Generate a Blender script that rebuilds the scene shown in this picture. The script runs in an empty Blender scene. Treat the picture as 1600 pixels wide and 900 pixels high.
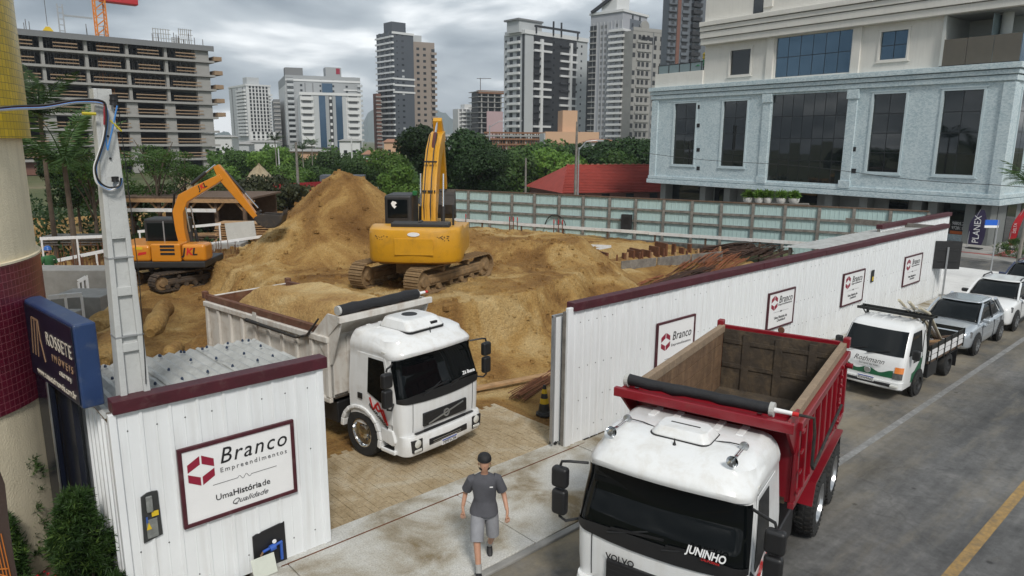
import bpy, bmesh, math, random
from mathutils import Vector, Matrix, noise as mnoise
R = math.radians; PI = math.pi
rnd = random.Random(7)
sc = bpy.context.scene
C = sc.collection
# ---------------------------------------------------------------- camera
H = 6.5; F = 1100.0; PITCH = 11.8; ROLL = 0.4; HEAD = 48.0
_h, _p, _r = R(HEAD), R(PITCH), R(ROLL)
FW = Vector((math.cos(_h)*math.cos(_p), math.sin(_h)*math.cos(_p), -math.sin(_p)))
_rt = Vector((math.sin(_h), -math.cos(_h), 0)); _up = _rt.cross(FW)
RT = _rt*math.cos(_r)+_up*math.sin(_r); UP = _up*math.cos(_r)-_rt*math.sin(_r)
cam_data = bpy.data.cameras.new('camera'); cam = bpy.data.objects.new('camera', cam_data); C.objects.link(cam)
m3 = Matrix((RT, UP, -FW)).transposed()
cam.matrix_world = Matrix.Translation((0, 0, H)) @ m3.to_4x4()
cam_data.sensor_width = 36; cam_data.lens = F/1600*36; cam_data.clip_start = 0.1; cam_data.clip_end = 9000
sc.camera = cam
# ---------------------------------------------------------------- sky (heavy cloud), sun, exposure
SUN_EL, SUN_AZ = R(46), R(-116)        # direction towards the sun, azimuth from +X
w = bpy.data.worlds.new('World'); sc.world = w; w.use_nodes = True
nt = w.node_tree; nt.nodes.clear()
def wn(t, **k):
    n = nt.nodes.new(t)
    for a, b in k.items(): setattr(n, a, b)
    return n
def wl(a, b): nt.links.new(a, b)
out = wn('ShaderNodeOutputWorld'); bg = wn('ShaderNodeBackground'); wl(bg.outputs[0], out.inputs[0])
sky = wn('ShaderNodeTexSky', sky_type='NISHITA', sun_disc=False)
sky.sun_elevation = SUN_EL; sky.sun_rotation = PI/2 - SUN_AZ
sk = wn('ShaderNodeVectorMath', operation='SCALE'); wl(sky.outputs[0], sk.inputs[0]); sk.inputs['Scale'].default_value = 0.075
tc = wn('ShaderNodeTexCoord'); sp = wn('ShaderNodeSeparateXYZ'); wl(tc.outputs['Generated'], sp.inputs[0])
den = wn('ShaderNodeMath', operation='ADD'); wl(sp.outputs[2], den.inputs[0]); den.inputs[1].default_value = 0.22
den2 = wn('ShaderNodeMath', operation='MAXIMUM'); wl(den.outputs[0], den2.inputs[0]); den2.inputs[1].default_value = 0.05
dx = wn('ShaderNodeMath', operation='DIVIDE'); wl(sp.outputs[0], dx.inputs[0]); wl(den2.outputs[0], dx.inputs[1])
dy = wn('ShaderNodeMath', operation='DIVIDE'); wl(sp.outputs[1], dy.inputs[0]); wl(den2.outputs[0], dy.inputs[1])
cb = wn('ShaderNodeCombineXYZ'); wl(dx.outputs[0], cb.inputs[0]); wl(dy.outputs[0], cb.inputs[1])
n1 = wn('ShaderNodeTexNoise'); n1.inputs['Scale'].default_value = 1.25; n1.inputs['Detail'].default_value = 9; n1.inputs['Roughness'].default_value = 0.52; n1.inputs['Distortion'].default_value = 0.35
off = wn('ShaderNodeVectorMath', operation='ADD'); wl(cb.outputs[0], off.inputs[0]); off.inputs[1].default_value = (3.1, 1.7, 0.0)
wl(off.outputs[0], n1.inputs['Vector'])
n2 = wn('ShaderNodeTexNoise'); n2.inputs['Scale'].default_value = 0.7; n2.inputs['Detail'].default_value = 4; wl(off.outputs[0], n2.inputs['Vector'])
mx = wn('ShaderNodeMath', operation='ADD'); wl(n1.outputs[0], mx.inputs[0]); wl(n2.outputs[0], mx.inputs[1])
hf = wn('ShaderNodeMath', operation='MULTIPLY'); wl(mx.outputs[0], hf.inputs[0]); hf.inputs[1].default_value = 0.5
cr = wn('ShaderNodeValToRGB'); wl(hf.outputs[0], cr.inputs[0])
e = cr.color_ramp.elements; e[0].position = 0.425; e[0].color = (0.165, 0.20, 0.235, 1); e[1].position = 0.58; e[1].color = (1.12, 1.14, 1.14, 1)
for pos, col in ((0.47, (0.27, 0.31, 0.345, 1)), (0.53, (0.50, 0.545, 0.575, 1))):
    q = e.new(pos); q.color = col
mixc = wn('ShaderNodeMix', data_type='RGBA'); mixc.inputs['Factor'].default_value = 0.9
wl(sk.outputs[0], mixc.inputs[6]); wl(cr.outputs[0], mixc.inputs[7])
wl(mixc.outputs[2], bg.inputs[0]); bg.inputs[1].default_value = 0.72
sun_d = bpy.data.lights.new('sun', 'SUN'); sun = bpy.data.objects.new('sun', sun_d); C.objects.link(sun)
sun_d.energy = 1.5; sun_d.angle = R(12); sun_d.color = (1.0, 0.955, 0.89)
sdir = Vector((math.cos(SUN_EL)*math.cos(SUN_AZ), math.cos(SUN_EL)*math.sin(SUN_AZ), math.sin(SUN_EL)))
sun.rotation_euler = sdir.to_track_quat('Z', 'Y').to_euler()
sc.view_settings.view_transform = 'Standard'; sc.view_settings.look = 'None'; sc.view_settings.exposure = 0.90; sc.view_settings.gamma = 1.0
sc.view_settings.use_curve_mapping = False
# ---------------------------------------------------------------- pixel helpers (photo 1600x900)
def ray(x, y): return FW*F + RT*(x-800) + UP*(450-y)
def G(x, y, z=0.0):
    d = ray(x, y); return Vector((0, 0, H)) + d*((z-H)/d.z)
def at(x, y, dist):                       # point on the pixel's ray at a horizontal distance
    d = ray(x, y); return Vector((0, 0, H)) + d*(dist/math.hypot(d.x, d.y))
def onY(x, y, Y): d = ray(x, y); return Vector((0, 0, H)) + d*(Y/d.y)
def onX(x, y, X): d = ray(x, y); return Vector((0, 0, H)) + d*(X/d.x)
def onP(x, y, p, ang):                    # on the vertical plane through p running along angle ang
    d = ray(x, y); n = Vector((-math.sin(ang), math.cos(ang), 0)); o = Vector((0, 0, H))
    return o + d*((Vector(p)-o).dot(n)/d.dot(n))
# ---------------------------------------------------------------- materials
MATS = {}
def mat(name, col, rough=0.6, var=0.12, scale=3.0, bump=0.0, bscale=30.0, metal=0.0, spec=0.5, dirt=None, coat=0.0, emit=0.0, world=False, streak=None, trans=0.0):
    """dirt = (colour, amount, scale); streak = (colour, amount) for rain-washed vertical stains"""
    if name in MATS: return MATS[name]
    m = bpy.data.materials.new(name); m.use_nodes = True; t = m.node_tree; N = t.nodes; L = t.links
    b = N['Principled BSDF']; MATS[name] = m
    b.inputs['Roughness'].default_value = rough; b.inputs['Metallic'].default_value = metal
    b.inputs['Specular IOR Level'].default_value = spec; b.inputs['Coat Weight'].default_value = coat; b.inputs['Coat Roughness'].default_value = 0.06
    col = tuple(col)+(1,)
    co = N.new('ShaderNodeNewGeometry').outputs['Position'] if world else N.new('ShaderNodeTexCoord').outputs['Object']
    cur = None
    if var > 0:
        n = N.new('ShaderNodeTexNoise'); n.inputs['Scale'].default_value = scale; n.inputs['Detail'].default_value = 6; n.inputs['Roughness'].default_value = 0.62
        L.new(co, n.inputs['Vector'])
        r = N.new('ShaderNodeMapRange'); L.new(n.outputs[0], r.inputs[0]); r.inputs[1].default_value = 0.25; r.inputs[2].default_value = 0.75
        r.inputs[3].default_value = 1-var; r.inputs[4].default_value = 1+var
        s = N.new('ShaderNodeVectorMath'); s.operation = 'SCALE'; s.inputs[0].default_value = col[:3]; L.new(r.outputs[0], s.inputs['Scale']); cur = s.outputs[0]
    def blend(fac, colour):
        nonlocal cur
        x = N.new('ShaderNodeMix'); x.data_type = 'RGBA'; L.new(fac, x.inputs['Factor'])
        if cur is None: x.inputs[6].default_value = col
        else: L.new(cur, x.inputs[6])
        x.inputs[7].default_value = tuple(colour)+(1,); cur = x.outputs[2]
    if dirt:
        n = N.new('ShaderNodeTexNoise'); n.inputs['Scale'].default_value = dirt[2]; n.inputs['Detail'].default_value = 8; n.inputs['Roughness'].default_value = 0.7; n.inputs['Distortion'].default_value = 0.4
        L.new(co, n.inputs['Vector'])
        r = N.new('ShaderNodeMapRange'); L.new(n.outputs[0], r.inputs[0]); r.inputs[1].default_value = 0.62-0.3*dirt[1]; r.inputs[2].default_value = 0.75; r.inputs[4].default_value = min(1, dirt[1]*1.3)
        blend(r.outputs[0], dirt[0])
    if streak:
        mp = N.new('ShaderNodeMapping'); mp.inputs['Scale'].default_value = (4, 4, 0.25); L.new(co, mp.inputs[0])
        n = N.new('ShaderNodeTexNoise'); n.inputs['Scale'].default_value = 2.2; n.inputs['Detail'].default_value = 5; L.new(mp.outputs[0], n.inputs['Vector'])
        r = N.new('ShaderNodeMapRange'); L.new(n.outputs[0], r.inputs[0]); r.inputs[1].default_value = 0.48; r.inputs[2].default_value = 0.8; r.inputs[4].default_value = streak[1]
        blend(r.outputs[0], streak[0])
    if cur is None: b.inputs['Base Color'].default_value = col
    else: L.new(cur, b.inputs['Base Color'])
    if bump > 0:
        n = N.new('ShaderNodeTexNoise'); n.inputs['Scale'].default_value = bscale; n.inputs['Detail'].default_value = 5; L.new(co, n.inputs['Vector'])
        bp = N.new('ShaderNodeBump'); bp.inputs['Strength'].default_value = bump; bp.inputs['Distance'].default_value = 0.02; L.new(n.outputs[0], bp.inputs['Height']); L.new(bp.outputs[0], b.inputs['Normal'])
    if emit > 0:
        b.inputs['Emission Color'].default_value = col; b.inputs['Emission Strength'].default_value = emit
    if trans > 0: b.inputs['Transmission Weight'].default_value = trans
    return m
def mixmat(name, cols, scale=1.0, rough=0.9, bump=0.4, bscale=25.0, detail=9, pos=None, dist=0.5, bdist=0.03, fine=None):
    """several earth colours through a world-space noise ramp"""
    m = bpy.data.materials.new(name); m.use_nodes = True; t = m.node_tree; N = t.nodes; L = t.links; b = N['Principled BSDF']; MATS[name] = m
    b.inputs['Roughness'].default_value = rough; b.inputs['Specular IOR Level'].default_value = 0.25
    co = N.new('ShaderNodeNewGeometry').outputs['Position']
    n = N.new('ShaderNodeTexNoise'); n.inputs['Scale'].default_value = scale; n.inputs['Detail'].default_value = detail; n.inputs['Roughness'].default_value = 0.6; n.inputs['Distortion'].default_value = dist
    L.new(co, n.inputs['Vector'])
    r = N.new('ShaderNodeValToRGB'); L.new(n.outputs[0], r.inputs[0]); e = r.color_ramp.elements
    k = len(cols); pos = pos or [0.32+0.36*i/(k-1) for i in range(k)]
    e[0].position = pos[0]; e[0].color = tuple(cols[0])+(1,); e[1].position = pos[-1]; e[1].color = tuple(cols[-1])+(1,)
    for i in range(1, k-1):
        q = e.new(pos[i]); q.color = tuple(cols[i])+(1,)
    cur = r.outputs[0]
    f = N.new('ShaderNodeTexNoise'); f.inputs['Scale'].default_value = fine or bscale*1.4; f.inputs['Detail'].default_value = 4; L.new(co, f.inputs['Vector'])
    fr = N.new('ShaderNodeMapRange'); L.new(f.outputs[0], fr.inputs[0]); fr.inputs[1].default_value = 0.3; fr.inputs[2].default_value = 0.7; fr.inputs[3].default_value = 0.78; fr.inputs[4].default_value = 1.2
    s = N.new('ShaderNodeVectorMath'); s.operation = 'SCALE'; L.new(cur, s.inputs[0]); L.new(fr.outputs[0], s.inputs['Scale'])
    L.new(s.outputs[0], b.inputs['Base Color'])
    n3 = N.new('ShaderNodeTexNoise'); n3.inputs['Scale'].default_value = bscale; n3.inputs['Detail'].default_value = 7; n3.inputs['Roughness'].default_value = 0.65; L.new(co, n3.inputs['Vector'])
    bp = N.new('ShaderNodeBump'); bp.inputs['Strength'].default_value = bump; bp.inputs['Distance'].default_value = bdist; L.new(n3.outputs[0], bp.inputs['Height']); L.new(bp.outputs[0], b.inputs['Normal'])
    return m
# ---------------------------------------------------------------- mesh builder
class MB:
    def __init__(s): s.v = []; s.f = []; s.M = Matrix.Identity(4)
    def add(s, vs, fs):
        o = len(s.v); s.v += [tuple(s.M @ Vector(p)) for p in vs]; s.f += [tuple(o+i for i in q) for q in fs]; return s
    def box(s, x0, x1, y0, y1, z0, z1):
        return s.add([(x0,y0,z0),(x1,y0,z0),(x1,y1,z0),(x0,y1,z0),(x0,y0,z1),(x1,y0,z1),(x1,y1,z1),(x0,y1,z1)],
                     [(0,3,2,1),(4,5,6,7),(0,1,5,4),(1,2,6,5),(2,3,7,6),(3,0,4,7)])
    def hexa(s, p): return s.add(p, [(0,3,2,1),(4,5,6,7),(0,1,5,4),(1,2,6,5),(2,3,7,6),(3,0,4,7)])
    def quad(s, a, b, c, d): return s.add([a,b,c,d], [(0,1,2,3)])
    def loft(s, rings, cap=True, closed=True):
        n = len(rings[0]); vs = [p for r in rings for p in r]; fs = []
        for i in range(len(rings)-1):
            for j in range(n if closed else n-1):
                k = (j+1) % n; fs.append((i*n+j, i*n+k, (i+1)*n+k, (i+1)*n+j))
        if cap and closed: fs.append(tuple(range(n-1,-1,-1))); fs.append(tuple((len(rings)-1)*n+j for j in range(n)))
        return s.add(vs, fs)
    def tube(s, pts, r, n=8, cap=True):
        pts = [Vector(p) for p in pts]; rs = r if isinstance(r, (list, tuple)) else [r]*len(pts); rings = []
        ref = None
        for i, p in enumerate(pts):
            a = pts[max(i-1,0)]; b = pts[min(i+1,len(pts)-1)]; d = (b-a).normalized()
            if ref is None: ref = Vector((0,0,1)) if abs(d.z) < 0.9 else Vector((1,0,0))
            u = d.cross(ref).normalized(); v = u.cross(d).normalized(); ref = v
            rings.append([tuple(p+(u*math.cos(2*PI*k/n)+v*math.sin(2*PI*k/n))*rs[i]) for k in range(n)])
        return s.loft(rings, cap)
    def cyl(s, a, b, r, r2=None, n=16): return s.tube([a, b], [r, r if r2 is None else r2], n)
    def bar(s, a, b, w, h, up=(0,0,1)):
        a = Vector(a); b = Vector(b); d = (b-a).normalized(); up = Vector(up)
        u = d.cross(up)
        if u.length < 1e-4: u = d.cross(Vector((1,0,0)))
        u.normalize(); v = u.cross(d).normalized(); u = u*w/2; v = v*h/2
        return s.hexa([tuple(q) for q in (a-u-v, a+u-v, b+u-v, b-u-v, a-u+v, a+u+v, b+u+v, b-u+v)])
    def prism(s, pts, axis, a, b):
        """2D outline extruded along axis 'x','y','z' from a to b"""
        def P(u, v, t): return {'x': (t,u,v), 'y': (u,t,v), 'z': (u,v,t)}[axis]
        n = len(pts); return s.loft([[P(u,v,a) for u, v in pts], [P(u,v,b) for u, v in pts]])
    def lathe(s, prof, c=(0,0,0), n=20, axis='z', cap=True):
        rings = []
        for r, t in prof:
            rg = []
            for k in range(n):
                x, y = r*math.cos(2*PI*k/n), r*math.sin(2*PI*k/n)
                q = {'z': (x,y,t), 'y': (x,t,y), 'x': (t,x,y)}[axis]; rg.append((c[0]+q[0], c[1]+q[1], c[2]+q[2]))
            rings.append(rg)
        return s.loft(rings, cap)
    def mesh(s, name, m, smooth=False):
        me = bpy.data.meshes.new(name); me.from_pydata(s.v, [], s.f)
        bm = bmesh.new(); bm.from_mesh(me); bmesh.ops.recalc_face_normals(bm, faces=bm.faces); bm.to_mesh(me); bm.free()
        if m: me.materials.append(MATS[m] if isinstance(m, str) else m)
        if smooth:
            for p in me.polygons: p.use_smooth = True
        return me
    def build(s, name, m, parent=None, smooth=False, bevel=0, seg=2, world=False, sub=0, loc=None):
        if world and parent is not None:
            mi = wmat(parent).inverted(); s.v = [tuple(mi @ Vector(p)) for p in s.v]
        o = bpy.data.objects.new(name, s.mesh(name, m, smooth)); C.objects.link(o); o.parent = parent
        if loc: o.location = loc
        finish(o, bevel, seg, sub, smooth); return o
def finish(o, bevel=0, seg=2, sub=0, smooth=False):
    if sub:
        q = o.modifiers.new('sub', 'SUBSURF'); q.levels = sub; q.render_levels = sub
    if bevel:
        q = o.modifiers.new('bev', 'BEVEL'); q.width = bevel; q.segments = seg; q.limit_method = 'ANGLE'; q.angle_limit = R(32); q.harden_normals = False
        for p in o.data.polygons: p.use_smooth = True
        q2 = o.modifiers.new('wn', 'WEIGHTED_NORMAL'); q2.keep_sharp = True
    elif smooth and not sub:
        o.data.set_sharp_from_angle(angle=R(38))
def wmat(o):
    m = Matrix.LocRotScale(o.location, o.rotation_euler, o.scale)
    return wmat(o.parent) @ m if o.parent else m
def tag(o, label=None, cat=None, group=None, kind=None):
    if label: o['label'] = label
    if cat: o['category'] = cat
    if group: o['group'] = group
    if kind: o['kind'] = kind
    return o
def thing(name, label, cat, loc=(0,0,0), rotz=0, group=None):
    o = bpy.data.objects.new(name, None); C.objects.link(o); o.location = loc; o.rotation_euler = (0,0,rotz); o.empty_display_size = 0.2
    return tag(o, label, cat, group)
def struct(o): o['kind'] = 'structure'; return o
def inst(mesh, name, parent=None, loc=(0,0,0), rot=(0,0,0), scale=(1,1,1)):
    o = bpy.data.objects.new(name, mesh); C.objects.link(o); o.parent = parent; o.location = loc; o.rotation_euler = rot; o.scale = scale; return o
def copy_tree(o, parent=None):
    c = o.copy(); C.objects.link(c); c.parent = parent
    for ch in list(o.children): copy_tree(ch, c)
    return c
UNIT = {}
def unit(m):
    """shared unit cube (centred) in a material"""
    if m not in UNIT:
        UNIT[m] = MB().box(-.5,.5,-.5,.5,-.5,.5).mesh('box_'+m, m)
    return UNIT[m]
def ubox(name, m, parent, x0, x1, y0, y1, z0, z1, rotz=0):
    return inst(unit(m), name, parent, ((x0+x1)/2, (y0+y1)/2, (z0+z1)/2), (0,0,rotz), (x1-x0, y1-y0, z1-z0))
def text(name, s, size, m, parent, loc, rot, ext=0.003, shear=0, bold=0, align='CENTER', sx=1.0, space=1.0):
    cu = bpy.data.curves.new(name, 'FONT'); cu.body = s; cu.size = size; cu.extrude = ext; cu.shear = shear; cu.offset = bold*size; cu.align_x = align; cu.align_y = 'CENTER'; cu.resolution_u = 3; cu.space_character = space
    t = bpy.data.objects.new(name, cu); C.objects.link(t)
    me = bpy.data.meshes.new_from_object(t.evaluated_get(bpy.context.evaluated_depsgraph_get())); bpy.data.objects.remove(t); bpy.data.curves.remove(cu)
    me.name = name; me.materials.clear(); me.materials.append(MATS[m])
    return inst(me, name, parent, loc, rot, (sx,1,1))
def fbm(x, y, s, oct=4, seed=0.0):
    v = 0; a = 1; t = 0
    for i in range(oct):
        v += a*mnoise.noise(Vector((x*s+seed, y*s-seed, seed*0.7+i*7.1))); t += a; a *= 0.5; s *= 2.05
    return v/t
def sst(a, b, x):
    t = max(0.0, min(1.0, (x-a)/(b-a))); return t*t*(3-2*t)
# ---------------------------------------------------------------- setting: ground, road, pavements
mat('white_paint', (0.76,0.78,0.79), 0.42, 0.06, 0.8, 0.35, 2.2, streak=((0.40,0.38,0.34),0.28), dirt=((0.52,0.48,0.40),0.10,1.6))
mat('maroon', (0.062,0.008,0.015), 0.5, 0.3, 3, 0.15, 40, dirt=((0.17,0.12,0.11),0.28,7))
mat('sign_white', (0.80,0.80,0.80), 0.35, 0.03, 3)
mat('ink_black', (0.012,0.012,0.014), 0.5, 0)
mat('ink_maroon', (0.26,0.01,0.035), 0.5, 0)
mat('ink_grey', (0.12,0.12,0.125), 0.5, 0)
mat('steel_dark', (0.02,0.02,0.021), 0.5, 0.2, 6)
mat('galv', (0.42,0.43,0.44), 0.4, 0.15, 5, metal=0.6)
mat('rust', (0.13,0.05,0.022), 0.85, 0.45, 7, 0.4, 50)
mat('wood_grey', (0.20,0.185,0.165), 0.85, 0.4, 5, 0.5, 40, dirt=((0.085,0.075,0.065),0.5,3))
mat('wood_raw', (0.36,0.22,0.11), 0.8, 0.35, 5, 0.4, 40)
mat('wood_dark', (0.11,0.07,0.045), 0.85, 0.35, 5, 0.4, 40)
mat('concrete', (0.26,0.255,0.24), 0.85, 0.2, 3, 0.35, 40, dirt=((0.2,0.19,0.17),0.4,2))
mat('concrete_pale', (0.50,0.51,0.50), 0.8, 0.12, 2.5, 0.3, 60, dirt=((0.3,0.3,0.29),0.35,5))
mat('rubber', (0.016,0.016,0.016), 0.82, 0.3, 9, 0.25, 60, dirt=((0.10,0.08,0.055),0.3,7))
mat('black_plastic', (0.014,0.014,0.015), 0.45, 0.15, 6)
mat('dark_glass', (0.003,0.004,0.0045), 0.03, 0, spec=0.25)
mat('chrome', (0.75,0.76,0.77), 0.12, 0, metal=1.0)
mat('rail_paint', (0.72,0.73,0.74), 0.5, 0.1, 4, dirt=((0.35,0.27,0.17),0.4,4))

mixmat('far_ground_m', ((0.055,0.075,0.03),(0.10,0.11,0.05),(0.19,0.16,0.10)), 0.05, 0.95, 0.4, 3)
MB().quad((-900,-600,-0.12),(4200,-600,-0.12),(4200,4200,-0.12),(-900,4200,-0.12)).build('ground', 'far_ground_m')['kind'] = 'structure'
# asphalt: grey with paler worn wheel paths, sand dust washed out of the site and tar patches
def asphalt(name, dust):
    m = mixmat(name, ((0.070,0.071,0.071),(0.102,0.102,0.101),(0.142,0.140,0.135)), 0.55, 0.78, 0.5, 90, bdist=0.006, fine=160)
    t = m.node_tree; N = t.nodes; L = t.links; b = N['Principled BSDF']; src = b.inputs['Base Color'].links[0].from_socket
    pos = N.new('ShaderNodeNewGeometry').outputs['Position']; mp = N.new('ShaderNodeMapping'); mp.inputs['Scale'].default_value = (0.10,0.9,1); L.new(pos, mp.inputs[0])
    n = N.new('ShaderNodeTexNoise'); n.inputs['Scale'].default_value = 1.1; n.inputs['Detail'].default_value = 8; n.inputs['Roughness'].default_value = 0.7; L.new(mp.outputs[0], n.inputs['Vector'])
    r = N.new('ShaderNodeMapRange'); L.new(n.outputs[0], r.inputs[0]); r.inputs[1].default_value = 0.38; r.inputs[2].default_value = 0.72; r.inputs[3].default_value = 0.72; r.inputs[4].default_value = 1.5
    s = N.new('ShaderNodeVectorMath'); s.operation = 'SCALE'; L.new(src, s.inputs[0]); L.new(r.outputs[0], s.inputs['Scale'])
    # fine speckle of aggregate and small tar spots
    v = N.new('ShaderNodeTexVoronoi'); v.inputs['Scale'].default_value = 1.15; v.inputs['Randomness'].default_value = 1; L.new(pos, v.inputs['Vector'])
    vr = N.new('ShaderNodeMapRange'); L.new(v.outputs['Distance'], vr.inputs[0]); vr.inputs[1].default_value = 0.035; vr.inputs[2].default_value = 0.075; vr.inputs[3].default_value = 0.4; vr.inputs[4].default_value = 1
    s2 = N.new('ShaderNodeVectorMath'); s2.operation = 'SCALE'; L.new(s.outputs[0], s2.inputs[0]); L.new(vr.outputs[0], s2.inputs['Scale'])
    cv = N.new('ShaderNodeTexVoronoi'); cv.feature = 'DISTANCE_TO_EDGE'; cv.inputs['Scale'].default_value = 0.55
    cn = N.new('ShaderNodeTexNoise'); cn.inputs['Scale'].default_value = 2.5; cn.inputs['Detail'].default_value = 6; L.new(pos, cn.inputs['Vector'])
    ca = N.new('ShaderNodeMix'); ca.data_type = 'VECTOR'; ca.inputs['Factor'].default_value = 0.25; L.new(pos, ca.inputs[4]); L.new(cn.outputs[1], ca.inputs[5]); L.new(ca.outputs[1], cv.inputs['Vector'])
    cm = N.new('ShaderNodeMapRange'); L.new(cv.outputs['Distance'], cm.inputs[0]); cm.inputs[1].default_value = 0.004; cm.inputs[2].default_value = 0.014; cm.inputs[3].default_value = 0.86; cm.inputs[4].default_value = 1.0
    s3 = N.new('ShaderNodeVectorMath'); s3.operation = 'SCALE'; L.new(s2.outputs[0], s3.inputs[0]); L.new(cm.outputs[0], s3.inputs['Scale'])
    sn = N.new('ShaderNodeTexNoise'); sn.inputs['Scale'].default_value = 5.0; sn.inputs['Detail'].default_value = 9; sn.inputs['Roughness'].default_value = 0.8; L.new(pos, sn.inputs['Vector'])
    sr = N.new('ShaderNodeMapRange'); L.new(sn.outputs[0], sr.inputs[0]); sr.inputs[1].default_value = 0.3; sr.inputs[2].default_value = 0.7; sr.inputs[3].default_value = 0.7; sr.inputs[4].default_value = 1.35
    s4 = N.new('ShaderNodeVectorMath'); s4.operation = 'SCALE'; L.new(s3.outputs[0], s4.inputs[0]); L.new(sr.outputs[0], s4.inputs['Scale'])
    tm_ = N.new('ShaderNodeMapping'); tm_.inputs['Scale'].default_value = (0.16,0.8,1); tm_.inputs['Rotation'].default_value = (0,0,0.12); L.new(pos, tm_.inputs[0])
    tn = N.new('ShaderNodeTexNoise'); tn.inputs['Scale'].default_value = 1.6; tn.inputs['Detail'].default_value = 9; tn.inputs['Roughness'].default_value = 0.72; L.new(tm_.outputs[0], tn.inputs['Vector'])
    tr_ = N.new('ShaderNodeMapRange'); L.new(tn.outputs[0], tr_.inputs[0]); tr_.inputs[1].default_value = 0.52; tr_.inputs[2].default_value = 0.72; tr_.inputs[4].default_value = 0.55
    tx = N.new('ShaderNodeMix'); tx.data_type = 'RGBA'; L.new(tr_.outputs[0], tx.inputs['Factor']); L.new(s4.outputs[0], tx.inputs[6]); tx.inputs[7].default_value = (0.21,0.185,0.14,1)
    cur = tx.outputs[2]
    if dust:
        sx = N.new('ShaderNodeSeparateXYZ'); L.new(pos, sx.inputs[0])
        g = N.new('ShaderNodeMapRange'); L.new(sx.outputs[1], g.inputs[0]); g.inputs[1].default_value = 4.2; g.inputs[2].default_value = 7.3; g.inputs[3].default_value = 0; g.inputs[4].default_value = 0.75
        n2 = N.new('ShaderNodeTexNoise'); n2.inputs['Scale'].default_value = 0.7; n2.inputs['Detail'].default_value = 9; n2.inputs['Roughness'].default_value = 0.7; L.new(pos, n2.inputs['Vector'])
        a = N.new('ShaderNodeMapRange'); L.new(n2.outputs[0], a.inputs[0]); a.inputs[1].default_value = 0.34; a.inputs[2].default_value = 0.62
        mm = N.new('ShaderNodeMath'); mm.operation = 'MULTIPLY'; L.new(g.outputs[0], mm.inputs[0]); L.new(a.outputs[0], mm.inputs[1])
        x = N.new('ShaderNodeMix'); x.data_type = 'RGBA'; L.new(mm.outputs[0], x.inputs['Factor']); L.new(cur, x.inputs[6]); x.inputs[7].default_value = (0.30,0.25,0.165,1); cur = x.outputs[2]
    L.new(cur, b.inputs['Base Color'])
asphalt('asphalt', True); asphalt('asphalt_far', False)
KERB = 7.6
struct(MB().box(-14,64,-9,KERB+0.3,-0.5,0.0).build('street', 'asphalt'))
mat('line_white', (0.25,0.25,0.245), 0.8, 0.3, 9, 0.3, 60, dirt=((0.12,0.12,0.115),0.85,5))
mat('line_yellow', (0.34,0.215,0.075), 0.8, 0.3, 6, 0.3, 60, dirt=((0.13,0.105,0.07),0.75,7))
yl0 = (G(1485,900).y+G(1600,760).y)/2; wl0 = (G(1310,725).y+G(1590,535).y)/2
tag(MB().box(-10,40,yl0-0.085,yl0+0.085,0.0,0.004).build('yellow_centre_line','line_yellow'), kind='structure')
tag(MB().box(8,44,wl0-0.075,wl0+0.075,0.0,0.004).build('white_parking_line','line_white'), kind='structure')
# sidewalk: pale concrete stained with washed sand; raised slab, ramped down in front of the gate
mixmat('sidewalk_m', ((0.20,0.155,0.09),(0.36,0.33,0.27),(0.49,0.48,0.44),(0.55,0.55,0.53)), 0.75, 0.85, 0.35, 30, pos=[0.36,0.46,0.56,0.68], dist=0.4)
mixmat('white_pad', ((0.52,0.52,0.51),(0.62,0.62,0.61),(0.66,0.66,0.65)), 0.5, 0.8, 0.15, 40)
FY = 9.75                                     # line of the white site hoarding
s = MB()
s.box(-3,4.0,7.5,9.6,-0.1,0.05); s.box(4.015,7.3,7.5,9.6,-0.1,0.05); s.box(7.315,10.6,7.5,9.6,-0.1,0.05); s.box(10.615,14.0,7.5,9.7,-0.1,0.06)
for i in range(10): s.box(14.015+i*2.0,14.0+(i+1)*2.0,7.82,9.7,-0.1,0.10)
struct(s.build('sidewalk','sidewalk_m',bevel=0.012))
struct(MB().box(-3,14,7.36,7.49,-0.1,0.045).box(14,40.5,7.68,7.81,-0.1,0.115).build('kerb','concrete',bevel=0.02))
struct(MB().box(34.02,42.4,5.4,16.5,-0.3,0.10).build('corner_pad','white_pad',bevel=0.03))
struct(MB().box(3.5,10.9,9.61,9.86,-0.1,0.055).build('gate_threshold','sidewalk_m'))
tag(MB().box(3.9,10.8,9.592,9.606,0.03,0.062).build('gate_rail','rust'), 'rusty ground rail for the sliding gate, along the driveway', 'rail')
# cross street with its far pavement
struct(MB().box(42.6,46.3,-30,90,-0.3,0.01).build('cross_street','asphalt_far'))
struct(MB().box(46.3,47.0,-30,90,-0.3,0.13).build('far_kerb','concrete',bevel=0.02))
mixmat('far_walk_m', ((0.24,0.23,0.21),(0.33,0.32,0.30),(0.38,0.37,0.35)), 0.6, 0.85, 0.2, 30)
struct(MB().box(47.0,75,-30,90,-0.3,0.12).build('far_sidewalk','far_walk_m'))
mat('tactile_red', (0.30,0.07,0.06), 0.8, 0.2, 4)
struct(MB().box(48.2,48.6,-10,40,0.12,0.126).box(48.2,51.5,11.0,11.5,0.12,0.125).build('tactile_strip','tactile_red'))
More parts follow.
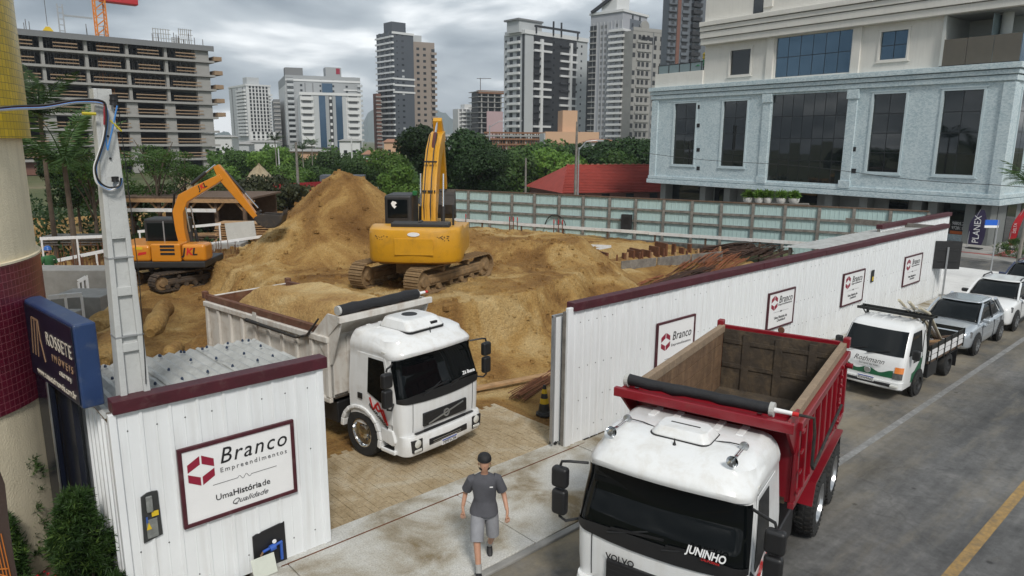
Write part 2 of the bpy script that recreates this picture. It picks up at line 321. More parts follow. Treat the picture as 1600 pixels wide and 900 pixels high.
# ---------------------------------------------------------------- site terrain
def pin(poly, x, y):
    c = False; d = 1e9; n = len(poly)
    for i in range(n):
        x1,y1 = poly[i]; x2,y2 = poly[(i+1)%n]
        if (y1>y)!=(y2>y) and x < (x2-x1)*(y-y1)/(y2-y1)+x1: c = not c
        ex,ey = x2-x1,y2-y1; t = max(0,min(1,((x-x1)*ex+(y-y1)*ey)/(ex*ex+ey*ey))); d = min(d, math.hypot(x-x1-t*ex,y-y1-t*ey))
    return d if not c else -d
def gp(z, *px): return [tuple(G(a,b,z)[:2]) for a,b in px]
BZ, UZ = 1.75, 2.45
bench = gp(BZ,(545,484),(600,482),(690,478),(765,470),(830,455),(885,437),(930,415)) + [(24,27),(17,35),(9.5,30),(9.6,22)]
upper = gp(UZ,(735,374),(830,378),(895,384)) + gp(UZ,(905,368),(740,355))
PK = at(538,270,31.5); PK2 = at(640,316,31.0); PK3 = at(700,343,30.0)
def smax(a, b, k=0.25):
    h = max(k-abs(a-b), 0)/k; return max(a,b)+h*h*k*0.25
def T(x, y, rough=True):
    z = 0.65*sst(15,24,y)
    z += 0.45*sst(24,30,y)*(1-sst(15,20,x))*(1-sst(33,40,y))
    if x < 5.2: z = max(z, 0.9*sst(15.2,20,y)*(1-sst(4.2,5.2,x)*0.6))
    if x > 20: z = min(z+0.25*sst(20,26,x)*sst(11.5,17,y), 0.75)
    nz = fbm(x,y,0.55,4,3.3)
    d = pin(bench,x,y); d += 0.40*nz+0.16*fbm(x,y,2.2,3,6.6); z = smax(z, max(BZ-max(0,d)*1.75, BZ*.42-max(0,d-.25)*.42), 0.08)
    d = pin(upper,x,y); z = smax(z, UZ-max(0,d+0.5*nz)*0.75, 0.2)
    for p, sl in ((PK,0.93),(PK2,0.80),(PK3,0.80)):
        dd = math.hypot(x-p.x,y-p.y); a = math.atan2(y-p.y,x-p.x)
        dd *= 1+0.10*math.sin(3*a+1)+0.16*fbm(x,y,0.35,3,9.1)
        h = p.z-(math.sqrt(dd*dd+0.5)-0.7)*sl; z = smax(z, h, 0.4)
    # pile-cap pit on the right, flat lane for the loaded truck and the yard at the gate
    if 22 < x < 31 and 22 < y < 31:
        z -= 0.9*(1-sst(0,0.9,max(abs(x-27)-2.6,abs(y-25.6)-2.0)))
    lane = (1-sst(9.8,11.2,x+0.5*nz))*(1-sst(17.6,19.6,y))*sst(4.2,5.0,x)
    z = z*(1-lane)+(-0.05)*lane
    yard = 1-sst(11.9,13.2,y+0.8*nz+max(0,x-10)*0.25+1.1*sst(8.0,9.2,x)); z = z*(1-yard)+(-0.06)*yard
    if rough:
        a = sst(0.05,0.5,z)
        z += 0.22*abs(fbm(x,y,1.5,4,2.9))*sst(2.8,4.0,z)+a*(0.34*(1-sst(8,12,x))+0.16)*fbm(x,y,0.9,5,1.7)+a*(0.0+0.15*abs(fbm(x,y,2.0,4,5.2))-0.10*abs(fbm(x,y,1.1,3,7.7)) + 0.03*fbm(x,y,7,2,8.2)) + 0.03*fbm(x,y,1.7,4,2.2)
    return z
SX0,SX1,SY0,SY1,ST = -6.0,33.4,9.9,62.0,0.12
xs = []; v = SX0
while v < SX1: xs.append(v); v += ST if v < 24 else 0.25
ys = []; v = SY0
while v < SY1: ys.append(v); v += ST if v < 36 else 0.5
tm = MB(); tm.v = [(x,y,T(x,y)) for y in ys for x in xs]; nx = len(xs)
tm.f = [(j*nx+i,j*nx+i+1,(j+1)*nx+i+1,(j+1)*nx+i) for j in range(len(ys)-1) for i in range(nx-1)]
sand = mixmat('sand', ((0.155,0.076,0.023),(0.275,0.152,0.049),(0.40,0.25,0.088),(0.53,0.385,0.185)), 0.42, 0.95, 1.0, 7, pos=[0.32,0.45,0.54,0.66], bdist=0.16, fine=22, dist=0.6)
so = struct(tm.build('site_ground', 'sand', smooth=True))
for p in so.data.polygons: p.use_smooth = True
# loose clods and stones rolled off the faces
cl = MB()
for i in range(1700):
    x = rnd.uniform(8,24); y = rnd.uniform(12.2,32); r = rnd.choice((0.03,0.04,0.05,0.06,0.08,0.13))*rnd.uniform(0.6,1.2); z = T(x,y)
    if z < 0.02 and rnd.random() < 0.85: continue
    q = [(x+r*math.cos(k*1.05+i)*rnd.uniform(.7,1.2), y+r*math.sin(k*1.05+i)*rnd.uniform(.7,1.2), z-0.3*r) for k in range(6)]
    q2 = [(x+(a-x)*0.7, y+(b-y)*0.7, z+r*rnd.uniform(.5,.8)) for a,b,_ in q]
    cl.loft([q,q2])
tag(cl.build('sand_clods','sand'), 'loose clods of sand strewn over the earthworks', 'sand', kind='stuff')
# interlocking pavers of the entrance yard (nearest ones as pieces, the rest joined)
mixmat('paver_m', ((0.26,0.19,0.10),(0.38,0.30,0.19),(0.45,0.39,0.29)), 0.9, 0.9, 0.5, 25, dist=1.0)
struct(MB().box(3.5,11.3,9.86,13.0,-0.3,-0.012).build('yard_bedding','sand'))
yard = struct(MB().box(3.5,11.3,9.86,10.09,-0.1,0.03).build('yard_pavement','sidewalk_m'))
pv = MB().box(-.062,.062,-.118,.118,-.05,0).mesh('paver','paver_m'); rest = MB(); cnt = 0
cells = []
for j in range(11):
    for i in range(50):
        x = 4.75+i*0.13; y = 10.08+j*0.245+(0.12 if i%2 else 0)
        if x < 10.9: cells.append((x,y))
cells.sort(key=lambda c: c[1]-0.05*c[0])
vis = [c for c in cells if c[1] < 12.4 and c[0] > 5.1]
for k,(x,y) in enumerate(vis[:295]): inst(pv,'paver',yard,(x,y,0.012+rnd.uniform(-.004,.005)),(rnd.uniform(-.01,.01),rnd.uniform(-.01,.01),0))
done = set(vis[:295])
for c in cells:
    if c not in done: rest.box(c[0]-.062,c[0]+.062,c[1]-.118,c[1]+.118,-.04,0.012+rnd.uniform(-.004,.004))
rest.build('pavers','paver_m',yard)['kind'] = 'stuff'
# ---------------------------------------------------------------- white sheet hoarding, signs, gate leaf
def rib_sheet(w, h, n, d=0.022):
    """ribbed steel sheet: w wide, h high, n ribs, lies in x-z, face towards -y"""
    p = w/n; prof = []
    for i in range(n):
        a = i*p
        prof += [(a,0),(a+p*0.40,0),(a+p*0.43,-0.004),(a+p*0.46,0),(a+p*0.84,0),(a+p*0.88,-d),(a+p*0.97,-d),(a+p*0.999,0)]
    b = MB(); m = len(prof)
    vs = [(x,y,z) for z in (0,h) for x,y in prof]; return b.add(vs, [(i,i+1,m+i+1,m+i) for i in range(m-1)]+[(m+i,m+i+1,i+1,i) for i in range(0)])
def hoarding(name, label, x0, x1, y, npan, ribs, h=3.05, zb=0.05, cap=True, cap0=0.0):
    t = thing(name, label, 'fence', (x0,y,0)); w = (x1-x0)/npan
    me = rib_sheet(w,h-zb,ribs).mesh('sheet_panel','white_paint')
    for i in range(npan): inst(me,'sheet_panel',t,(i*w,0,zb+rnd.uniform(-.004,.004)),(rnd.uniform(-.003,.003),0,0))
    for i in range(npan+1):
        MB().box(i*w-.04,i*w+.04,0.03,0.11,0,h-0.02).build('post','wood_grey',t)
    for z in (0.5,1.55,2.7): MB().box(0,x1-x0,0.11,0.15,z,z+.1).build('rail','wood_grey',t)
    if cap:
        L = x1-x0; n = max(1,round(L/3.6)); cw = (L-cap0+0.12)/n
        for i in range(n):
            MB().box(cap0+i*cw+0.002,cap0+(i+1)*cw,-0.075,0.17,h-0.02,h+0.16).build('cap','maroon',t,bevel=0.012,loc=(0,rnd.uniform(-.006,.006),rnd.uniform(-.006,.006)))
    # fixing screws
    s = MB()
    for i in range(npan*ribs):
        for z in (0.35,1.0,1.75,2.75):
            if rnd.random() < 0.55: x = (i+0.44)*w/ribs; s.box(x-.008,x+.008,-.010,-.001,z,z+.016)
    s.build('screws','steel_dark',t)['kind'] = 'stuff'
    return t
hl = hoarding('site_hoarding','white ribbed sheet hoarding with maroon cap left of the gate opening',1.88,4.75,FY,1,8)
hr = hoarding('site_hoarding','long white ribbed sheet hoarding with maroon cap behind the parked cars',10.35,33.45,FY,22,4,cap0=0.12)
for t,x in ((hr,0.0),):
    MB().box(-0.02,0.14,-0.03,0.05,0.04,3.12).build('end_post','white_paint',t,bevel=0.01)
MB().box(2.84,2.93,-0.03,0.02,0.06,3.02).build('end_trim','white_paint',hl,bevel=0.008)
MB().box(-0.05,0.04,-0.04,0.05,0.06,3.03).build('end_trim','white_paint',hl,bevel=0.008)
# gate leaf slid behind the fence end
gl = thing('gate_leaf','narrow white sheet gate leaf slid back behind the fence end','gate',(10.18,9.98,0))
me = rib_sheet(1.3,2.8,6).mesh('gate_sheet','white_paint'); inst(me,'gate_sheet',gl,(0,0,0.1))
MB().box(-.03,0.02,-.03,.05,0.08,2.93).box(-.03,1.3,-.0,.05,2.9,2.95).box(-.03,1.3,0.01,.05,0.08,0.14).build('gate_frame','galv',gl)
MB().cyl((0.1,-.02,.08),(0.1,.02,.08),.04).build('wheel','steel_dark',gl)
# company signs
def hexlogo(b, cx, cz, s, y):
    """hexagon of four maroon facets round a white diamond"""
    w = s*0.5; hgt = s*0.62
    f = [((-w,.05*hgt),(-w,.58*hgt),(-.06*w,hgt),(-.06*w,.43*hgt)), ((.08*w,hgt),(.08*w,.43*hgt),(w,.05*hgt),(w,.58*hgt))]
    f += [tuple((-u,-v) for u,v in q) for q in f]
    for q in f: b.add([(cx+u,y,cz+v) for u,v in q],[(0,1,2,3) if q is f[0] or q is f[2] else (0,1,3,2) if 0 else (0,1,2,3)])
def sign(label, x, z, wd, ht, y, tall):
    t = thing('company_sign', label, 'sign', (x,y,z), 0, 'maroon framed company signs')
    MB().box(-wd/2+.02,wd/2-.02,-.02,.0,-ht/2+.02,ht/2-.02).build('board','sign_white',t)
    f = 0.055 if not tall else 0.05
    fr = MB().box(-wd/2,wd/2,-.04,.01,ht/2-f,ht/2).box(-wd/2,wd/2,-.04,.01,-ht/2,-ht/2+f).box(-wd/2,-wd/2+f,-.0395,.0095,-ht/2+f,ht/2-f).box(wd/2-f,wd/2,-.0395,.0095,-ht/2+f,ht/2-f)
    fr.build('frame','maroon',t,bevel=0.006)
    rx = (PI/2,0,0)
    if not tall:
        lb = MB(); hexlogo(lb,-wd*.325,ht*.17,.36,-.024); lb.build('emblem','ink_maroon',t)
        text('lettering','Branco',.335,'ink_black',t,(wd*.125,-.024,ht*.27),rx,shear=.24,sx=.92,space=1.16)
        text('lettering','Empreendimentos',.10,'ink_grey',t,(wd*.125,-.024,ht*.10),rx,space=1.38)
        text('lettering','Uma',.13,'ink_black',t,(-wd*.155,-.024,-ht*.235),rx)
        text('lettering','História',.13,'ink_black',t,(wd*.045,-.024,-ht*.235),rx,bold=.012)
        text('lettering','de',.13,'ink_black',t,(wd*.215,-.024,-ht*.235),rx)
        text('lettering','Qualidade',.115,'ink_grey',t,(wd*.06,-.024,-ht*.355),rx,shear=.45,sx=1.15)
        o = MB().box(-wd*.24,-wd*.03,-.025,-.021,-ht*.062,-ht*.056).box(wd*.09,wd*.32,-.025,-.021,-ht*.062,-ht*.056)
        o.tube([(-wd*.03+wd*.12*k/12,-.023,-ht*.059+.03*math.sin(k*PI/3)) for k in range(13)],.004,4); o.build('flourish','ink_grey',t)
    else:
        lb = MB(); hexlogo(lb,-wd*.27,ht*.20,.36,-.024); lb.build('emblem','ink_maroon',t)
        text('lettering','Branco',.31,'ink_black',t,(wd*.15,-.024,ht*.25),rx,shear=.22,sx=.82,space=1.1)
        text('lettering','Empreendimentos',.095,'ink_grey',t,(wd*.14,-.024,ht*.125),rx,sx=.95,space=1.25)
        text('lettering','Uma História de',.115,'ink_black',t,(0,-.024,-ht*.215),rx)
        text('lettering','Qualidade',.11,'ink_grey',t,(.03,-.024,-ht*.30),rx,shear=.45,sx=1.1)
        MB().box(-wd*.28,wd*.28,-.025,-.021,-ht*.062,-ht*.057).box(-.05,.05,-.025,-.021,-ht*.08,-ht*.04).build('flourish','ink_grey',t)
    return t
def sign_px(label, xl, xr, ytl, ybl, ytr, ybr, tall):
    a = onY(xl,ytl,FY); b = onY(xl,ybl,FY); c = onY(xr,ytr,FY); d = onY(xr,ybr,FY)
    sign(label,(a.x+b.x+c.x+d.x)/4,(a.z+b.z+c.z+d.z)/4,(c.x+d.x-a.x-b.x)/2,(a.z+c.z-b.z-d.z)/2,FY-.03,tall)
sign_px('large wide company sign beside the meter box, maroon frame, on the left hoarding',280,459,701,826,652,768,False)
sign_px('tall company sign half hidden by the tipper bed, first along the long fence',1022,1081,505,608,491,593,True)
sign_px('second tall company sign on the long fence, above the rear of the red tipper',1197,1238,458,514,449,505,True)
sign_px('third tall company sign on the long fence, above the small white pickup',1314,1347,427,477,421,470,True)
sign_px('farthest small company sign, beside the black back of the road sign',1410,1437,401,446,396,440,True)
p = onY(1362,431,FY); pl = tag(MB().box(p.x-.1,p.x+.1,FY-.05,FY-.025,p.z-.22,p.z+.22).build('meter_plate','steel_dark',bevel=.01),'small dark plate with yellow tag on the long fence between two signs','plate')
mat('yellow_tag',(0.65,0.45,0.02),0.5,0.05)
MB().box(p.x-.06,p.x+.06,FY-.054,FY-.050,p.z-.17,p.z-.02).build('tag_label','yellow_tag',pl)
# electricity meter recess on the left hoarding
a = onY(216,772,FY); b = onY(254,838,FY)
em = thing('electricity_meter','grey electricity meter box with yellow warning labels set in left hoarding','meter box',(a.x,FY,b.z))
W,Hh = b.x-a.x, a.z-b.z
mat('meter_grey',(0.20,0.21,0.20),0.6,0.3,10,dirt=((0.06,0.06,0.06),0.5,8)); mat('meter_dark',(0.035,0.037,0.037),0.4,0.2,8); mat('clear_plastic',(0.3,0.32,0.32),0.15,0.1,4); mat('blue_tape',(0.04,0.09,0.3),0.5,0.1)
MB().prism([(0,0),(W,.05),(W-.01,Hh-.02),(W*.5,Hh-.0),(.02,Hh-.05)],'y',-.03,-.006).build('back_box','meter_dark',em)
MB().box(.05,W-.05,-.04,-.03,.05,Hh*.45).build('lower_cover','meter_grey',em,bevel=.006)
MB().box(.07,W-.09,-.07,-.03,Hh*.60,Hh*.93).build('meter_case','meter_grey',em,bevel=.015)
MB().box(.11,W-.13,-.075,-.07,Hh*.70,Hh*.88).build('meter_window','clear_plastic',em)
MB().box(W*.52,W*.88,-.05,-.042,Hh*.50,Hh*.60).build('warning_label','yellow_tag',em)
MB().prism([(W*.2,Hh*.26),(W*.46,Hh*.26),(W*.33,Hh*.40)],'y',-.05,-.041).build('warning_triangle','yellow_tag',em)
MB().box(.05,W*.3,-.05,-.041,Hh*.40,Hh*.52).build('tape','blue_tape',em)
# water meter opening
a = onY(393,832,FY); b = onY(448,880,FY)
wmt = thing('water_meter','blue water meter and pipes in a dark hole of the left hoarding','water meter',(a.x,FY,b.z)); W,Hh = b.x-a.x,a.z-b.z
MB().prism([(0,0),(W*.3,.02),(W,.06),(W-.01,Hh),(W*.1,Hh-.05),(0,Hh-.07)],'y',-.03,-.006).build('opening','ink_black',wmt)
mat('pipe_blue',(0.03,0.10,0.42),0.4,0.1); mat('pipe_brown',(0.25,0.15,0.09),0.5,0.1)
MB().cyl((W*.25,-.06,Hh*.52),(W*.85,-.06,Hh*.60),.022).cyl((W*.45,-.08,Hh*.55),(W*.62,-.08,Hh*.57),.05).build('meter_body','pipe_blue',wmt)
MB().tube([(W*.2,-.05,0.02),(W*.2,-.05,Hh*.45),(W*.26,-.06,Hh*.52)],.018,8).build('inlet_pipe','pipe_brown',wmt)
MB().tube([(W*.82,-.06,Hh*.2),(W*.82,-.06,Hh*.58)],.024,8).build('outlet_pipe','pipe_blue',wmt)
MB().lathe([(0.03,0),(0.035,.01),(.03,.02)],(W*.6,-.09,Hh*.68),12,'y').build('meter_dial','sign_white',wmt)
gp0 = G(425,905,0.06)
lid = thing('plastic_sheet','loose clear plastic meter lid leaning at the foot of the left hoarding','lid',(onY(408,890,FY).x,FY-.25,0.06))
mat('lid_plastic',(0.55,0.57,0.50),0.25,0.1,5); o = MB().box(-.20,.16,-.008,.008,0,.30).build('lid_sheet','lid_plastic',lid,bevel=.01); o.rotation_euler = (R(-22),R(0),0)
# shed behind the left hoarding: side wall and fibre roof
sh = thing('site_shed','low shed with corrugated fibre roof and white side wall behind the left hoarding','shed',(1.88,FY+.2,0))
RZ = 2.95
bl = G(158,578,RZ); br = G(520,541,RZ)
mat('fibre_roof',(0.40,0.41,0.40),0.85,0.18,2.5,0.3,40,dirt=((0.20,0.195,0.18),0.5,3))
D = max(2.4,(br.y+bl.y)/2-FY)
nw = 34; vs = []
def roofsheet(x0,x1,y0,y1,z0,z1,nw):
    b = MB(); n = nw*4; vs = []
    for j,(y,z) in enumerate(((y0,z0),(y1,z1))):
        for i in range(n+1): vs.append((x0+(x1-x0)*i/n, y, z+0.022*math.sin(2*PI*i/4)))
    return b.add(vs,[(i,i+1,n+2+i,n+1+i) for i in range(n)])
for k in range(3): roofsheet(-.06+k*1.0,.94+k*1.0+.04,-.1,D*.56,RZ+.008*(k%2),RZ-.02,6).build('roof_sheet','fibre_roof',sh,smooth=True)
for k in range(3): roofsheet(-.06+k*1.0,.94+k*1.0+.04,D*.52,D*1.08,RZ-.045+.008*(k%2),RZ-.06,6).build('roof_sheet','fibre_roof',sh,smooth=True)
bo = MB(); mat('bolt_navy',(0.02,0.035,0.07),0.5,0.1)
for i in range(8):
    for y in (.25,.9,1.6,2.2,2.8):
        x = .08+i*.38+rnd.uniform(-.08,.08); yy = min(y+rnd.uniform(-.2,.2),D-.1); bo.lathe([(.022,0),(.02,.03),(.008,.045)],(x,yy,RZ+.0),6)
bo.build('roof_bolts','bolt_navy',sh)['kind'] = 'stuff'
me = rib_sheet(D-.1,RZ-.15,9,.03).mesh('side_sheet','white_paint'); inst(me,'side_wall',sh,(-.02,D-.15,.05),(0,0,-PI/2))
MB().box(2.75,2.83,.05,D-.1,0,RZ-.15).build('inner_wall','wood_grey',sh)
for x,y in ((.04,.1),(2.7,.1),(.04,D-.2),(2.7,D-.2)): MB().box(x-.04,x+.04,y-.04,y+.04,0,RZ-.1).build('post','wood_grey',sh)
# far return of the hoarding, and the fibre roof strip leaning behind the long fence
a = G(1483,332,3.2); b = G(1400,348,3.2)
fr = hoarding('site_hoarding','short far piece of white hoarding with maroon cap near the road corner',b.x-1.5,a.x,(a.y+b.y)/2,4,5,h=3.05)
sr = thing('lean_to_roof','grey fibre lean-to roof behind the far end of the long fence','roof',(27,FY,0))
q = [G(1235,388,2.85),G(1445,352,2.95)]
x0 = q[0].x; x1 = 33.3
for k in range(5):
    xa = x0+(x1-x0)*k/5-27; xb = x0+(x1-x0)*(k+1)/5-27+.08
    roofsheet(xa,xb,.2,2.3,3.0+.006*(k%2),2.86,6).build('roof_sheet','fibre_roof',sr,smooth=True)
for x in (x0-26.8,6.2): MB().box(x-.05,x+.05,2.05,2.15,0.4,2.85).build('post','wood_grey',sr)
MB().box(6.4,6.5,.2,4.2,2.85,3.1).build('trim','wood_grey',sr)
# ---------------------------------------------------------------- pale green sheet fence at the back with timber posts and rails
mat('teal_sheet',(0.42,0.56,0.55),0.55,0.10,2,0.1,40,streak=((0.22,0.30,0.30),0.4))
TZ = 3.15; TB = 0.55
A = G(700,297,TZ); B = G(1452,331.5,TZ); A.z = B.z = 0; tl = (B-A).length; ta = math.atan2(B.y-A.y,B.x-A.x)
tf = thing('sheet_fence','long pale green sheet fence on grey timber posts at the far side of the site','fence',(A.x,A.y,0),ta)
npn = 32; w_ = tl/npn
me = rib_sheet(w_,TZ-TB,4,.02).mesh('sheet_panel','teal_sheet')
for i in range(npn): inst(me,'sheet_panel',tf,(i*w_,0,TB+rnd.uniform(-.02,.02)))
npost = 17
pm = MB().box(-.075,.075,-.15,-.03,TB-.35,TZ-.02).mesh('post','wood_grey'); rm = MB().box(0,tl/npost-.16,-.12,-.03,-.06,.06).mesh('rail','wood_grey')
for i in range(npost+1): inst(pm,'post',tf,(i*tl/npost,0,rnd.uniform(-.03,.04)),(0,rnd.uniform(-.012,.012),0))
for i in range(npost):
    for z in (1.15,1.85,2.5): inst(rm,'rail',tf,(i*tl/npost+.08,0,z+rnd.uniform(-.03,.03)),(0,rnd.uniform(-.008,.008),0))
MB().box(-.1,tl,-.10,.08,TZ,TZ+.07).build('cap','wood_dark',tf)
# white gutter board on stakes, in front of the fence
mat('white_board',(0.66,0.66,0.65),0.55,0.08,2,dirt=((0.3,0.2,0.14),0.4,3))
gb = thing('setting_out_board','long white painted setting-out board standing before the pale green fence','board',(A.x,A.y,0),ta)
n = 9; s0 = -0.05; 
for i in range(n):
    L0 = tl*.92/n; MB().box(i*L0,(i+1)*L0-.02,-1.02,-.97,1.18,1.36).build('plank','white_board',gb,loc=(0,0,-.0+.012*math.sin(i*2.1)))
    MB().box(i*L0+.3,i*L0+.4,-.965,-.90,0.0,1.22).build('stake','wood_dark',gb)
MB().box(tl*.25,tl*.75,-.5,-.3,TB-.15,TB+.2).build('kicker_plank','wood_grey',tf)
# ---------------------------------------------------------------- tipper trucks
mat('truck_white',(0.74,0.75,0.75),0.28,0.03,1.5,coat=0.35,dirt=((0.46,0.41,0.33),0.34,2.2),streak=((0.50,0.46,0.39),0.25))
mat('truck_red',(0.215,0.004,0.012),0.32,0.12,2,coat=0.3,dirt=((0.16,0.05,0.035),0.25,3))
mat('bed_white',(0.62,0.60,0.56),0.5,0.1,2,0.1,30,dirt=((0.30,0.22,0.14),0.45,2.2),streak=((0.28,0.16,0.08),0.3))
mat('bed_rust',(0.12,0.05,0.028),0.8,0.4,4,0.4,30,dirt=((0.25,0.17,0.10),0.4,3))
mat('bed_inside',(0.055,0.042,0.030),0.85,0.4,3,0.6,14,dirt=((0.22,0.155,0.085),0.45,2.6))
mat('bed_plank',(0.155,0.092,0.050),0.9,0.35,4,0.7,14,dirt=((0.075,0.042,0.026),0.6,2.4),streak=((0.34,0.22,0.115),0.45)); mat('rim_plank',(0.27,0.20,0.135),0.9,0.3,4,0.6,20,dirt=((0.13,0.08,0.05),0.5,4))
mat('pipe_end',(0.45,0.45,0.43),0.5,0.2,8); mat('tarp',(0.012,0.012,0.014),0.6,0.3,6,0.4,25)
mat('chassis',(0.018,0.017,0.016),0.8,0.3,5,dirt=((0.14,0.10,0.06),0.4,4))
mat('lamp_glass',(0.62,0.62,0.58),0.08,0.1,10,spec=0.8)
mat('lamp_amber',(0.7,0.22,0.05),0.15,0)
mat('red_mark',(0.55,0.02,0.02),0.4,0); mat('plate_white',(0.7,0.7,0.7),0.4,0.03); mat('plate_blue',(0.03,0.07,0.35),0.4,0)
mat('silver',(0.5,0.51,0.52),0.28,0.1,5,metal=0.9)
def interp(tab, z):
    if z <= tab[0][0]: return tab[0][1:]
    for a,b in zip(tab,tab[1:]):
        if z <= b[0]:
            t = (z-a[0])/(b[0]-a[0]); return tuple(u+(v-u)*t for u,v in zip(a[1:],b[1:]))
    return tab[-1][1:]
def plan_ring(xf, hw, r, xb, z, bow=0.03, rb=0.08, n=6, dz=0.0):
    """closed plan outline of a cab/car slice; front is +x. dz lowers the corners"""
    pts = [(xb,-hw+rb),(xb,hw-rb),(xb+rb,hw)]
    pts += [(xb+rb+(xf-r-xb-rb)*k/4,hw) for k in (1,2,3)]
    for k in range(n+1):
        a = PI/2*(1-k/n); pts.append((xf-r+r*math.cos(a), hw-r+r*math.sin(a)))
    for k in range(1,6):
        y = (hw-r)*(1-2*k/6); pts.append((xf+bow*(1-(y/(hw-r))**2), y))
    for k in range(n+1):
        a = -PI/2*(k/n); pts.append((xf-r+r*math.cos(a), -hw+r+r*math.sin(a)))
    pts += [(xb+rb+(xf-r-xb-rb)*k/4,-hw) for k in (3,2,1)]
    pts.append((xb+rb,-hw))
    return [(x,y,z) for x,y in pts]
def wheel(parent, x, y, r, wd, side, rim='silver', lugs=0, hub=0.6, name='wheel'):
    """side = +1 outer face towards +y"""
    o = MB().lathe([(r*.60,-wd/2),(r*.80,-wd/2),(r*.95,-wd*.46),(r,-wd*.34),(r,wd*.34),(r*.95,wd*.46),(r*.80,wd/2),(r*.60,wd/2)],(0,0,0),32,'y',False).build(name,'rubber',parent,smooth=True,loc=(x,y,r))
    f = side*wd/2
    MB().lathe([(r*.62,-f*.9),(r*.62,f*.96),(r*.56,f*.98),(r*.52,f*.55),(r*.30,f*.35),(r*.26,f*.75),(r*.12,f*.85),(r*.01,f*.85)],(0,0,0),28,'y').build('rim',rim,o,smooth=True)
    b = MB()
    for k in range(10):
        a = 2*PI*k/10; b.cyl((r*.33*math.cos(a),f*.35,r*.33*math.sin(a)),(r*.33*math.cos(a),f*.48,r*.33*math.sin(a)),r*.035,n=6)
    b.build('wheel_nuts','steel_dark' if rim != 'steel_dark' else 'silver',o)['kind'] = 'stuff'
    if lugs:
        t = MB()
        for k in range(lugs):
            a = 2*PI*k/lugs
            for s in (-1,1):
                M = Matrix.Rotation(-a-(PI/lugs if s > 0 else 0),4,'Y'); t.M = M
                t.hexa([(r*.97,s*wd*.06,-.018),(r*.97,s*wd*.06,.018),(r*.93,s*wd*.49,.035),(r*.93,s*wd*.49,-.002),(r*1.025,s*wd*.06,-.018),(r*1.025,s*wd*.06,.018),(r*.99,s*wd*.49,.035),(r*.99,s*wd*.49,-.002)])
        t.build('tread','rubber',o)['kind'] = 'stuff'
    return o
CAB = [(0.72,-0.03,1.10,0.16,-1.72),(1.0,-0.01,1.13,0.20,-1.72),(1.45,0.0,1.14,0.22,-1.72),(1.6,-0.03,1.135,0.22,-1.72),(2.30,-0.25,1.08,0.22,-1.70),(2.34,-0.07,1.09,0.24,-1.70),
       (2.42,-0.07,1.09,0.26,-1.70),(2.50,-0.13,1.07,0.32,-1.69),(2.59,-0.30,1.03,0.34,-1.68),(2.66,-0.52,0.97,0.34,-1.66),(2.70,-0.75,0.88,0.30,-1.60)]
def cab_shell(parent, t):
    zs = [0.72,0.85,1.0,1.2,1.45,1.52,1.6,1.8,2.0,2.15,2.30,2.335,2.38,2.42,2.47,2.52,2.56,2.60,2.63,2.66,2.70]
    rings = []
    for z in zs:
        xf,hw,r,xb = interp(CAB,z); rg = plan_ring(xf,hw,r,xb,z,bow=0.05)
        if 2.31 < z < 2.6:   # visor: lower and set back at the corners, two shallow bumps
            rg = [(x-(0.10*(abs(y)/hw)**3 if x > xf-0.4 else 0), y, zz-(0.06*(abs(y)/hw)**4 if x > xf-0.4 else 0)) for x,y,zz in rg]
        rings.append(rg)
    MB().loft(rings).build('cab',t,parent,smooth=True)
    # windscreen on the front of the shell
    cols = []; zz = [1.50,1.58,1.75,1.95,2.15,2.315]
    for i,z in enumerate(zz):
        xf,hw,r,xb = interp(CAB,z); rg = [p for p in plan_ring(xf+.012,hw+.012,r,xb,z,bow=0.05) if p[0] > xf-r*0.92]
        cols.append([(x,y,z-(0.05*(abs(y)/hw)**4 if i in (0,) else 0)-(0.05*(abs(y)/hw)**4 if i == 5 else 0)) for x,y,z in rg])
    MB().loft(cols,closed=False).build('windscreen','dark_glass',parent,smooth=True)
    g = MB().loft([[(x+.020,y*.985,z-.12+.07*abs(y)**3) for x,y,z in cols[0]],[(x+.018,y*1.002,z) for x,y,z in cols[0]],[(x+.010,y*1.002,z+.09) for x,y,z in cols[0]]],closed=False); g.build('wiper_panel','black_plastic',parent,smooth=True)
    for s in (0,1):
        y0 = -.62+s*.75; b = MB().tube([(.07,y0,1.53),(.055,y0+.2,1.58),(-.02,y0+.62,1.70)],.012,6); b.bar((.065,y0+.05,1.60),(.01,y0+.75,1.64),.02,.03); b.build('wiper','black_plastic',parent)
def side_poly(pts, s, off):
    """polygon (x,z) on the cab flank, side s"""
    vs = []
    for x,z in pts: vs.append((x, s*(interp(CAB,z)[1]+off), z))
    return vs
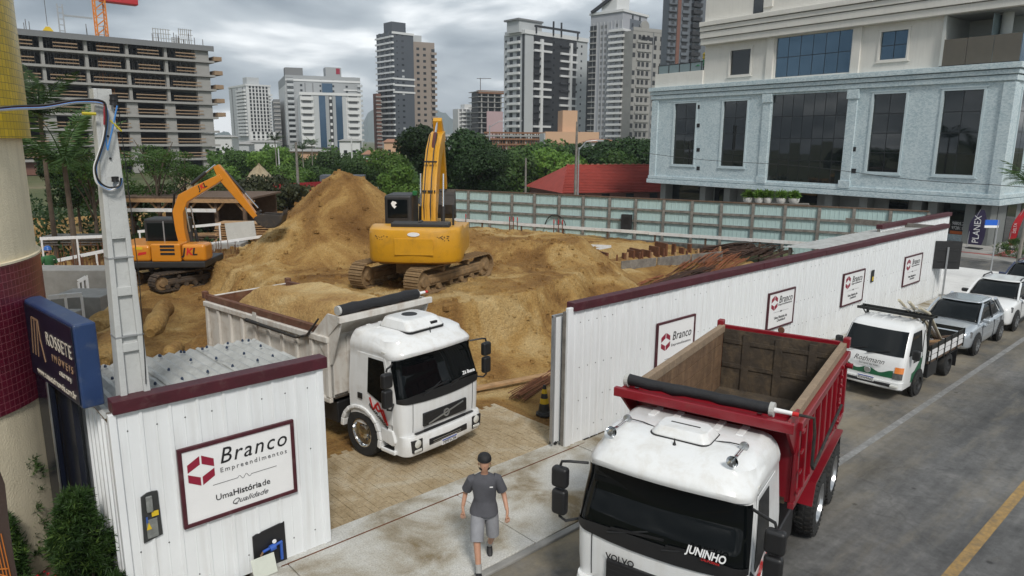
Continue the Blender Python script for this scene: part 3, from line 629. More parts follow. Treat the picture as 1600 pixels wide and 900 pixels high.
def truck_cab(t, body, plate, extras):
    cab_shell(t, body)
    for s in (-1,1):
        dp = [(-.30,.95),(-.28,1.5),(-.52,2.28),(-1.38,2.28),(-1.40,1.12),(-1.15,.95)]
        a = side_poly(dp,s,.004); b = side_poly(dp,s,.016); d = MB().loft([a,b]).build('door',body,t,bevel=.006)
        MB().box(-1.34,-1.20,s*1.15,s*1.166,1.30,1.42).build('handle','black_plastic',d)
        wp = [(-.36,1.46),(-.40,1.62),(-.56,2.22),(-1.02,2.22),(-1.02,1.50),(-.62,1.36),(-.42,1.34)]
        MB().loft([side_poly(wp,s,.017),side_poly(wp,s,.024)]).build('side_window','dark_glass',t)
        # fender arch
        arc = [( -1.30+.66*math.cos(a), .54+.60*math.sin(a)) for a in [PI*k/10 for k in range(-1,11)]]; arc2 = [(-1.30+.56*math.cos(a), .54+.52*math.sin(a)) for a in [PI*k/10 for k in range(-1,11)]]
        f = MB()
        for k in range(len(arc)-1):
            q = [arc[k],arc[k+1],arc2[k+1],arc2[k]]; f.loft([[(u,s*.80,v) for u,v in q],[(u,s*1.175,v) for u,v in q]])
        f.build('fender',body,t,bevel=.02)
        # step box between wheel and bumper
        MB().prism([(-.66,.84),(-.30,.84),(-.22,.60),(-.30,.50),(-.62,.55)],'y',s*.80,s*1.15).build('step_box',body,t,bevel=.03)
        st = MB().box(-.66,-.24,min(s*.78,s*1.16),max(s*.78,s*1.16),.33,.42).build('step',body,t,bevel=.02); MB().box(-.60,-.30,min(s*.84,s*1.13),max(s*.84,s*1.13),.42,.43).build('tread_plate','black_plastic',st)
        MB().box(-.62,-.34,min(s*.74,s*.98),max(s*.74,s*.98),.42,.56).build('step_riser',body,t)
        # mirrors
        m = MB().tube([(-.30,s*1.10,2.22),(-.12,s*1.30,2.26),(-.10,s*1.40,2.24),(-.10,s*1.42,2.18)],.020,8).build('mirror','black_plastic',t,smooth=True)
        MB().tube([(-.25,s*1.13,1.42),(-.10,s*1.32,1.38),(-.10,s*1.42,1.42),(-.10,s*1.42,1.5)],.020,8).build('lower_arm','black_plastic',m,smooth=True)
        MB().box(-.17,-.03,s*1.42-.11,s*1.42+.11,1.46,1.83).build('main_mirror','black_plastic',m,bevel=.05,seg=3)
        MB().box(-.17,-.03,s*1.42-.12,s*1.42+.12,1.86,2.16).build('wide_mirror','black_plastic',m,bevel=.05,seg=3)
        MB().box(-.64,-.52,s*1.075-.02,s*1.075+.02,2.36,2.41).build('marker_lamp','lamp_glass',t,bevel=.01)
    for y in (-.62,-.3,.3,.62): MB().box(-1.62,-1.26,y-.05,y+.05,2.66,2.712).build('roof_rib',body,t,bevel=.01)
    for s in (-1,1): MB().tube([(interp(CAB,z)[0]+.012,s*.86,z) for z in (.80,1.0,1.2,1.44)],.006,5).build('panel_gap','ink_black',t); MB().tube([(-.33,s*(interp(CAB,z)[1]+.002),z) for z in (.8,1.0,1.3,1.5)]+[(-.57,s*(interp(CAB,2.29)[1]+.002),2.29)],.006,5).build('panel_gap','ink_black',t)
    # nose: lower panel seams, grille, bumper, lamps
    MB().box(-.0,.062,-.83,.83,.76,.775).build('nose_seam','black_plastic',t)
    g = MB().box(.00,.065,-.62,.62,.86,1.14).build('grille','black_plastic',t,bevel=.02)
    MB().bar((.072,-.5,.90),(.072,.5,1.10),.012,.03).build('diagonal_bar','silver',g)
    MB().lathe([(.085,-.01),(.085,.012),(.055,.012),(.055,-.01)],(.072,0,1.0),20,'x').build('badge','silver',g,smooth=True)
    for z in (.93,1.0,1.07): MB().box(.062,.069,-.58,.58,z,z+.012).build('slat','steel_dark',g)
    MB().box(.01,.055,-.60,.60,.72,.79).build('lower_grille','ink_black',t,bevel=.01)
    br = [plan_ring(.10,1.10,.20,-.34,z,bow=.04,rb=.04) for z in (.34,.40,.70,.74)]; br[0] = [(x-.03,y,z) for x,y,z in br[0]]; br[3] = [(x-.03,y,z) for x,y,z in br[3]]
    bp = MB().loft(br).build('bumper',body,t,smooth=True)
    MB().box(.08,.142,-.55,.55,.46,.60).build('air_intake','ink_black',bp,bevel=.02)
    for z in (.49,.53): MB().box(.13,.15,-.45,.35,z,z+.012).build('intake_bar','silver',bp)
    pl = MB().box(.125,.158,-.22,.22,.36,.48).build('number_plate','plate_white',t,bevel=.004); MB().box(.157,.161,-.21,.21,.45,.475).build('plate_band','plate_blue',pl)
    text('plate_text',plate,.10,'ink_black',pl,(.162,0,.405),(PI/2,0,PI/2),ext=.001,sx=.9)
    for s in (-1,1):
        h = MB().prism([(s*.72,.40),(s*.98,.42),(s*1.0,.68),(s*.72,.68)],'x',.05,.125).build('headlight','steel_dark',t,bevel=.01)
        MB().lathe([(.001,.03),(.07,.02),(.10,0.0),(.10,-.03)],(.115,s*.85,.59),16,'x').build('lens','lamp_glass',h,smooth=True)
        MB().box(.10,.132,s*.85-.10,s*.85+.10,.42,.48).build('fog_lens','lamp_glass',h,bevel=.01)
    for s in (-1,1): wheel(t,-1.30,s*.98,.52,.30,s,'chrome' if extras == 'white' else 'silver',name='front_wheel')
def tipper(label, px, py, head, kind):
    t = thing('tipper_truck', label, 'truck', (px,py,0), head, 'tipper trucks')
    truck_cab(t,'truck_white','MMF5C84' if kind == 'white' else 'QIX3D20',kind)
    ry = .95
    if kind == 'white':
        X0,X1,hw,zf,zt = -2.15,-7.35,1.20,1.15,2.55; bm,rim = 'bed_white','bed_rust'; axles = (-5.2,-6.5)
    else:
        X0,X1,hw,zf,zt = -2.05,-6.15,1.17,1.60,2.85; bm,rim = 'truck_red','rim_plank'; axles = (-4.25,-5.55)
    MB().box(X1+.2,-1.2,-.48,-.38,.72,1.0).box(X1+.2,-1.2,.38,.48,.72,1.0).box(-2.1,-1.9,-.48,.48,.75,.95).box(X1+.3,X1+.45,-.48,.48,.75,.95).build('chassis','chassis',t)
    for s in (-1,1):
        for x in axles:
            wheel(t,x,s*(1.13 if kind == 'red' else 1.04),.56 if kind == 'red' else .53,.29,s,'silver',36,name='rear_wheel'); 
            MB().lathe([(.3,-.14),(.5,-.13),(.53,-.08),(.53,.08),(.5,.13),(.3,.14)],(x,s*.70,.53),24,'y').build('inner_tyre','rubber',t,smooth=True)
        MB().box(-2.2,-3.2,s*.60-.0,s*1.05,.45,.95).build('fuel_tank' if s > 0 else 'battery_box','black_plastic',t,bevel=.04)
        a0,a1 = axles[0]+.62, axles[1]-.62
        MB().hexa([(a1,s*.80,1.16),(a0,s*.80,1.16),(a0,s*1.27,1.16),(a1,s*1.27,1.16),(a1,s*.80,1.20),(a0,s*.80,1.20),(a0,s*1.27,1.20),(a1,s*1.27,1.20)]).hexa([(a0,s*.80,1.19),(a0+.18,s*.80,.86),(a0+.18,s*1.27,.86),(a0,s*1.27,1.19),(a0,s*.8,1.15),(a0+.15,s*.8,.85),(a0+.15,s*1.27,.85),(a0,s*1.27,1.15)]).build('mudguard',bm if kind == 'red' else 'black_plastic',t)
        MB().box(a1-.02,a1,s*.80,s*1.24,.25,1.08).build('mud_flap','black_plastic',t)
    for x in axles: MB().cyl((x,-1.0,.53),(x,1.0,.53),.09,n=12).build('axle','chassis',t)
    # body: floor, two sides with ribs, front wall, tailgate
    MB().box(X1,X0,-hw+.06,hw-.06,zf-.10,zf).build('bed_floor','bed_inside',t)
    for x in (X0-.5,(X0+X1)/2,X1+.6): MB().box(x-.06,x+.06,-.95,.95,1.0,zf-.10).build('cross_bearer','chassis',t)
    for s in (-1,1):
        ya,yb = sorted((s*(hw-.05),s*hw)); sd = MB().box(X1,X0,ya,yb,zf-.06,zt-.02).build('bed_side',bm,t)
        ya,yb = sorted((s*(hw-.075),s*(hw-.052))); MB().box(X1+.03,X0-.03,ya,yb,zf,zt-.06).build('inner_lining','bed_plank' if kind == 'red' else 'bed_rust',sd)
        if kind == 'red':
            for k in range(5): MB().box(X1+.08,X0-.08,min(s*(hw-.09),s*(hw-.076)),max(s*(hw-.09),s*(hw-.076)),zf+.03+k*.23,zf+.03+k*.23+.214).build('lining_plank','bed_plank',sd)
        nr = 9 if kind == 'white' else 8
        for k in range(nr+1):
            x = X1+.06+(X0-X1-.12)*k/nr; w2 = .055
            ya,yb = sorted((s*hw,s*(hw+.075)))
            MB().hexa([(x-w2,s*hw,zf-.10),(x+w2,s*hw,zf-.10),(x+w2,s*(hw+.085),zf-.02),(x-w2,s*(hw+.085),zf-.02),(x-w2,s*hw,zt-.22),(x+w2,s*hw,zt-.22),(x+w2,s*(hw+.06),zt-.22),(x-w2,s*(hw+.06),zt-.22)]).build('rib',bm,sd,bevel=.012)
        ya,yb = sorted((s*(hw-.03),s*(hw+.09))); MB().box(X1-.02,X0,ya,yb,zt-.23,zt-.10).build('top_rail',bm,sd,bevel=.015)
        ya,yb = sorted((s*(hw-.02),s*(hw+.07))); MB().box(X1,X0,ya,yb,zf-.16,zf-.06).build('bottom_rail',bm,sd,bevel=.012)
        ya,yb = sorted((s*(hw-.10),s*(hw+.015))); MB().box(X1,X0,ya,yb,zt-.098,zt+(.06 if kind == 'white' else .05)).build('rim_board',rim,sd,bevel=.01)
        if kind == 'white':
            for k in range(4): MB().box(X1+.30+k*.56,X1+.46+k*.56,min(s*hw,s*(hw+.006)),max(s*hw,s*(hw+.006)),zf+.10,zf+.16).build('reflector','red_mark',sd)
            MB().hexa([(X1+2.3,s*(hw+.091),zt-.24),(X1+2.55,s*(hw+.091),zt-.24),(X1+2.55,s*(hw+.10),zt-.24),(X1+2.3,s*(hw+.10),zt-.24),(X1+2.36,s*(hw+.091),zt-.0),(X1+2.5,s*(hw+.091),zt-.0),(X1+2.5,s*(hw+.10),zt-.0),(X1+2.36,s*(hw+.10),zt-.0)]).build('bracket',bm,sd)
    tg = MB().box(X1-.07,X1,-hw,hw,zf-.05,zt+(.0 if kind == 'white' else .05)).build('tailgate',bm if kind == 'red' else 'bed_white',t,bevel=.01)
    MB().box(X1+.001,X1+.02,-hw+.08,hw-.08,zf,zt-.02).build('gate_lining','bed_inside' if kind == 'red' else 'bed_rust',tg)
    for y in (-.62,0,.62): MB().box(X1+.02,X1+.045,y-.07,y+.07,zf,zt-.08).build('gate_rib','bed_inside' if kind == 'red' else 'bed_rust',tg)
    for z in (zf+.45,zf+.95): MB().box(X1+.02,X1+.038,-hw+.1,hw-.1,z,z+.08).build('gate_bar','bed_inside' if kind == 'red' else 'bed_rust',tg)
    for s in (-1,1): MB().box(X1-.12,X1+.05,s*hw-.06,s*hw+.06,zt-.05,zt+.14).build('hinge',rim if kind == 'white' else bm,tg,bevel=.02)
    fw = MB().box(X0-.05,X0,-hw,hw,zf-.06,zt).build('front_wall',bm,t)
    MB().box(X0-.07,X0-.052,-hw+.08,hw-.08,zf,zt-.02).build('inner_lining','bed_inside' if kind == 'red' else 'bed_rust',fw)
    for y in (-.75,0,.75) if kind == 'white' else (-.4,.4): MB().box(X0,X0+.05,y-.05,y+.05,zf-.05,zt-.15).build('rib',bm,fw,bevel=.01)
    CX = X0+(.62 if kind == 'red' else .45); cz = zt+.10 if kind == 'red' else zt+.42
    # canopy lip over the cab
    zl = zt-.12
    MB().hexa([(X0-.04,-hw-.03,zl+.0),(CX,-hw-.09,cz-.12),(CX,hw+.09,cz-.12),(X0-.04,hw+.03,zl),(X0-.04,-hw-.03,zl+.04),(CX,-hw-.09,cz-.07),(CX,hw+.09,cz-.07),(X0-.04,hw+.03,zl+.04)]).build('canopy',bm,t)
    MB().box(CX-.04,CX+.05,-hw-.10,hw+.10,cz-.135,cz).build('canopy_edge',bm,t,bevel=.012)
    for s in (-1,1):
        ys = sorted((s*(hw-.01),s*(hw+.03))); MB().prism([(X0-.55 if kind == 'white' else X0-.02,zt-.1),(X0+.0,zf+.7),(X0+.05,zf+.7),(CX,cz-.12),(CX-.05,cz-.02),(X0-.02,cz-.02)],'y',*ys).build('canopy_cheek',bm,t)
    if kind == 'white':
        MB().box(X0-.0,CX-.05,-.9,.9,cz-.08,cz-.06).build('canopy_board','bed_rust',t)
    # rolled tarpaulin
    n = 12; rx = CX-.22 if kind == 'red' else CX-.12; rz = cz+(.10 if kind == 'white' else .055)
    MB().tube([(rx+rnd.uniform(-.012,.012),-hw+.02+(2*hw-.25)*k/n,rz+rnd.uniform(-.012,.012)) for k in range(n+1)],[(.115 if kind == 'white' else .080)+rnd.uniform(-.008,.014) for k in range(n+1)],14).build('rolled_tarp','tarp',t,smooth=True)
    for y in (-hw-.03,hw-.27): MB().cyl((rx,y,rz),(rx,y+.06,rz),.100,n=16).build('tarp_collar','pipe_end',t)
    MB().cyl((rx,hw-.21,rz),(rx,hw+.02,rz),.035,.028,12).build('tarp_shaft','sign_white',t); MB().cyl((rx,hw+.02,rz),(rx,hw+.10,rz),.03,n=10).build('shaft_tip','red_mark',t)
    for y in (-hw+.15,hw-.4): MB().box(rx-.03,rx+.03,y-.03,y+.03,cz-.2,rz-.09).build('tarp_bracket',bm,t)
    if kind == 'red':
        MB().tube([(rx,hw+.08,rz),(rx-.05,hw+.28,rz-.02),(rx-.08,hw+.30,rz-.25),(rx-.10,hw+.30,rz-.70),(rx-.22,hw+.30,rz-.80),(rx-1.1,hw+.32,rz-.62),(rx-2.0,hw+.34,rz-.45)],.022,8).build('tarp_crank','chassis',t,smooth=True)
        for k in range(4): MB().box(X0-.12,X0+.02,hw+.085,hw+.115,zf+.1+k*.3,zf+.14+k*.3).build('ladder_rung',bm,t)
        ch = MB()
        for k in range(14): ch.lathe([(.03,-.012),(.042,0),(.03,.012)],(X1+.95,hw+.10,zt-.15-k*.085),8,'y' if k%2 else 'x')
        ch.build('chain','truck_red',t); MB().lathe([(.05,-.015),(.065,0),(.05,.015)],(X1-.03,0,zt+.10),14,'x').build('lifting_ring','bed_rust',t)
        for s in (-1,1): MB().cyl((X1+.1,s*(hw+.05),zt-.35),(X1+.1,s*(hw+.16),zt-.35),.05,n=10).build('gate_pin',bm,t)
        text('maker_name','VOLVO',.12,'ink_black',t,(.07,-.42,1.19),(PI/2,0,PI/2),bold=.02)
        text('windscreen_sticker','JUNINHO',.135,'sign_white',t,(.062,.68,1.66),(R(75),0,PI/2),bold=.025,shear=.2,sx=.82)
        text('windscreen_sticker','CALIFORNIA',.04,'red_mark',t,(.072,.74,1.59),(R(75),0,PI/2),shear=.2)
        # roof hatch and air horns
        MB().loft([plan_ring(-.66,.40,.12,-1.22,z,0,.1) if z < 2.72 else plan_ring(-.66-(z-2.7)*.7,.40-(z-2.7)*.6,.10,-1.22+(z-2.7)*.7,z,0,.09) for z in (2.66,2.715,2.80,2.815)]).build('roof_hatch','truck_white',t,bevel=.012)
        MB().loft([plan_ring(-.645,.415,.12,-1.235,z,0,.1) for z in (2.66,2.705)]).build('hatch_seal','black_plastic',t,bevel=.01)
        MB().box(-.96,-.93,-.2,.2,2.815,2.818).build('hatch_slot','black_plastic',t)
        for s in (-1,1):
            h = MB().lathe([(.020,-.30),(.022,0.0),(.035,.12),(.075,.20),(.07,.19),(.02,.1),(.005,.05)],(-.55,s*.80,2.73),16,'x').build('air_horn','chrome',t,smooth=True)
            MB().lathe([(.01,-.02),(.06,-.015),(.06,.02),(.01,.03)],(-.86,s*.80,2.74),14,'x').build('horn_cap','silver',h,smooth=True)
            MB().box(-.88,-.84,s*.80-.02,s*.80+.02,2.58,2.72).build('horn_bracket','silver',h)
            MB().tube([(-.88,s*.78,2.74),(-.92,s*.60,2.72),(-.90,s*.42,2.70)],.008,6).build('air_hose','black_plastic',h)
        MB().lathe([(.03,0),(.012,.05),(.003,.10)],(-.55,0,2.66),8).build('antenna','black_plastic',t)
    else:
        MB().loft([plan_ring(-.46,.50,.12,-1.42,2.66,0,.1),plan_ring(-.44,.51,.12,-1.44,2.72,0,.1),plan_ring(-.56,.46,.14,-1.36,2.87,0,.1),plan_ring(-.66,.40,.14,-1.28,2.91,0,.1)]).build('air_conditioner','truck_white',t,bevel=.025)
        MB().lathe([(.17,0),(.16,.012),(.02,.012)],(-1.0,0,2.908),20).build('ac_fan','ink_black',t); MB().box(-.53,-.465,.12,.30,2.765,2.81).build('ac_label','ink_black',t)
        MB().loft([plan_ring(-.435,.52,.12,-1.45,z,0,.1) for z in (2.66,2.70)]).build('ac_seal','black_plastic',t)
        MB().tube([(-.36,.0,2.60),(-.38,0,2.74)],.01,6).build('antenna','black_plastic',t)
        text('windscreen_sticker','Zé Busca',.10,'sign_white',t,(.045,.70,1.70),(R(75),0,PI/2),bold=.03)
        # dark hand lever along the side, sand heap
        MB().tube([(X0-.3,-hw-.05,zt+.25),(X0-.62,-hw-.14,zt-.15),(X0-1.0,-hw-.16,zt-.26),(X0-3.0,-hw-.18,zt-.20)],[.02,.03,.03,.045],8).build('tarp_lever','chassis',t,smooth=True)
        b = MB(); nx_,ny_ = 44,22; vs = []
        for i in range(nx_+1):
            for j in range(ny_+1):
                u = i/nx_; v = j/ny_*2-1; x = X0-.10-(X0-X1-.2)*u; y = v*(hw-.09)
                z = zt-.40+.80*min(1,1.5*(1-abs(v+.0)**1.9))*sst(0,.16,u+.05)*(1-sst(.62,.96,u+.10*v))+.08*fbm(x,y,1.6,4,4.4)+.03*fbm(x,y,6,2,1.4)
                vs.append((x,y,z))
        b.add(vs,[(i*(ny_+1)+j,i*(ny_+1)+j+1,(i+1)*(ny_+1)+j+1,(i+1)*(ny_+1)+j) for i in range(nx_) for j in range(ny_)])
        mixmat('sand_dry',((0.27,0.15,0.055),(0.41,0.265,0.105),(0.52,0.385,0.19)),.8,.95,.9,9,bdist=.08,fine=24); lo = b.build('sand_load','sand_dry',None,smooth=True); lo.location = (px,py,0); lo.rotation_euler = (0,0,head); tag(lo,'heaped load of brown sand in the bed of the white tipper','sand')
        for p in lo.data.polygons: p.use_smooth = True
        MB().lathe([(.25,0),(.45,.02),(.5,.10),(.5,.2),(.45,.28),(.25,.3)],(-1.95,-.75,1.45),24,'y').build('spare_wheel','rubber',t,smooth=True)
    # door graphics
    for s in (-1,1):
        y = s*1.162; z0 = 1.30
        g = MB()
        for a,b in (((-.95,1.40),(-.86,1.15)),((-.86,1.15),(-.70,1.34)),((-.70,1.34),(-.48,.98)),((-.80,1.28),(-.70,1.16)),((-.70,1.16),(-.55,1.22)),((-.55,1.22),(-.42,.93))):
            g.bar((a[0],y,a[1]),(b[0],y,b[1]),.004,.045,(0,0,1))
        g.build('door_graphic','red_mark',t)
        o = text('door_lettering','TERRAPLANAGEM',.085,'ink_black',t,(-.70,y,1.06),(PI/2,0,PI if s > 0 else 0),bold=.02)
        o.rotation_euler = (PI/2, R(33)*(1 if s < 0 else 1) , PI if s > 0 else 0)
    return t
tipper('white tipper truck loaded with sand, standing in the gate opening',8.19,11.18,R(-81.7),'white')
tipper('white cab tipper truck with an empty red bed, parked on the street',6.72,4.76,R(194.5),'red')
# ---------------------------------------------------------------- parked vehicles
mat('car_silver',(0.50,0.54,0.58),0.25,0.03,2,metal=0.55,coat=0.6); mat('car_white',(0.72,0.73,0.73),0.25,0.02,2,coat=0.6)
mat('car_blue',(0.012,0.022,0.075),0.22,0.05,2,coat=0.8); mat('green_print',(0.012,0.10,0.045),0.4,0.05); mat('alloy',(0.42,0.43,0.44),0.3,0.1,metal=0.8)
mat('tinted',(0.006,0.008,0.009),0.04,0,spec=0.25); mat('lamp_dark',(0.10,0.10,0.10),0.12,0.4,14,spec=.8)
def car(name, label, body, px, py, head, L, W_, Hc, wb, hood, belt, ws, roof_f, roof_b, tail, bumper=None, rails=False, wr=.32, plate=True):
    """x=0 at the nose, car runs to -L. hood/belt heights; ws = windscreen base x, roof_f/roof_b = ends of roof"""
    t = thing(name,label,'car',(px,py,0),head,'cars parked along the kerb'); hw = W_/2
    st = [(0.0,.72,.42,hood-.22),(-.05,.86,.26,hood-.13),(-.20,.95,.22,hood-.06),(-.55,.985,.20,hood-.0),(-wb*.35,1.0,.20,hood+.05),(ws,1.0,.20,belt),(-L*.55,1.0,.20,belt+.02),(-L*.8,1.0,.20,belt+.04),(-L+.35,.985,.22,belt+.03),(-L+.08,.93,.26,belt-.02),(-L,.80,.40,belt-.15)]
    rings = []
    for x,f,zb,zt in st:
        w = hw*f; zm = zb+(zt-zb)*.55
        h = [(w*.90,zb),(w*.985,zb+.10),(w,zm),(w*.985,zt-.10),(w*.93,zt-.025),(w*.72,zt+.015),(w*.35,zt+.035)]
        rings.append([(x,y,z) for y,z in h]+[(x,-y,z) for y,z in reversed(h)])
    MB().loft(rings).build('body',body,t,smooth=True,sub=2)
    # greenhouse
    nz = 5; gr = []
    for i in range(nz+1):
        u = i/nz; z = belt-.04+(Hc-.05-belt+.04)*u; c = math.sin(u*PI/2)*.05
        xf = ws+(roof_f-ws)*u+c*.6; xb = tail+(roof_b-tail)*u-c*.4; w = hw*.90+(hw*.73-hw*.90)*u
        gr.append(plan_ring(xf,w,.22,xb,z,.06,.20))
    MB().loft(gr).build('windows','tinted',t,smooth=True,sub=1)
    top = [plan_ring(roof_f+.03+.03,hw*.73+.012,.22,roof_b-.03,Hc-.055,.06,.20),plan_ring(roof_f-.02,hw*.72,.22,roof_b+.02,Hc-.015,.06,.20),plan_ring(roof_f-.25,hw*.55,.18,roof_b+.25,Hc,.02,.14)]
    MB().loft(top).build('roof',body,t,smooth=True,sub=1)
    for s in (-1,1):
        zt_ = Hc-.05
        MB().tube([(ws-.02,s*hw*.895,belt-.01),((ws+roof_f)/2+.02,s*hw*.82,(belt+zt_)/2+.03),(roof_f-.06,s*(hw*.73+.0),zt_)],.035,6).build('pillar',body,t,smooth=True)
        MB().tube([(tail+.1,s*hw*.885,belt),(roof_b+.1,s*hw*.735,zt_)],.06,6).build('pillar',body,t,smooth=True)
        xm = (ws+tail)/2-.1; MB().bar((xm,s*(hw*.90),belt),(xm+.03,s*(hw*.735+.01),zt_),.03,.07,(1,0,0)).build('door_pillar','black_plastic',t)
        m = MB().box(ws-.42,ws-.26,min(s*hw*.93,s*(hw+.16)),max(s*hw*.93,s*(hw+.16)),belt+.02,belt+.15).build('mirror',body if body != 'car_white' else 'black_plastic',t,bevel=.04)
        for x in (-.82,-.82-wb):
            MB().lathe([(.05,-.02),(wr+.07,-.02),(wr+.07,.012),(.05,.012)],(x,s*(hw-.005),wr+.02),24,'y').build('wheel_arch','black_plastic',t)
            w = wheel(t,x,s*(hw-.06),wr,.19,s,'alloy')
            for k in range(5):
                a = 2*PI*k/5+.3; MB().bar((wr*.15*math.cos(a),s*.09,wr*.15*math.sin(a)),(wr*.56*math.cos(a),s*.088,wr*.56*math.sin(a)),.03,.06,(0,1,0)).build('spoke','alloy',w)
        if bumper: MB().box(-.82-wb+.4,-.82-.4,min(s*(hw-.01),s*(hw+.012)),max(s*(hw-.01),s*(hw+.012)),.22,.36).build('sill_cladding','black_plastic',t,bevel=.02)
        hl = MB().hexa([(-.02,s*hw*.45,hood-.30),(-.30,s*hw*.955,hood-.27),(-.32,s*hw*.93,hood-.10),(-.08,s*hw*.45,hood-.20),(-.01,s*hw*.47,hood-.31),(-.26,s*hw*.985,hood-.28),(-.30,s*hw*.985,hood-.11),(.0,s*hw*.47,hood-.20)]).build('headlight','lamp_dark',t)
        MB().lathe([(.01,.02),(.05,.015),(.055,-.03)],(.005,s*hw*.66,.40),12,'x').build('fog_lamp','lamp_glass',t)
        for xd in (ws-.55,xm-.35): MB().box(xd-.09,xd+.09,min(s*(hw-.005),s*(hw+.025)),max(s*(hw-.005),s*(hw+.025)),belt-.13,belt-.105).build('door_handle',body,t)
        for xd in (ws-.25,xm,tail+.55): MB().box(xd-.006,xd+.006,min(s*(hw-.02),s*(hw+.003)),max(s*(hw-.02),s*(hw+.003)),.30,belt-.05).build('door_seam','ink_black',t)
        if rails: MB().tube([(roof_f-.25,s*hw*.66,Hc-.02),(roof_f-.35,s*hw*.66,Hc+.05),(roof_b+.35,s*hw*.66,Hc+.05),(roof_b+.25,s*hw*.66,Hc-.02)],.025,6).build('roof_rail','black_plastic',t)
    MB().box(-.04,.025,-hw*.42,hw*.42,hood-.33,hood-.20).build('grille','ink_black',t,bevel=.02)
    MB().box(-.03,.02,-hw*.60,hw*.60,.30,.44).build('lower_grille','ink_black',t,bevel=.02)
    MB().lathe([(.01,.03),(.05,.028),(.05,-.02)],(.015,0,hood-.255),14,'x').build('badge','silver',t)
    pl = MB().box(.01,.04,-.2,.2,.45,.56).build('number_plate','plate_white',t)
    for s in (0,1): MB().bar((ws+.05,-.05-s*.45,belt+.0),(ws-.10,.45-s*.45,belt+.07),.015,.02).build('wiper','ink_black',t)
    return t
car('hatchback','silver hatchback parked directly behind the small white flatbed pickup','car_silver',24.30,6.93,PI,4.05,1.75,1.50,2.52,.92,.93,-1.02,-1.78,-3.25,-3.80)
car('compact_suv','white compact crossover with black roof rails behind the silver hatchback','car_white',28.75,6.95,PI,4.15,1.80,1.60,2.60,1.02,1.04,-1.05,-1.80,-3.45,-3.95,True,True,.34)
car('dark_suv','dark blue car at the right picture edge, last in the parked row','car_blue',33.6,6.95,PI,4.4,1.85,1.68,2.65,1.06,1.08,-1.10,-1.85,-3.75,-4.25,True,True,.35)
# small flatbed pickup
HR = [(0.34,-.06,.80,.12,-1.62),(0.50,0.0,.82,.14,-1.62),(0.80,-.01,.83,.16,-1.62),(1.12,-.09,.83,.16,-1.62),(1.22,-.14,.825,.16,-1.62),(1.80,-.50,.76,.16,-1.58),(1.88,-.58,.73,.18,-1.56),(1.94,-.72,.66,.18,-1.48),(1.96,-.95,.5,.16,-1.3)]
hp = thing('flatbed_pickup','small white flatbed pickup with green wave on its nose and a pipe rack','pickup',(18.62,6.80,0),PI)
def hring(z,o=0): xf,hw,r,xb = interp(HR,z); return plan_ring(xf+o,hw+o,r,xb,z,.05)
MB().loft([hring(z) for z in (.34,.42,.5,.65,.8,1.0,1.12,1.22,1.4,1.6,1.8,1.84,1.88,1.91,1.94,1.96)]).build('cab','car_white',hp,smooth=True)
def fx(z, y, o):
    xf,hw,r,xb = interp(HR,z); xf += o; hw += o; y = max(-hw+.001,min(hw-.001,y)); e_ = abs(y)-(hw-r)
    return xf+.05*(1-(y/(hw-r))**2) if e_ <= 0 else xf-r+math.sqrt(max(0,r*r-e_*e_))
def hpatch(z0, z1, y0, y1, o, nz=5, ny=14, f=None):
    """skin patch on the nose between heights; f(y) gives an uneven top"""
    rows = []
    for i in range(nz+1):
        row = []
        for k in range(ny+1):
            y = y0+(y1-y0)*k/ny; top = f(y) if f else z1; z = z0+(top-z0)*i/nz; y2 = y*interp(HR,z)[1]/.83; row.append((fx(z,y2,o),y2,z))
        rows.append(row)
    return MB().loft(rows,closed=False)
hpatch(1.20,1.79,-.765,.765,.012).build('windscreen','tinted',hp,smooth=True)
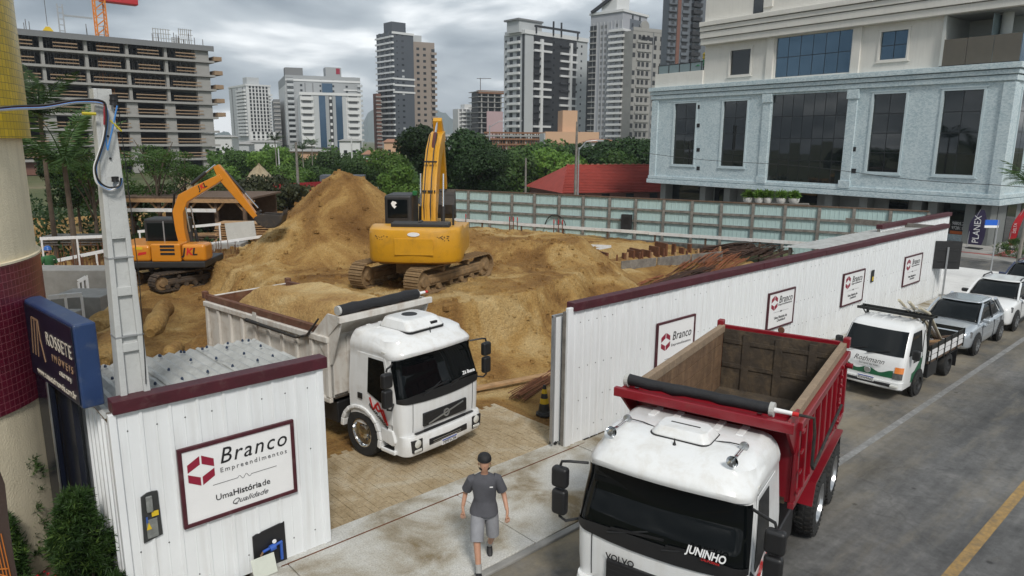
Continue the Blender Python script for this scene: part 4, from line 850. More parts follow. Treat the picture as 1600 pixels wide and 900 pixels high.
# green wave with a scalloped top
hpatch(.655,.8,-.60,.60,.008,3,40,lambda y: .80+.045*math.sin(y*11+PI/2)).build('green_wave','green_print',hp,smooth=True)
MB().loft([plan_ring(.06,.83,.12,-.2,z,.05,.02) for z in (.40,.44,.52,.56)]).build('lower_bumper','car_white',hp,smooth=True)
MB().box(.05,.118,-.60,.60,.44,.52).build('air_intake','ink_black',hp,bevel=.02)
pl = MB().box(.09,.135,-.2,.2,.50,.62).build('number_plate','plate_white',hp); MB().box(.134,.138,-.2,.2,.595,.618).build('plate_band','plate_blue',pl); text('plate_text','RXW9A62',.09,'ink_black',pl,(.138,0,.545),(PI/2,0,PI/2),ext=.001,sx=.9)
for s in (-1,1):
    h = hpatch(.64,.80,s*.60,s*.815,.014,3,8).build('headlight','lamp_dark',hp,smooth=True); hpatch(.80,.95,s*.63,s*.818,.014,2,8).build('indicator','lamp_amber',h,smooth=True)
    MB().box(.08,.122,s*.68-.10,s*.68+.10,.43,.51).build('fog_lamp','lamp_glass',hp,bevel=.02)
    wp = [(-.30,1.22),(-.62,1.76),(-1.18,1.76),(-1.20,1.18)]
    MB().loft([[(x,s*(interp(HR,z)[1]+o),z) for x,z in wp] for o in (.004,.014)]).build('side_window','tinted',hp)
    gp_ = [(-.62,.45),(-1.30,.45),(-1.30,1.05),(-1.05,.92),(-.80,.74),(-.62,.70)]
    MB().loft([[(x,s*(interp(HR,z)[1]+o),z) for x,z in gp_] for o in (.003,.006)]).build('green_panel','green_print',hp)
    MB().box(-.44,-.30,min(s*.88,s*1.06),max(s*.88,s*1.06),1.14,1.40).build('mirror','black_plastic',hp,bevel=.04)
    MB().box(-1.25,-1.244,min(s*.82,s*.838),max(s*.82,s*.838),.45,1.75).build('door_seam','ink_black',hp)
    MB().lathe([(.05,-.02),(.40,-.02),(.40,.012),(.05,.012)],(-1.12,s*.825,.33),24,'y').build('wheel_arch','black_plastic',hp)
    wheel(hp,-1.12,s*.78,.33,.2,s,'steel_dark'); wheel(hp,-3.55,s*.70,.33,.30,s,'steel_dark')
    MB().box(-4.2,-1.75,s*.40-.04,s*.40+.04,.5,.68).build('chassis_rail','chassis',hp)
    MB().box(-2.6,-1.9,min(s*.45,s*.82),max(s*.45,s*.82),.28,.72).build('tool_box','black_plastic',hp,bevel=.02)
text('nose_lettering','Rothmann',.19,'ink_black',hp,(.065,.0,1.04),(R(82),0,PI/2),shear=.4,sx=.95); text('nose_lettering','Serviços do Vale',.07,'ink_grey',hp,(.06,0,.92),(R(84),0,PI/2))
MB().lathe([(.07,-.01),(.085,.0),(.07,.012)],(.07,0,.77),18,'x').build('badge','silver',hp)
text('door_lettering','Rothmann',.15,'ink_black',hp,(-.85,.852,1.03),(PI/2,0,PI),shear=.4,sx=.8)
for s in (0,1): MB().bar((-.02,-.10-s*.55,1.19),(-.13,.42-s*.55,1.30),.02,.025).build('wiper','ink_black',hp)
for y in (-.4,-.13,.13,.4): MB().box(-1.45,-.85,y-.02,y+.02,1.955,1.972).build('roof_rib','car_white',hp)
bd = MB().box(-4.55,-1.70,-.86,.86,.74,.80).build('bed_floor','wood_dark',hp)
mat('stake_rail',(0.012,0.013,0.012),0.4,0.2,5)
for s in (-1,1):
    for z in (.82,.97,1.12): MB().box(-4.55,-1.70,s*.86-.015,s*.86+.015,z,z+.11).build('side_slat','stake_rail' if z > 1.0 or s < 0 else 'plate_white',hp)
    for k in range(6): x = -1.78-k*.54; MB().box(x-.03,x+.03,s*.878-.012,s*.878+.012,.72,1.26).build('stake','stake_rail',hp)
    for x in (-1.66,): MB().box(x-.03,x+.03,s*.80-.03,s*.80+.03,.74,2.08).build('rack_post','stake_rail',hp)
    MB().box(-3.1,-3.98,min(s*.55,s*.88),max(s*.55,s*.88),.70,.72).build('mudguard','black_plastic',hp); MB().box(-4.05,-4.03,min(s*.55,s*.88),max(s*.55,s*.88),.2,.74).build('mud_flap','black_plastic',hp)
for z in (.82,.97,1.12): MB().box(-4.58,-4.55,-.86,.86,z,z+.11).build('tail_slat','stake_rail',hp); MB().box(-1.72,-1.69,-.86,.86,z,z+.11).build('head_slat','stake_rail',hp)
MB().bar((-1.66,-.95,2.06),(-1.66,.95,2.06),.05,.07).build('rack_bar','stake_rail',hp); MB().bar((-1.30,-.95,2.06),(-1.30,.95,2.06),.05,.07).build('rack_bar','stake_rail',hp)
for s in (-1,1): MB().bar((-1.28,s*.90,2.06),(-1.70,s*.90,2.06),.04,.05).build('rack_side','stake_rail',hp); MB().bar((-1.30,s*.80,2.05),(-1.34,s*.70,1.88),.03,.03).build('rack_foot','stake_rail',hp)
mat('pipe_grey',(0.45,0.45,0.43),0.5,0.1); mat('pipe_cream',(0.55,0.50,0.38),0.6,0.1)
for k in range(7):
    y = .78-k*.09+rnd.uniform(-.02,.02); z = 1.0+rnd.uniform(0,.1)
    p = tag(MB().tube([(-4.2,y*.5,.86),(-1.60,y,2.13),(-.9+rnd.uniform(-.3,.2),y*1.0,2.42+rnd.uniform(-.1,.1))],.026 if k%3 else .035,8).build('pipe',('pipe_cream','pipe_grey','plate_white')[k%3]),'pale pipe, one of the bundle leaning on the rack of the white pickup','pipe','pipes carried on the pickup rack'); p.location = (18.62,6.80,0); p.rotation_euler = (0,0,PI)
for k in range(8):
    x = -2.0-k*.28; y = rnd.uniform(-.4,.4); p = tag(MB().bar((x,y-.35,.84+.03*k%.1),(x-.3,y+.4,.90+rnd.uniform(0,.15)),.10,.05).build('timber_offcut',('wood_raw','plate_white','green_print','wood_dark')[k%4]),'loose offcut, one of the jumble in the bed of the white pickup','offcut','scrap in the pickup bed'); p.location = (18.62,6.80,0); p.rotation_euler = (0,0,PI)
# ---------------------------------------------------------------- excavators
mat('exc_yellow',(0.58,0.285,0.012),0.38,0.08,2,coat=0.2,dirt=((0.20,0.11,0.03),0.35,2.2)); mat('exc_orange',(0.58,0.215,0.014),0.32,0.05,2,coat=0.3,dirt=((0.25,0.13,0.05),0.18,3))
mat('exc_dark',(0.022,0.022,0.023),0.5,0.2,4); mat('track_mud',(0.24,0.155,0.075),0.9,0.3,4,0.7,16,dirt=((0.09,0.06,0.035),0.5,5)); mat('track_steel',(0.060,0.045,0.034),0.75,0.3,5,0.4,20,dirt=((0.2,0.13,0.07),0.5,4))
mat('bucket_steel',(0.035,0.030,0.027),0.55,0.3,4,0.2,20,dirt=((0.16,0.11,0.06),0.35,3)); mat('maroon_hose',(0.10,0.02,0.015),0.6,0.2)
def track(t, y, L, r, w, m, rel):
    """crawler: belt of shoes round frame, rollers, sprocket. rel = rotation of undercarriage in the machine frame"""
    cr_ = math.cos(rel); sr_ = math.sin(rel); Rz = Matrix.Rotation(rel,4,'Z')
    a = L/2-r; per = 2*(2*a)+2*PI*r; n = int(per/.17)
    fr = MB(); fr.M = Rz; fr.box(-a,a,y-w*.28,y+w*.28,r*.55,r*1.45).box(-a*.8,a*.8,y-w*.36,y+w*.36,r*.75,r*1.2); f = fr.build('track_frame',m,t,bevel=.03)
    for x,nm in ((-a,'sprocket'),(a,'idler')):
        b = MB(); b.M = Rz; b.lathe([(.05,-w*.32),(r*.80,-w*.30),(r*.80,w*.30),(.05,w*.32)],(x,y,r),20,'y'); b.lathe([(.05,-w*.44),(r*.35,-w*.44),(r*.45,-w*.3),(r*.45,w*.3),(r*.35,w*.44),(.05,w*.44)],(x,y,r),16,'y'); b.build(nm,'track_mud',t,smooth=True)
    for k in range(6):
        x = -a+.2+(2*a-.4)*k/5; b = MB(); b.M = Rz; b.cyl((x,y-w*.38,.17),(x,y+w*.38,.17),.10,n=12); b.build('roller',m,f)
    for x in (-a*.4,a*.4): b = MB(); b.M = Rz; b.cyl((x,y-w*.36,2*r-.12),(x,y+w*.36,2*r-.12),.075,n=12); b.build('carrier_roller',m,f)
    sh = MB().box(-.082,.082,-w/2,w/2,-.018,.018).box(-.078,-.055,-w/2,w/2,.018,.05).box(.0,.02,-w/2,w/2,.018,.04).box(-.06,.06,-.09,.09,-.08,-.018).mesh('track_shoe',m)
    for k in range(n):
        s_ = per*k/n
        if s_ < 2*a: x,z,an = -a+s_,2*r,0
        elif s_ < 2*a+PI*r: q = (s_-2*a)/r; x,z,an = a+r*math.sin(q),r+r*math.cos(q),q
        elif s_ < 4*a+PI*r: x,z,an = a-(s_-2*a-PI*r),0.0,PI
        else: q = (s_-4*a-PI*r)/r; x,z,an = -a-r*math.sin(q),r-r*math.cos(q),PI+q
        o = inst(sh,'track_shoe',t); o.matrix_local = Rz @ Matrix.Translation((x,y,z+.03)) @ Matrix.Rotation(an,4,'Y')
def cylh(t, a, b, y, r, parent_name, frac=.55, body='exc_dark'):
    a = Vector((a[0],y,a[1])); b = Vector((b[0],y,b[1])); m = a+(b-a)*frac
    o = MB().cyl(a,m,r,n=14).build(parent_name,body,t,smooth=True); MB().cyl(m,b,r*.52,n=12).build('piston_rod','chrome',o,smooth=True)
def curve_prof(ctr, ws):
    """side outline of a boom from centre points (x,z) and half heights"""
    up = []; dn = []
    for i,(x,z) in enumerate(ctr):
        a = Vector(ctr[max(i-1,0)]); b = Vector(ctr[min(i+1,len(ctr)-1)]); d = (b-a).normalized(); n = Vector((-d.y,d.x)); up.append((x+n.x*ws[i],z+n.y*ws[i])); dn.append((x-n.x*ws[i],z-n.y*ws[i]))
    return up, dn
def boom(t, name, ctr, ws, y, w, m):
    up,dn = curve_prof(ctr,ws); b = MB(); n = len(ctr)
    rings = [[(up[i][0],y-w/2,up[i][1]),(up[i][0],y+w/2,up[i][1]),(dn[i][0],y+w/2,dn[i][1]),(dn[i][0],y-w/2,dn[i][1])] for i in range(n)]
    return b.loft(rings).build(name,m,t,bevel=.025)
def bucket(t, piv, ang, w, s, m):
    """open bucket hanging at pivot, ang tilts it"""
    pr = [(0,0),(-.10,-.30),(-.02,-.70),(.25,-.98),(.60,-1.05),(.90,-.92)]
    M = Matrix.Translation((piv[0],piv[2],piv[1])) @ Matrix.Rotation(ang,4,'Y') @ Matrix.Scale(s,4)
    b = MB(); b.M = M; th = .05
    for (x0,z0),(x1,z1) in zip(pr,pr[1:]): b.bar((x0,0,z0),(x1,0,z1),w,th,(1,0,.3) if abs(z1-z0) > abs(x1-x0) else (0,0,1))
    o = b.build('bucket',m,t)
    for sy in (-1,1):
        c = MB(); c.M = M; c.prism(pr+[(.82,-.80),(.30,-.10)],'y',sy*w/2-.02,sy*w/2+.02); c.build('bucket_cheek',m,o,bevel=.01)
    for k in range(5):
        c = MB(); c.M = M; y = -w/2+.08+(w-.16)*k/4; c.hexa([(.86,y-.05,-.96),(.86,y+.05,-.96),(1.12,y+.025,-.82),(1.12,y-.025,-.82),(.86,y-.05,-.88),(.86,y+.05,-.88),(1.12,y+.025,-.80),(1.12,y-.025,-.80)]); c.build('bucket_tooth',m,o)
    c = MB(); c.M = M; c.box(-.12,.22,-.12,.12,-.12,.12); c.build('bucket_ear',m,o)
# yellow machine seen from behind
EZ = BZ
ra = G(652,463,EZ); rb = G(766,428,EZ); la = G(566,452,EZ)
tdir = math.atan2(rb.y-ra.y,rb.x-ra.x); tl_ = min(4.3,(rb-ra).length)
gdir = Vector((-math.sin(tdir),math.cos(tdir),0)); gauge = 2.25
cen = (ra+rb)/2 + gdir*gauge/2 - Vector((RT.x,RT.y,0))*.16; EH = R(46)
ez = T(cen.x,cen.y,False)-.02
ex = thing('excavator','yellow crawler excavator seen from behind on the sand heap, boom raised','excavator',(cen.x,cen.y,ez),EH)
for s in (-1,1): track(ex,s*gauge/2,tl_+.2,.40,.55,'track_mud',tdir-EH)
MB().box(-.9,.9,-.8,.8,.45,.80).cyl((0,0,.75),(0,0,1.0),.62,n=24).build('car_body','track_mud',ex)
b = MB(); pr = []
for k in range(13):
    a = -PI/2+PI*k/12; pr.append((-1.55-.75*max(0,math.cos(a))**.6, 1.47*math.sin(a)))
pr = [(-.95,-1.47)]+pr+[(-.95,1.47)]
cw = [[(x if x > -1 else x+f*.5,y*(1-f*.06),z) for x,y in pr] for z,f in ((.96,.45),(1.04,.10),(1.16,0),(1.92,0),(2.04,.08),(2.10,.35))]
c_ = MB().loft(cw).build('counterweight','exc_yellow',ex,smooth=True)
pn = MB().box(-2.325,-2.30,-.66,.56,1.28,1.80).build('cover_panel','exc_yellow',c_,bevel=.012)
MB().lathe([(.12,-.01),(.12,.005),(.01,.005)],(0,0,0),20,'x').build('oval_badge','sign_white',c_,loc=(-2.31,-.05,1.93)).scale = (1,1.6,.55)
mat('grime',(0.05,0.03,0.015),0.8,0.3); 
for s in (-1,1):
    g = MB()
    for k in range(12): y = s*(.95+rnd.uniform(-.22,.22)); z = 1.80+rnd.uniform(-.07,.07); x = -1.55-.75*max(0,math.cos(math.asin(min(1,abs(y)/1.47))))**.6-.004; g.bar((x,y,z),(x+.002,y+rnd.uniform(-.10,.10),z+rnd.uniform(-.05,.05)),.006,.02)
    g.build('scratched_print','grime',c_)['kind'] = 'stuff'
MB().box(-1.0,1.55,-1.40,-.45,1.0,1.90).build('right_housing','exc_yellow',ex,bevel=.05); MB().box(-1.0,.05,.45,1.40,1.0,1.98).build('left_housing','exc_yellow',ex,bevel=.05)
MB().box(-1.5,.2,-.46,.46,1.0,2.05).build('engine_hood','exc_yellow',ex,bevel=.05)
MB().box(-1.85,-1.3,-1.1,.75,2.04,2.24).build('top_duct','exc_dark',ex,bevel=.05); MB().box(-1.80,-1.35,-.2,-.12,2.2,2.27).build('duct_clip','exc_dark',ex)
MB().cyl((-1.2,-1.15,1.9),(-1.2,-1.15,2.75),.035,n=10).build('exhaust','exc_dark',ex)
# cab with glass on the left
cb_ = MB().box(.10,1.55,.42,1.36,1.0,2.95).build('cab','exc_dark',ex,bevel=.10,seg=3)
MB().box(.085,.099,.56,1.24,2.18,2.80).build('rear_glass','tinted',cb_,bevel=.004); MB().box(.3,1.4,1.361,1.372,1.85,2.62).build('side_glass','tinted',cb_); MB().box(1.552,1.565,.52,1.26,1.4,2.62).build('front_glass','tinted',cb_)
MB().prism([(.95,2.72),(1.06,2.75),(1.12,2.67),(1.08,2.57),(1.00,2.49),(.93,2.57),(1.0,2.61),(.92,2.67)],'x',.078,.084).build('window_sticker','sign_white',cb_)
mat('cloth_green',(0.01,0.12,0.03),0.8,0.2); MB().box(.5,.7,.30,.46,2.90,3.06).build('green_rag','cloth_green',ex,bevel=.03)
ctr = [(.9,1.35),(1.05,2.3),(1.5,3.3),(2.2,4.2),(3.0,4.75),(3.7,4.95)]
boom(ex,'boom',ctr,[.24,.30,.36,.34,.27,.18],-.05,.50,'exc_yellow')
boom(ex,'stick',[(3.3,5.55),(3.7,5.05),(4.2,3.95),(4.6,2.9)],[.10,.24,.18,.12],-.05,.34,'exc_yellow')
for s in (-1,1): cylh(ex,(1.5,1.5),(1.75,3.6),-.05+s*.40,.075,'boom_cylinder',.45)
cylh(ex,(2.0,4.35),(3.3,5.45),-.05,.08,'stick_cylinder',.6,'maroon_hose'); cylh(ex,(3.75,5.3),(4.85,3.4),-.05,.07,'bucket_cylinder',.6)
for k,(o_,r_) in enumerate(((-.16,.022),(-.08,.022),(.06,.018),(.15,.018))): MB().tube([(.75,-.05+o_,1.9),(.72,-.05+o_,2.6),(1.15,-.05+o_,3.55),(1.75,-.05+o_,4.4),(2.5,-.05+o_,5.0)],r_,6).build('hydraulic_hose','exc_dark' if k%2 else 'exc_yellow',ex,smooth=True)
for z,x in ((3.0,1.0),(4.0,1.45)): MB().box(x-.08,x-.02,-.28,.18,z,z+.06).build('hose_clamp','exc_dark',ex)
bucket(ex,(4.6,2.85,-.05),R(25),1.0,.95,'bucket_steel')
# orange machine beside the frame building
sp_ = G(272,443,1.15); SH = R(-38); sz = T(sp_.x,sp_.y,False)
sp_ = G(276,443,sz); sy = thing('excavator','orange crawler excavator with dark cab reaching its bucket over the stacked boards','excavator',(sp_.x,sp_.y,sz-.02),SH); sy.scale = (.94,.94,.94)
for s in (-1,1): track(sy,s*.95,3.0,.33,.50,'track_steel',R(50))
MB().box(-.7,.7,-.7,.7,.4,.65).cyl((0,0,.6),(0,0,.86),.5,n=20).build('car_body','exc_dark',sy)
def slab(t,name,m,x0,x1,y0,y1,z0,z1,bv): return MB().box(x0,x1,y0,y1,z0,z1).build(name,m,t,bevel=bv,seg=3)
slab(sy,'skirt','exc_dark',-2.0,1.62,-1.12,1.12,.86,1.14,.06)
slab(sy,'rear_housing','exc_orange',-2.02,-.45,-1.15,1.15,1.12,1.78,.12); sh_ = slab(sy,'side_housing','exc_orange',-.42,.72,-1.15,-.30,1.12,1.84,.06); slab(sy,'front_housing','exc_orange',.74,1.68,-1.15,-.25,1.12,1.82,.14)
for z in (1.40,1.56,1.70): MB().box(-.05,.5,-1.162,-1.149,z,z+.09).build('vent','ink_black',sh_)
scb = slab(sy,'cab','exc_dark',-1.15,.45,.12,1.12,1.14,2.70,.09); 
for x0,x1 in ((-1.02,-.40),(-.32,.34)): MB().box(x0,x1,.10,.118,1.65,2.52).build('side_glass','tinted',scb)
MB().box(-1.162,-1.15,.25,1.0,1.75,2.5).build('rear_glass','tinted',scb); MB().box(-.38,-.34,.095,.12,1.3,2.6).build('cab_post','galv',scb)
boom(sy,'boom',[(.55,1.25),(.40,2.3),(.38,3.0),(.62,3.55),(1.15,3.85),(1.9,4.25),(2.2,4.42)],[.17,.18,.21,.22,.19,.15,.12],-.05,.34,'exc_orange')
boom(sy,'stick',[(2.0,4.85),(2.22,4.45),(2.85,3.58),(3.45,2.75)],[.12,.20,.16,.10],-.05,.26,'exc_orange')
cylh(sy,(.95,4.10),(1.95,4.88),-.05,.075,'stick_cylinder',.62); cylh(sy,(2.30,4.65),(3.50,3.15),.02,.06,'bucket_cylinder',.6)
for s in (-1,1): cylh(sy,(.95,1.25),(.75,3.2),-.05+s*.28,.06,'boom_cylinder',.5)
MB().bar((3.45,-.05,2.85),(3.62,-.05,3.05),.2,.08).build('linkage','bucket_steel',sy)
bucket(sy,(3.45,2.80,-.05),R(-50),.95,.88,'bucket_steel')
for k in range(3): MB().tube([(.3,-.05+.08*k-.08,1.9),(.12,-.05+.08*k-.08,2.8),(.25,-.05+.08*k-.08,3.7),(.8,-.05+.08*k-.08,4.15)],.02,6).build('hydraulic_hose','exc_dark',sy,smooth=True)
rr = (PI/2,0,0)
for (x,y,z,sz_,an) in ((1.05,-1.157,1.52,.40,0),(1.42,-.235,4.02,.26,-27)):
    for k,(ch,m) in enumerate((('J','ink_black'),('K','red_mark'),('L','ink_black'))):
        o = text('company_letters',ch,sz_,m,sy,(x+(k-1)*sz_*.52*math.cos(R(an)),y,z-(k-1)*sz_*.52*math.sin(R(an))),(PI/2,R(an),0),bold=.03,shear=.2)
MB().prism([(-1.85,1.35),(-1.62,1.62),(-1.48,1.47),(-1.36,1.58),(-1.1,1.35),(-1.36,1.50),(-1.48,1.39),(-1.62,1.54)],'y',-1.158,-1.152).build('mountain_logo','red_mark',sy); text('company_letters','TERRAPLANAGEM',.085,'ink_black',sy,(-1.48,-1.157,1.27),rr,bold=.02)
MB().prism([(-.93,1.38),(-.60,1.44),(-.58,1.54),(-.88,1.50)],'y',-1.158,-1.152).build('reflector','red_mark',sy); MB().box(-1.0,-.72,-1.158,-1.152,1.62,1.72).build('warning_label','yellow_tag',sy)
# ---------------------------------------------------------------- people
def skin(name, verts, edges, radii, m, parent, root=0, sub=2):
    me = bpy.data.meshes.new(name); me.from_pydata(verts,edges,[]); o = bpy.data.objects.new(name,me); C.objects.link(o); o.parent = parent
    me.materials.append(MATS[m]); md = o.modifiers.new('skin','SKIN'); md.use_smooth_shade = True
    sv = me.skin_vertices[0].data
    for i,r in enumerate(radii): sv[i].radius = r if isinstance(r,tuple) else (r,r); sv[i].use_root = (i == root)
    s_ = o.modifiers.new('sub','SUBSURF'); s_.levels = sub; s_.render_levels = sub
    return o
mat('skin_m',(0.46,0.25,0.165),0.55,0.1,20); mat('hair_m',(0.018,0.012,0.009),0.8,0.2,30); mat('cap_black',(0.010,0.010,0.011),0.7,0.2,20); mat('shirt_grey',(0.075,0.076,0.088),0.85,0.12,10,0.3,60); mat('shorts_grey',(0.25,0.255,0.275),0.85,0.12,9,0.3,50); mat('sock_grey',(0.33,0.33,0.32),0.9,0.1); mat('shoe_black',(0.012,0.012,0.013),0.6,0.1); mat('shirt_green',(0.03,0.12,0.04),0.8,0.1); mat('helmet_blue',(0.02,0.10,0.35),0.35,0.05); mat('jeans',(0.04,0.05,0.08),0.85,0.1)
def ell(cx, cy, z, rx, ry, n=16): return [(cx+rx*math.cos(2*PI*k/n),cy+ry*math.sin(2*PI*k/n),z) for k in range(n)]
def person(label, loc, head, shirt, shorts, capm, long_trousers=False, hat='cap'):
    t = thing('person',label,'person',loc,head)
    fa,ra_ = (.36,-.11,.085),(-.30,.10,.125)          # ankles: right foot leads, left trails
    fk,rk = (.22,-.13,.53),(.02,.13,.50)
    J = [(0,0,.96),(0,0,1.10),(.01,0,1.30),(.0,0,1.43),(.01,0,1.50),(.035,0,1.57)]                 # 0..5 spine to neck
    Rr = [(.115,.14),(.10,.135),(.105,.14),(.06,.075),.054,.060]
    E_ = [(0,1),(1,2),(2,3),(3,4),(4,5)]
    def addc(start,pts,rs):
        p = start
        for q,r in zip(pts,rs): J.append(q); Rr.append(r); E_.append((p,len(J)-1)); p = len(J)-1
        return p
    addc(0,[(0,-.10,.90),fk,fa],[.092,.060,.042]); addc(0,[(0,.10,.90),rk,ra_],[.092,.060,.042])
    hl = addc(3,[(-.01,.175,1.40),(-.02,.30,1.14),(.14,.34,.93)],[.052,.043,.030]); hr_ = addc(3,[(-.01,-.175,1.40),(-.13,-.28,1.15),(-.06,-.33,.92)],[.052,.043,.030])
    # head: jaw, skull, nose
    addc(5,[(.055,0,1.63),(.04,0,1.70),(.03,0,1.755)],[(.070,.075),(.088,.104),(.060,.070)])
    skin('body',J,E_,Rr,'skin_m',t)
    for s,w in ((1,(.14,.34,.93)),(-1,(-.06,-.33,.92))):
        v = [(w[0]-.012,w[1],w[2]+.05),(w[0]+.015,w[1],w[2]-.05),(w[0]+.02,w[1],w[2]-.10)]; e = [(0,1),(1,2)]; r = [.026,(.022,.036),(.019,.038)]
        for k in range(4):
            y = w[1]+(-.03+.02*k); z0 = w[2]-.105; l = (.062,.075,.070,.055)[k]
            b = len(v); v += [(w[0]+.022,y,z0),(w[0]+.036,y,z0-l*.55),(w[0]+.028,y-s*.012,z0-l)]; e += [(2,b),(b,b+1),(b+1,b+2)]; r += [.010,.009,.008]
        b = len(v); v += [(w[0]+.045,w[1]-s*.02,w[2]-.06),(w[0]+.062,w[1]-s*.022,w[2]-.105)]; e += [(1,b),(b,b+1)]; r += [.011,.009]
        skin('hand',v,e,r,'skin_m',t,0,1)
    f = MB().lathe([(.004,-.02),(.016,0),(.004,.022)],(.118,0,1.672),8,'x').build('nose','skin_m',t,smooth=True)
    for s in (-1,1):
        MB().lathe([(.002,-.008),(.009,0),(.002,.006)],(.107,s*.030,1.695),8,'x').build('eye','ink_black',t); MB().lathe([(.004,-.012),(.028,0),(.004,.012)],(.035,s*.090,1.675),10,'y').build('ear','skin_m',t,smooth=True)
    MB().box(.104,.112,-.022,.022,1.628,1.636).build('mouth','ink_maroon',t)
    bd_ = []
    for z,g in ((1.585,.064),(1.598,.080),(1.620,.088),(1.645,.090)):
        bd_.append([(.043+g*.82*math.cos(a)*.90,g*1.02*math.sin(a),z-(.0 if z < 1.64 else .012*math.cos(a))) for a in [R(-88+176*k/12) for k in range(13)]])
    MB().loft(bd_,closed=False).build('beard','hair_m',t,smooth=True)
    if hat == 'cap':
        c = MB().loft([ell(.03,0,z,r*1.12,r) for z,r in ((1.735,.106),(1.76,.107),(1.80,.098),(1.83,.074),(1.846,.03),(1.848,.005))]).build('cap',capm,t,smooth=True)
        v = []; n = 12
        for k in range(n+1):
            a = R(180-75+150*k/n); v.append([(.03+.10*math.cos(a),.095*math.sin(a),1.735),(.03+.165*math.cos(a)*(.75-.25*math.cos(a)),.098*math.sin(a),1.700),(.03+.165*math.cos(a)*(.75-.25*math.cos(a)),.098*math.sin(a),1.708),(.03+.10*math.cos(a),.095*math.sin(a),1.75)])
        MB().loft(v).build('visor',capm,c,smooth=True)
    else:
        c = MB().loft([ell(.02,0,z,r*1.15,r) for z,r in ((1.70,.125),(1.71,.118),(1.77,.112),(1.82,.085),(1.845,.04),(1.85,.005))]).build('helmet',capm,t,smooth=True)
    # shirt: torso loft with sleeves
    n = 20
    prof = [(.01,.875,.180,.222),(.0,.96,.158,.205),(.0,1.08,.125,.172),(.005,1.20,.128,.178),(.01,1.30,.135,.190),(.005,1.38,.132,.205),(.0,1.43,.118,.205),(.0,1.465,.098,.165),(.0,1.49,.088,.112),(.005,1.51,.074,.076)]
    n = 36; tab = [(z,cx,rx,ry) for cx,z,rx,ry in prof]; rg_ = []
    for i in range(27):
        z = .875+(1.51-.875)*i/26; cx,rx,ry = interp(tab,z); row = []
        for k in range(n):
            a = 2*PI*k/n; f = 1+(.11*fbm(a*1.1+z*2.2,z*3.2-a*.6,1.3,3,loc[0])+.05*math.sin(3*a+z*14))*(1-sst(1.28,1.46,z)); row.append((cx+rx*f*math.cos(a),ry*(1+(f-1)*.6)*math.sin(a),z))
        rg_.append(row)
    sh2 = MB().loft(rg_)
    o = sh2.build('shirt',shirt,t,smooth=True)
    for s,el in ((1,(-.02,.30,1.14)),(-1,(-.13,-.28,1.15))):
        a = Vector((-.01,s*.135,1.43)); b = Vector(el); b = b+(Vector((-.01,s*.19,1.41))-b)*.22
        MB().tube([a,Vector((-.01,s*.19,1.405)),(Vector((-.01,s*.2,1.39))+b)/2,b],[.070,.082,.080,.082],14).build('sleeve',shirt,o,smooth=True)
    MB().box(.142,.147,.07,.12,1.335,1.352).build('chest_print','sign_white',o)
    # shorts or trousers
    so_ = MB().loft([[(rx*math.cos(2*PI*k/n),ry*math.sin(2*PI*k/n),z) for k in range(n)] for z,rx,ry in ((.80,.125,.175),(.88,.135,.185),(.97,.130,.178),(1.0,.120,.168))]).build('shorts',shorts,t,smooth=True)
    for hip,kn,an in (((0,-.095,.92),fk,fa),((0,.095,.92),rk,ra_)):
        hip = Vector(hip); kn = Vector(kn); an = Vector(an); end = kn+(an-kn)*(.92 if long_trousers else .06)
        pts = [hip,hip+(kn-hip)*.5,kn,end] if long_trousers else [hip,hip+(kn-hip)*.35,hip+(kn-hip)*.75,end]
        MB().tube(pts,[.108,.112,.104,.100] if not long_trousers else [.10,.095,.08,.075],16).build('shorts_leg',shorts,so_,smooth=True)
    for an,kn,pitch in ((Vector(fa),Vector(fk),-8),(Vector(ra_),Vector(rk),22)):
        d = (kn-an).normalized(); MB().tube([an-d*.02,an+d*.11],[.048,.050],12).build('sock','sock_grey',t,smooth=True)
        Mx = Matrix.Translation(an) @ Matrix.Rotation(R(pitch),4,'Y')
        sh3 = MB(); sh3.M = Mx; rg = []
        for x,w2,h0,h1 in ((-.085,.028,-.07,-.01),(-.06,.040,-.08,.02),(.0,.043,-.08,.015),(.07,.047,-.08,-.015),(.13,.046,-.08,-.035),(.17,.034,-.078,-.05),(.185,.016,-.075,-.06)):
            rg.append([(x,w2*math.cos(2*PI*k/12),(h0+h1)/2+(h1-h0)/2*math.sin(2*PI*k/12)) for k in range(12)])
        sh3.loft(rg).build('shoe','shoe_black',t,smooth=True)
    return t
pp = G(757,879,0.05); person('man in grey shirt, grey shorts and black cap walking across the driveway',(pp.x,pp.y,.055),R(234),'shirt_grey','shorts_grey','cap_black')
wp_ = at(74,392,29.6); person('worker in green shirt and blue helmet behind the concrete blocks',(wp_.x,wp_.y,wp_.z-1.66),R(-60),'shirt_green','jeans','helmet_blue',True,'helmet')
# traffic cone
cp = G(850,649,0.0); cz_ = 0.02
co_ = thing('traffic_cone','tall black traffic cone with two yellow bands beside the gate leaf','cone',(cp.x,cp.y,cz_))
mat('cone_black',(0.016,0.016,0.016),0.55,0.2,10,dirt=((0.12,0.09,0.05),0.3,6)); mat('cone_yellow',(0.55,0.36,0.01),0.5,0.1,8)
MB().prism([(.21*math.cos(PI/4*k+PI/8),.21*math.sin(PI/4*k+PI/8)) for k in range(8)],'z',0,.05).build('base','cone_black',co_,bevel=.01)
def cr(z): return .155-.118*z/.72
MB().lathe([(.175,.05),(.165,.08),(cr(.08),.10),(cr(.72),.74),(.03,.755),(.0,.755)],(0,0,0),20).build('cone_body','cone_black',co_,smooth=True)
for a,b in ((.30,.43),(.55,.66)): MB().lathe([(cr(a-.02)+.003,a),(cr(b-.02)+.003,b)],(0,0,0),20,'z',False).build('band','cone_yellow',co_,smooth=True)
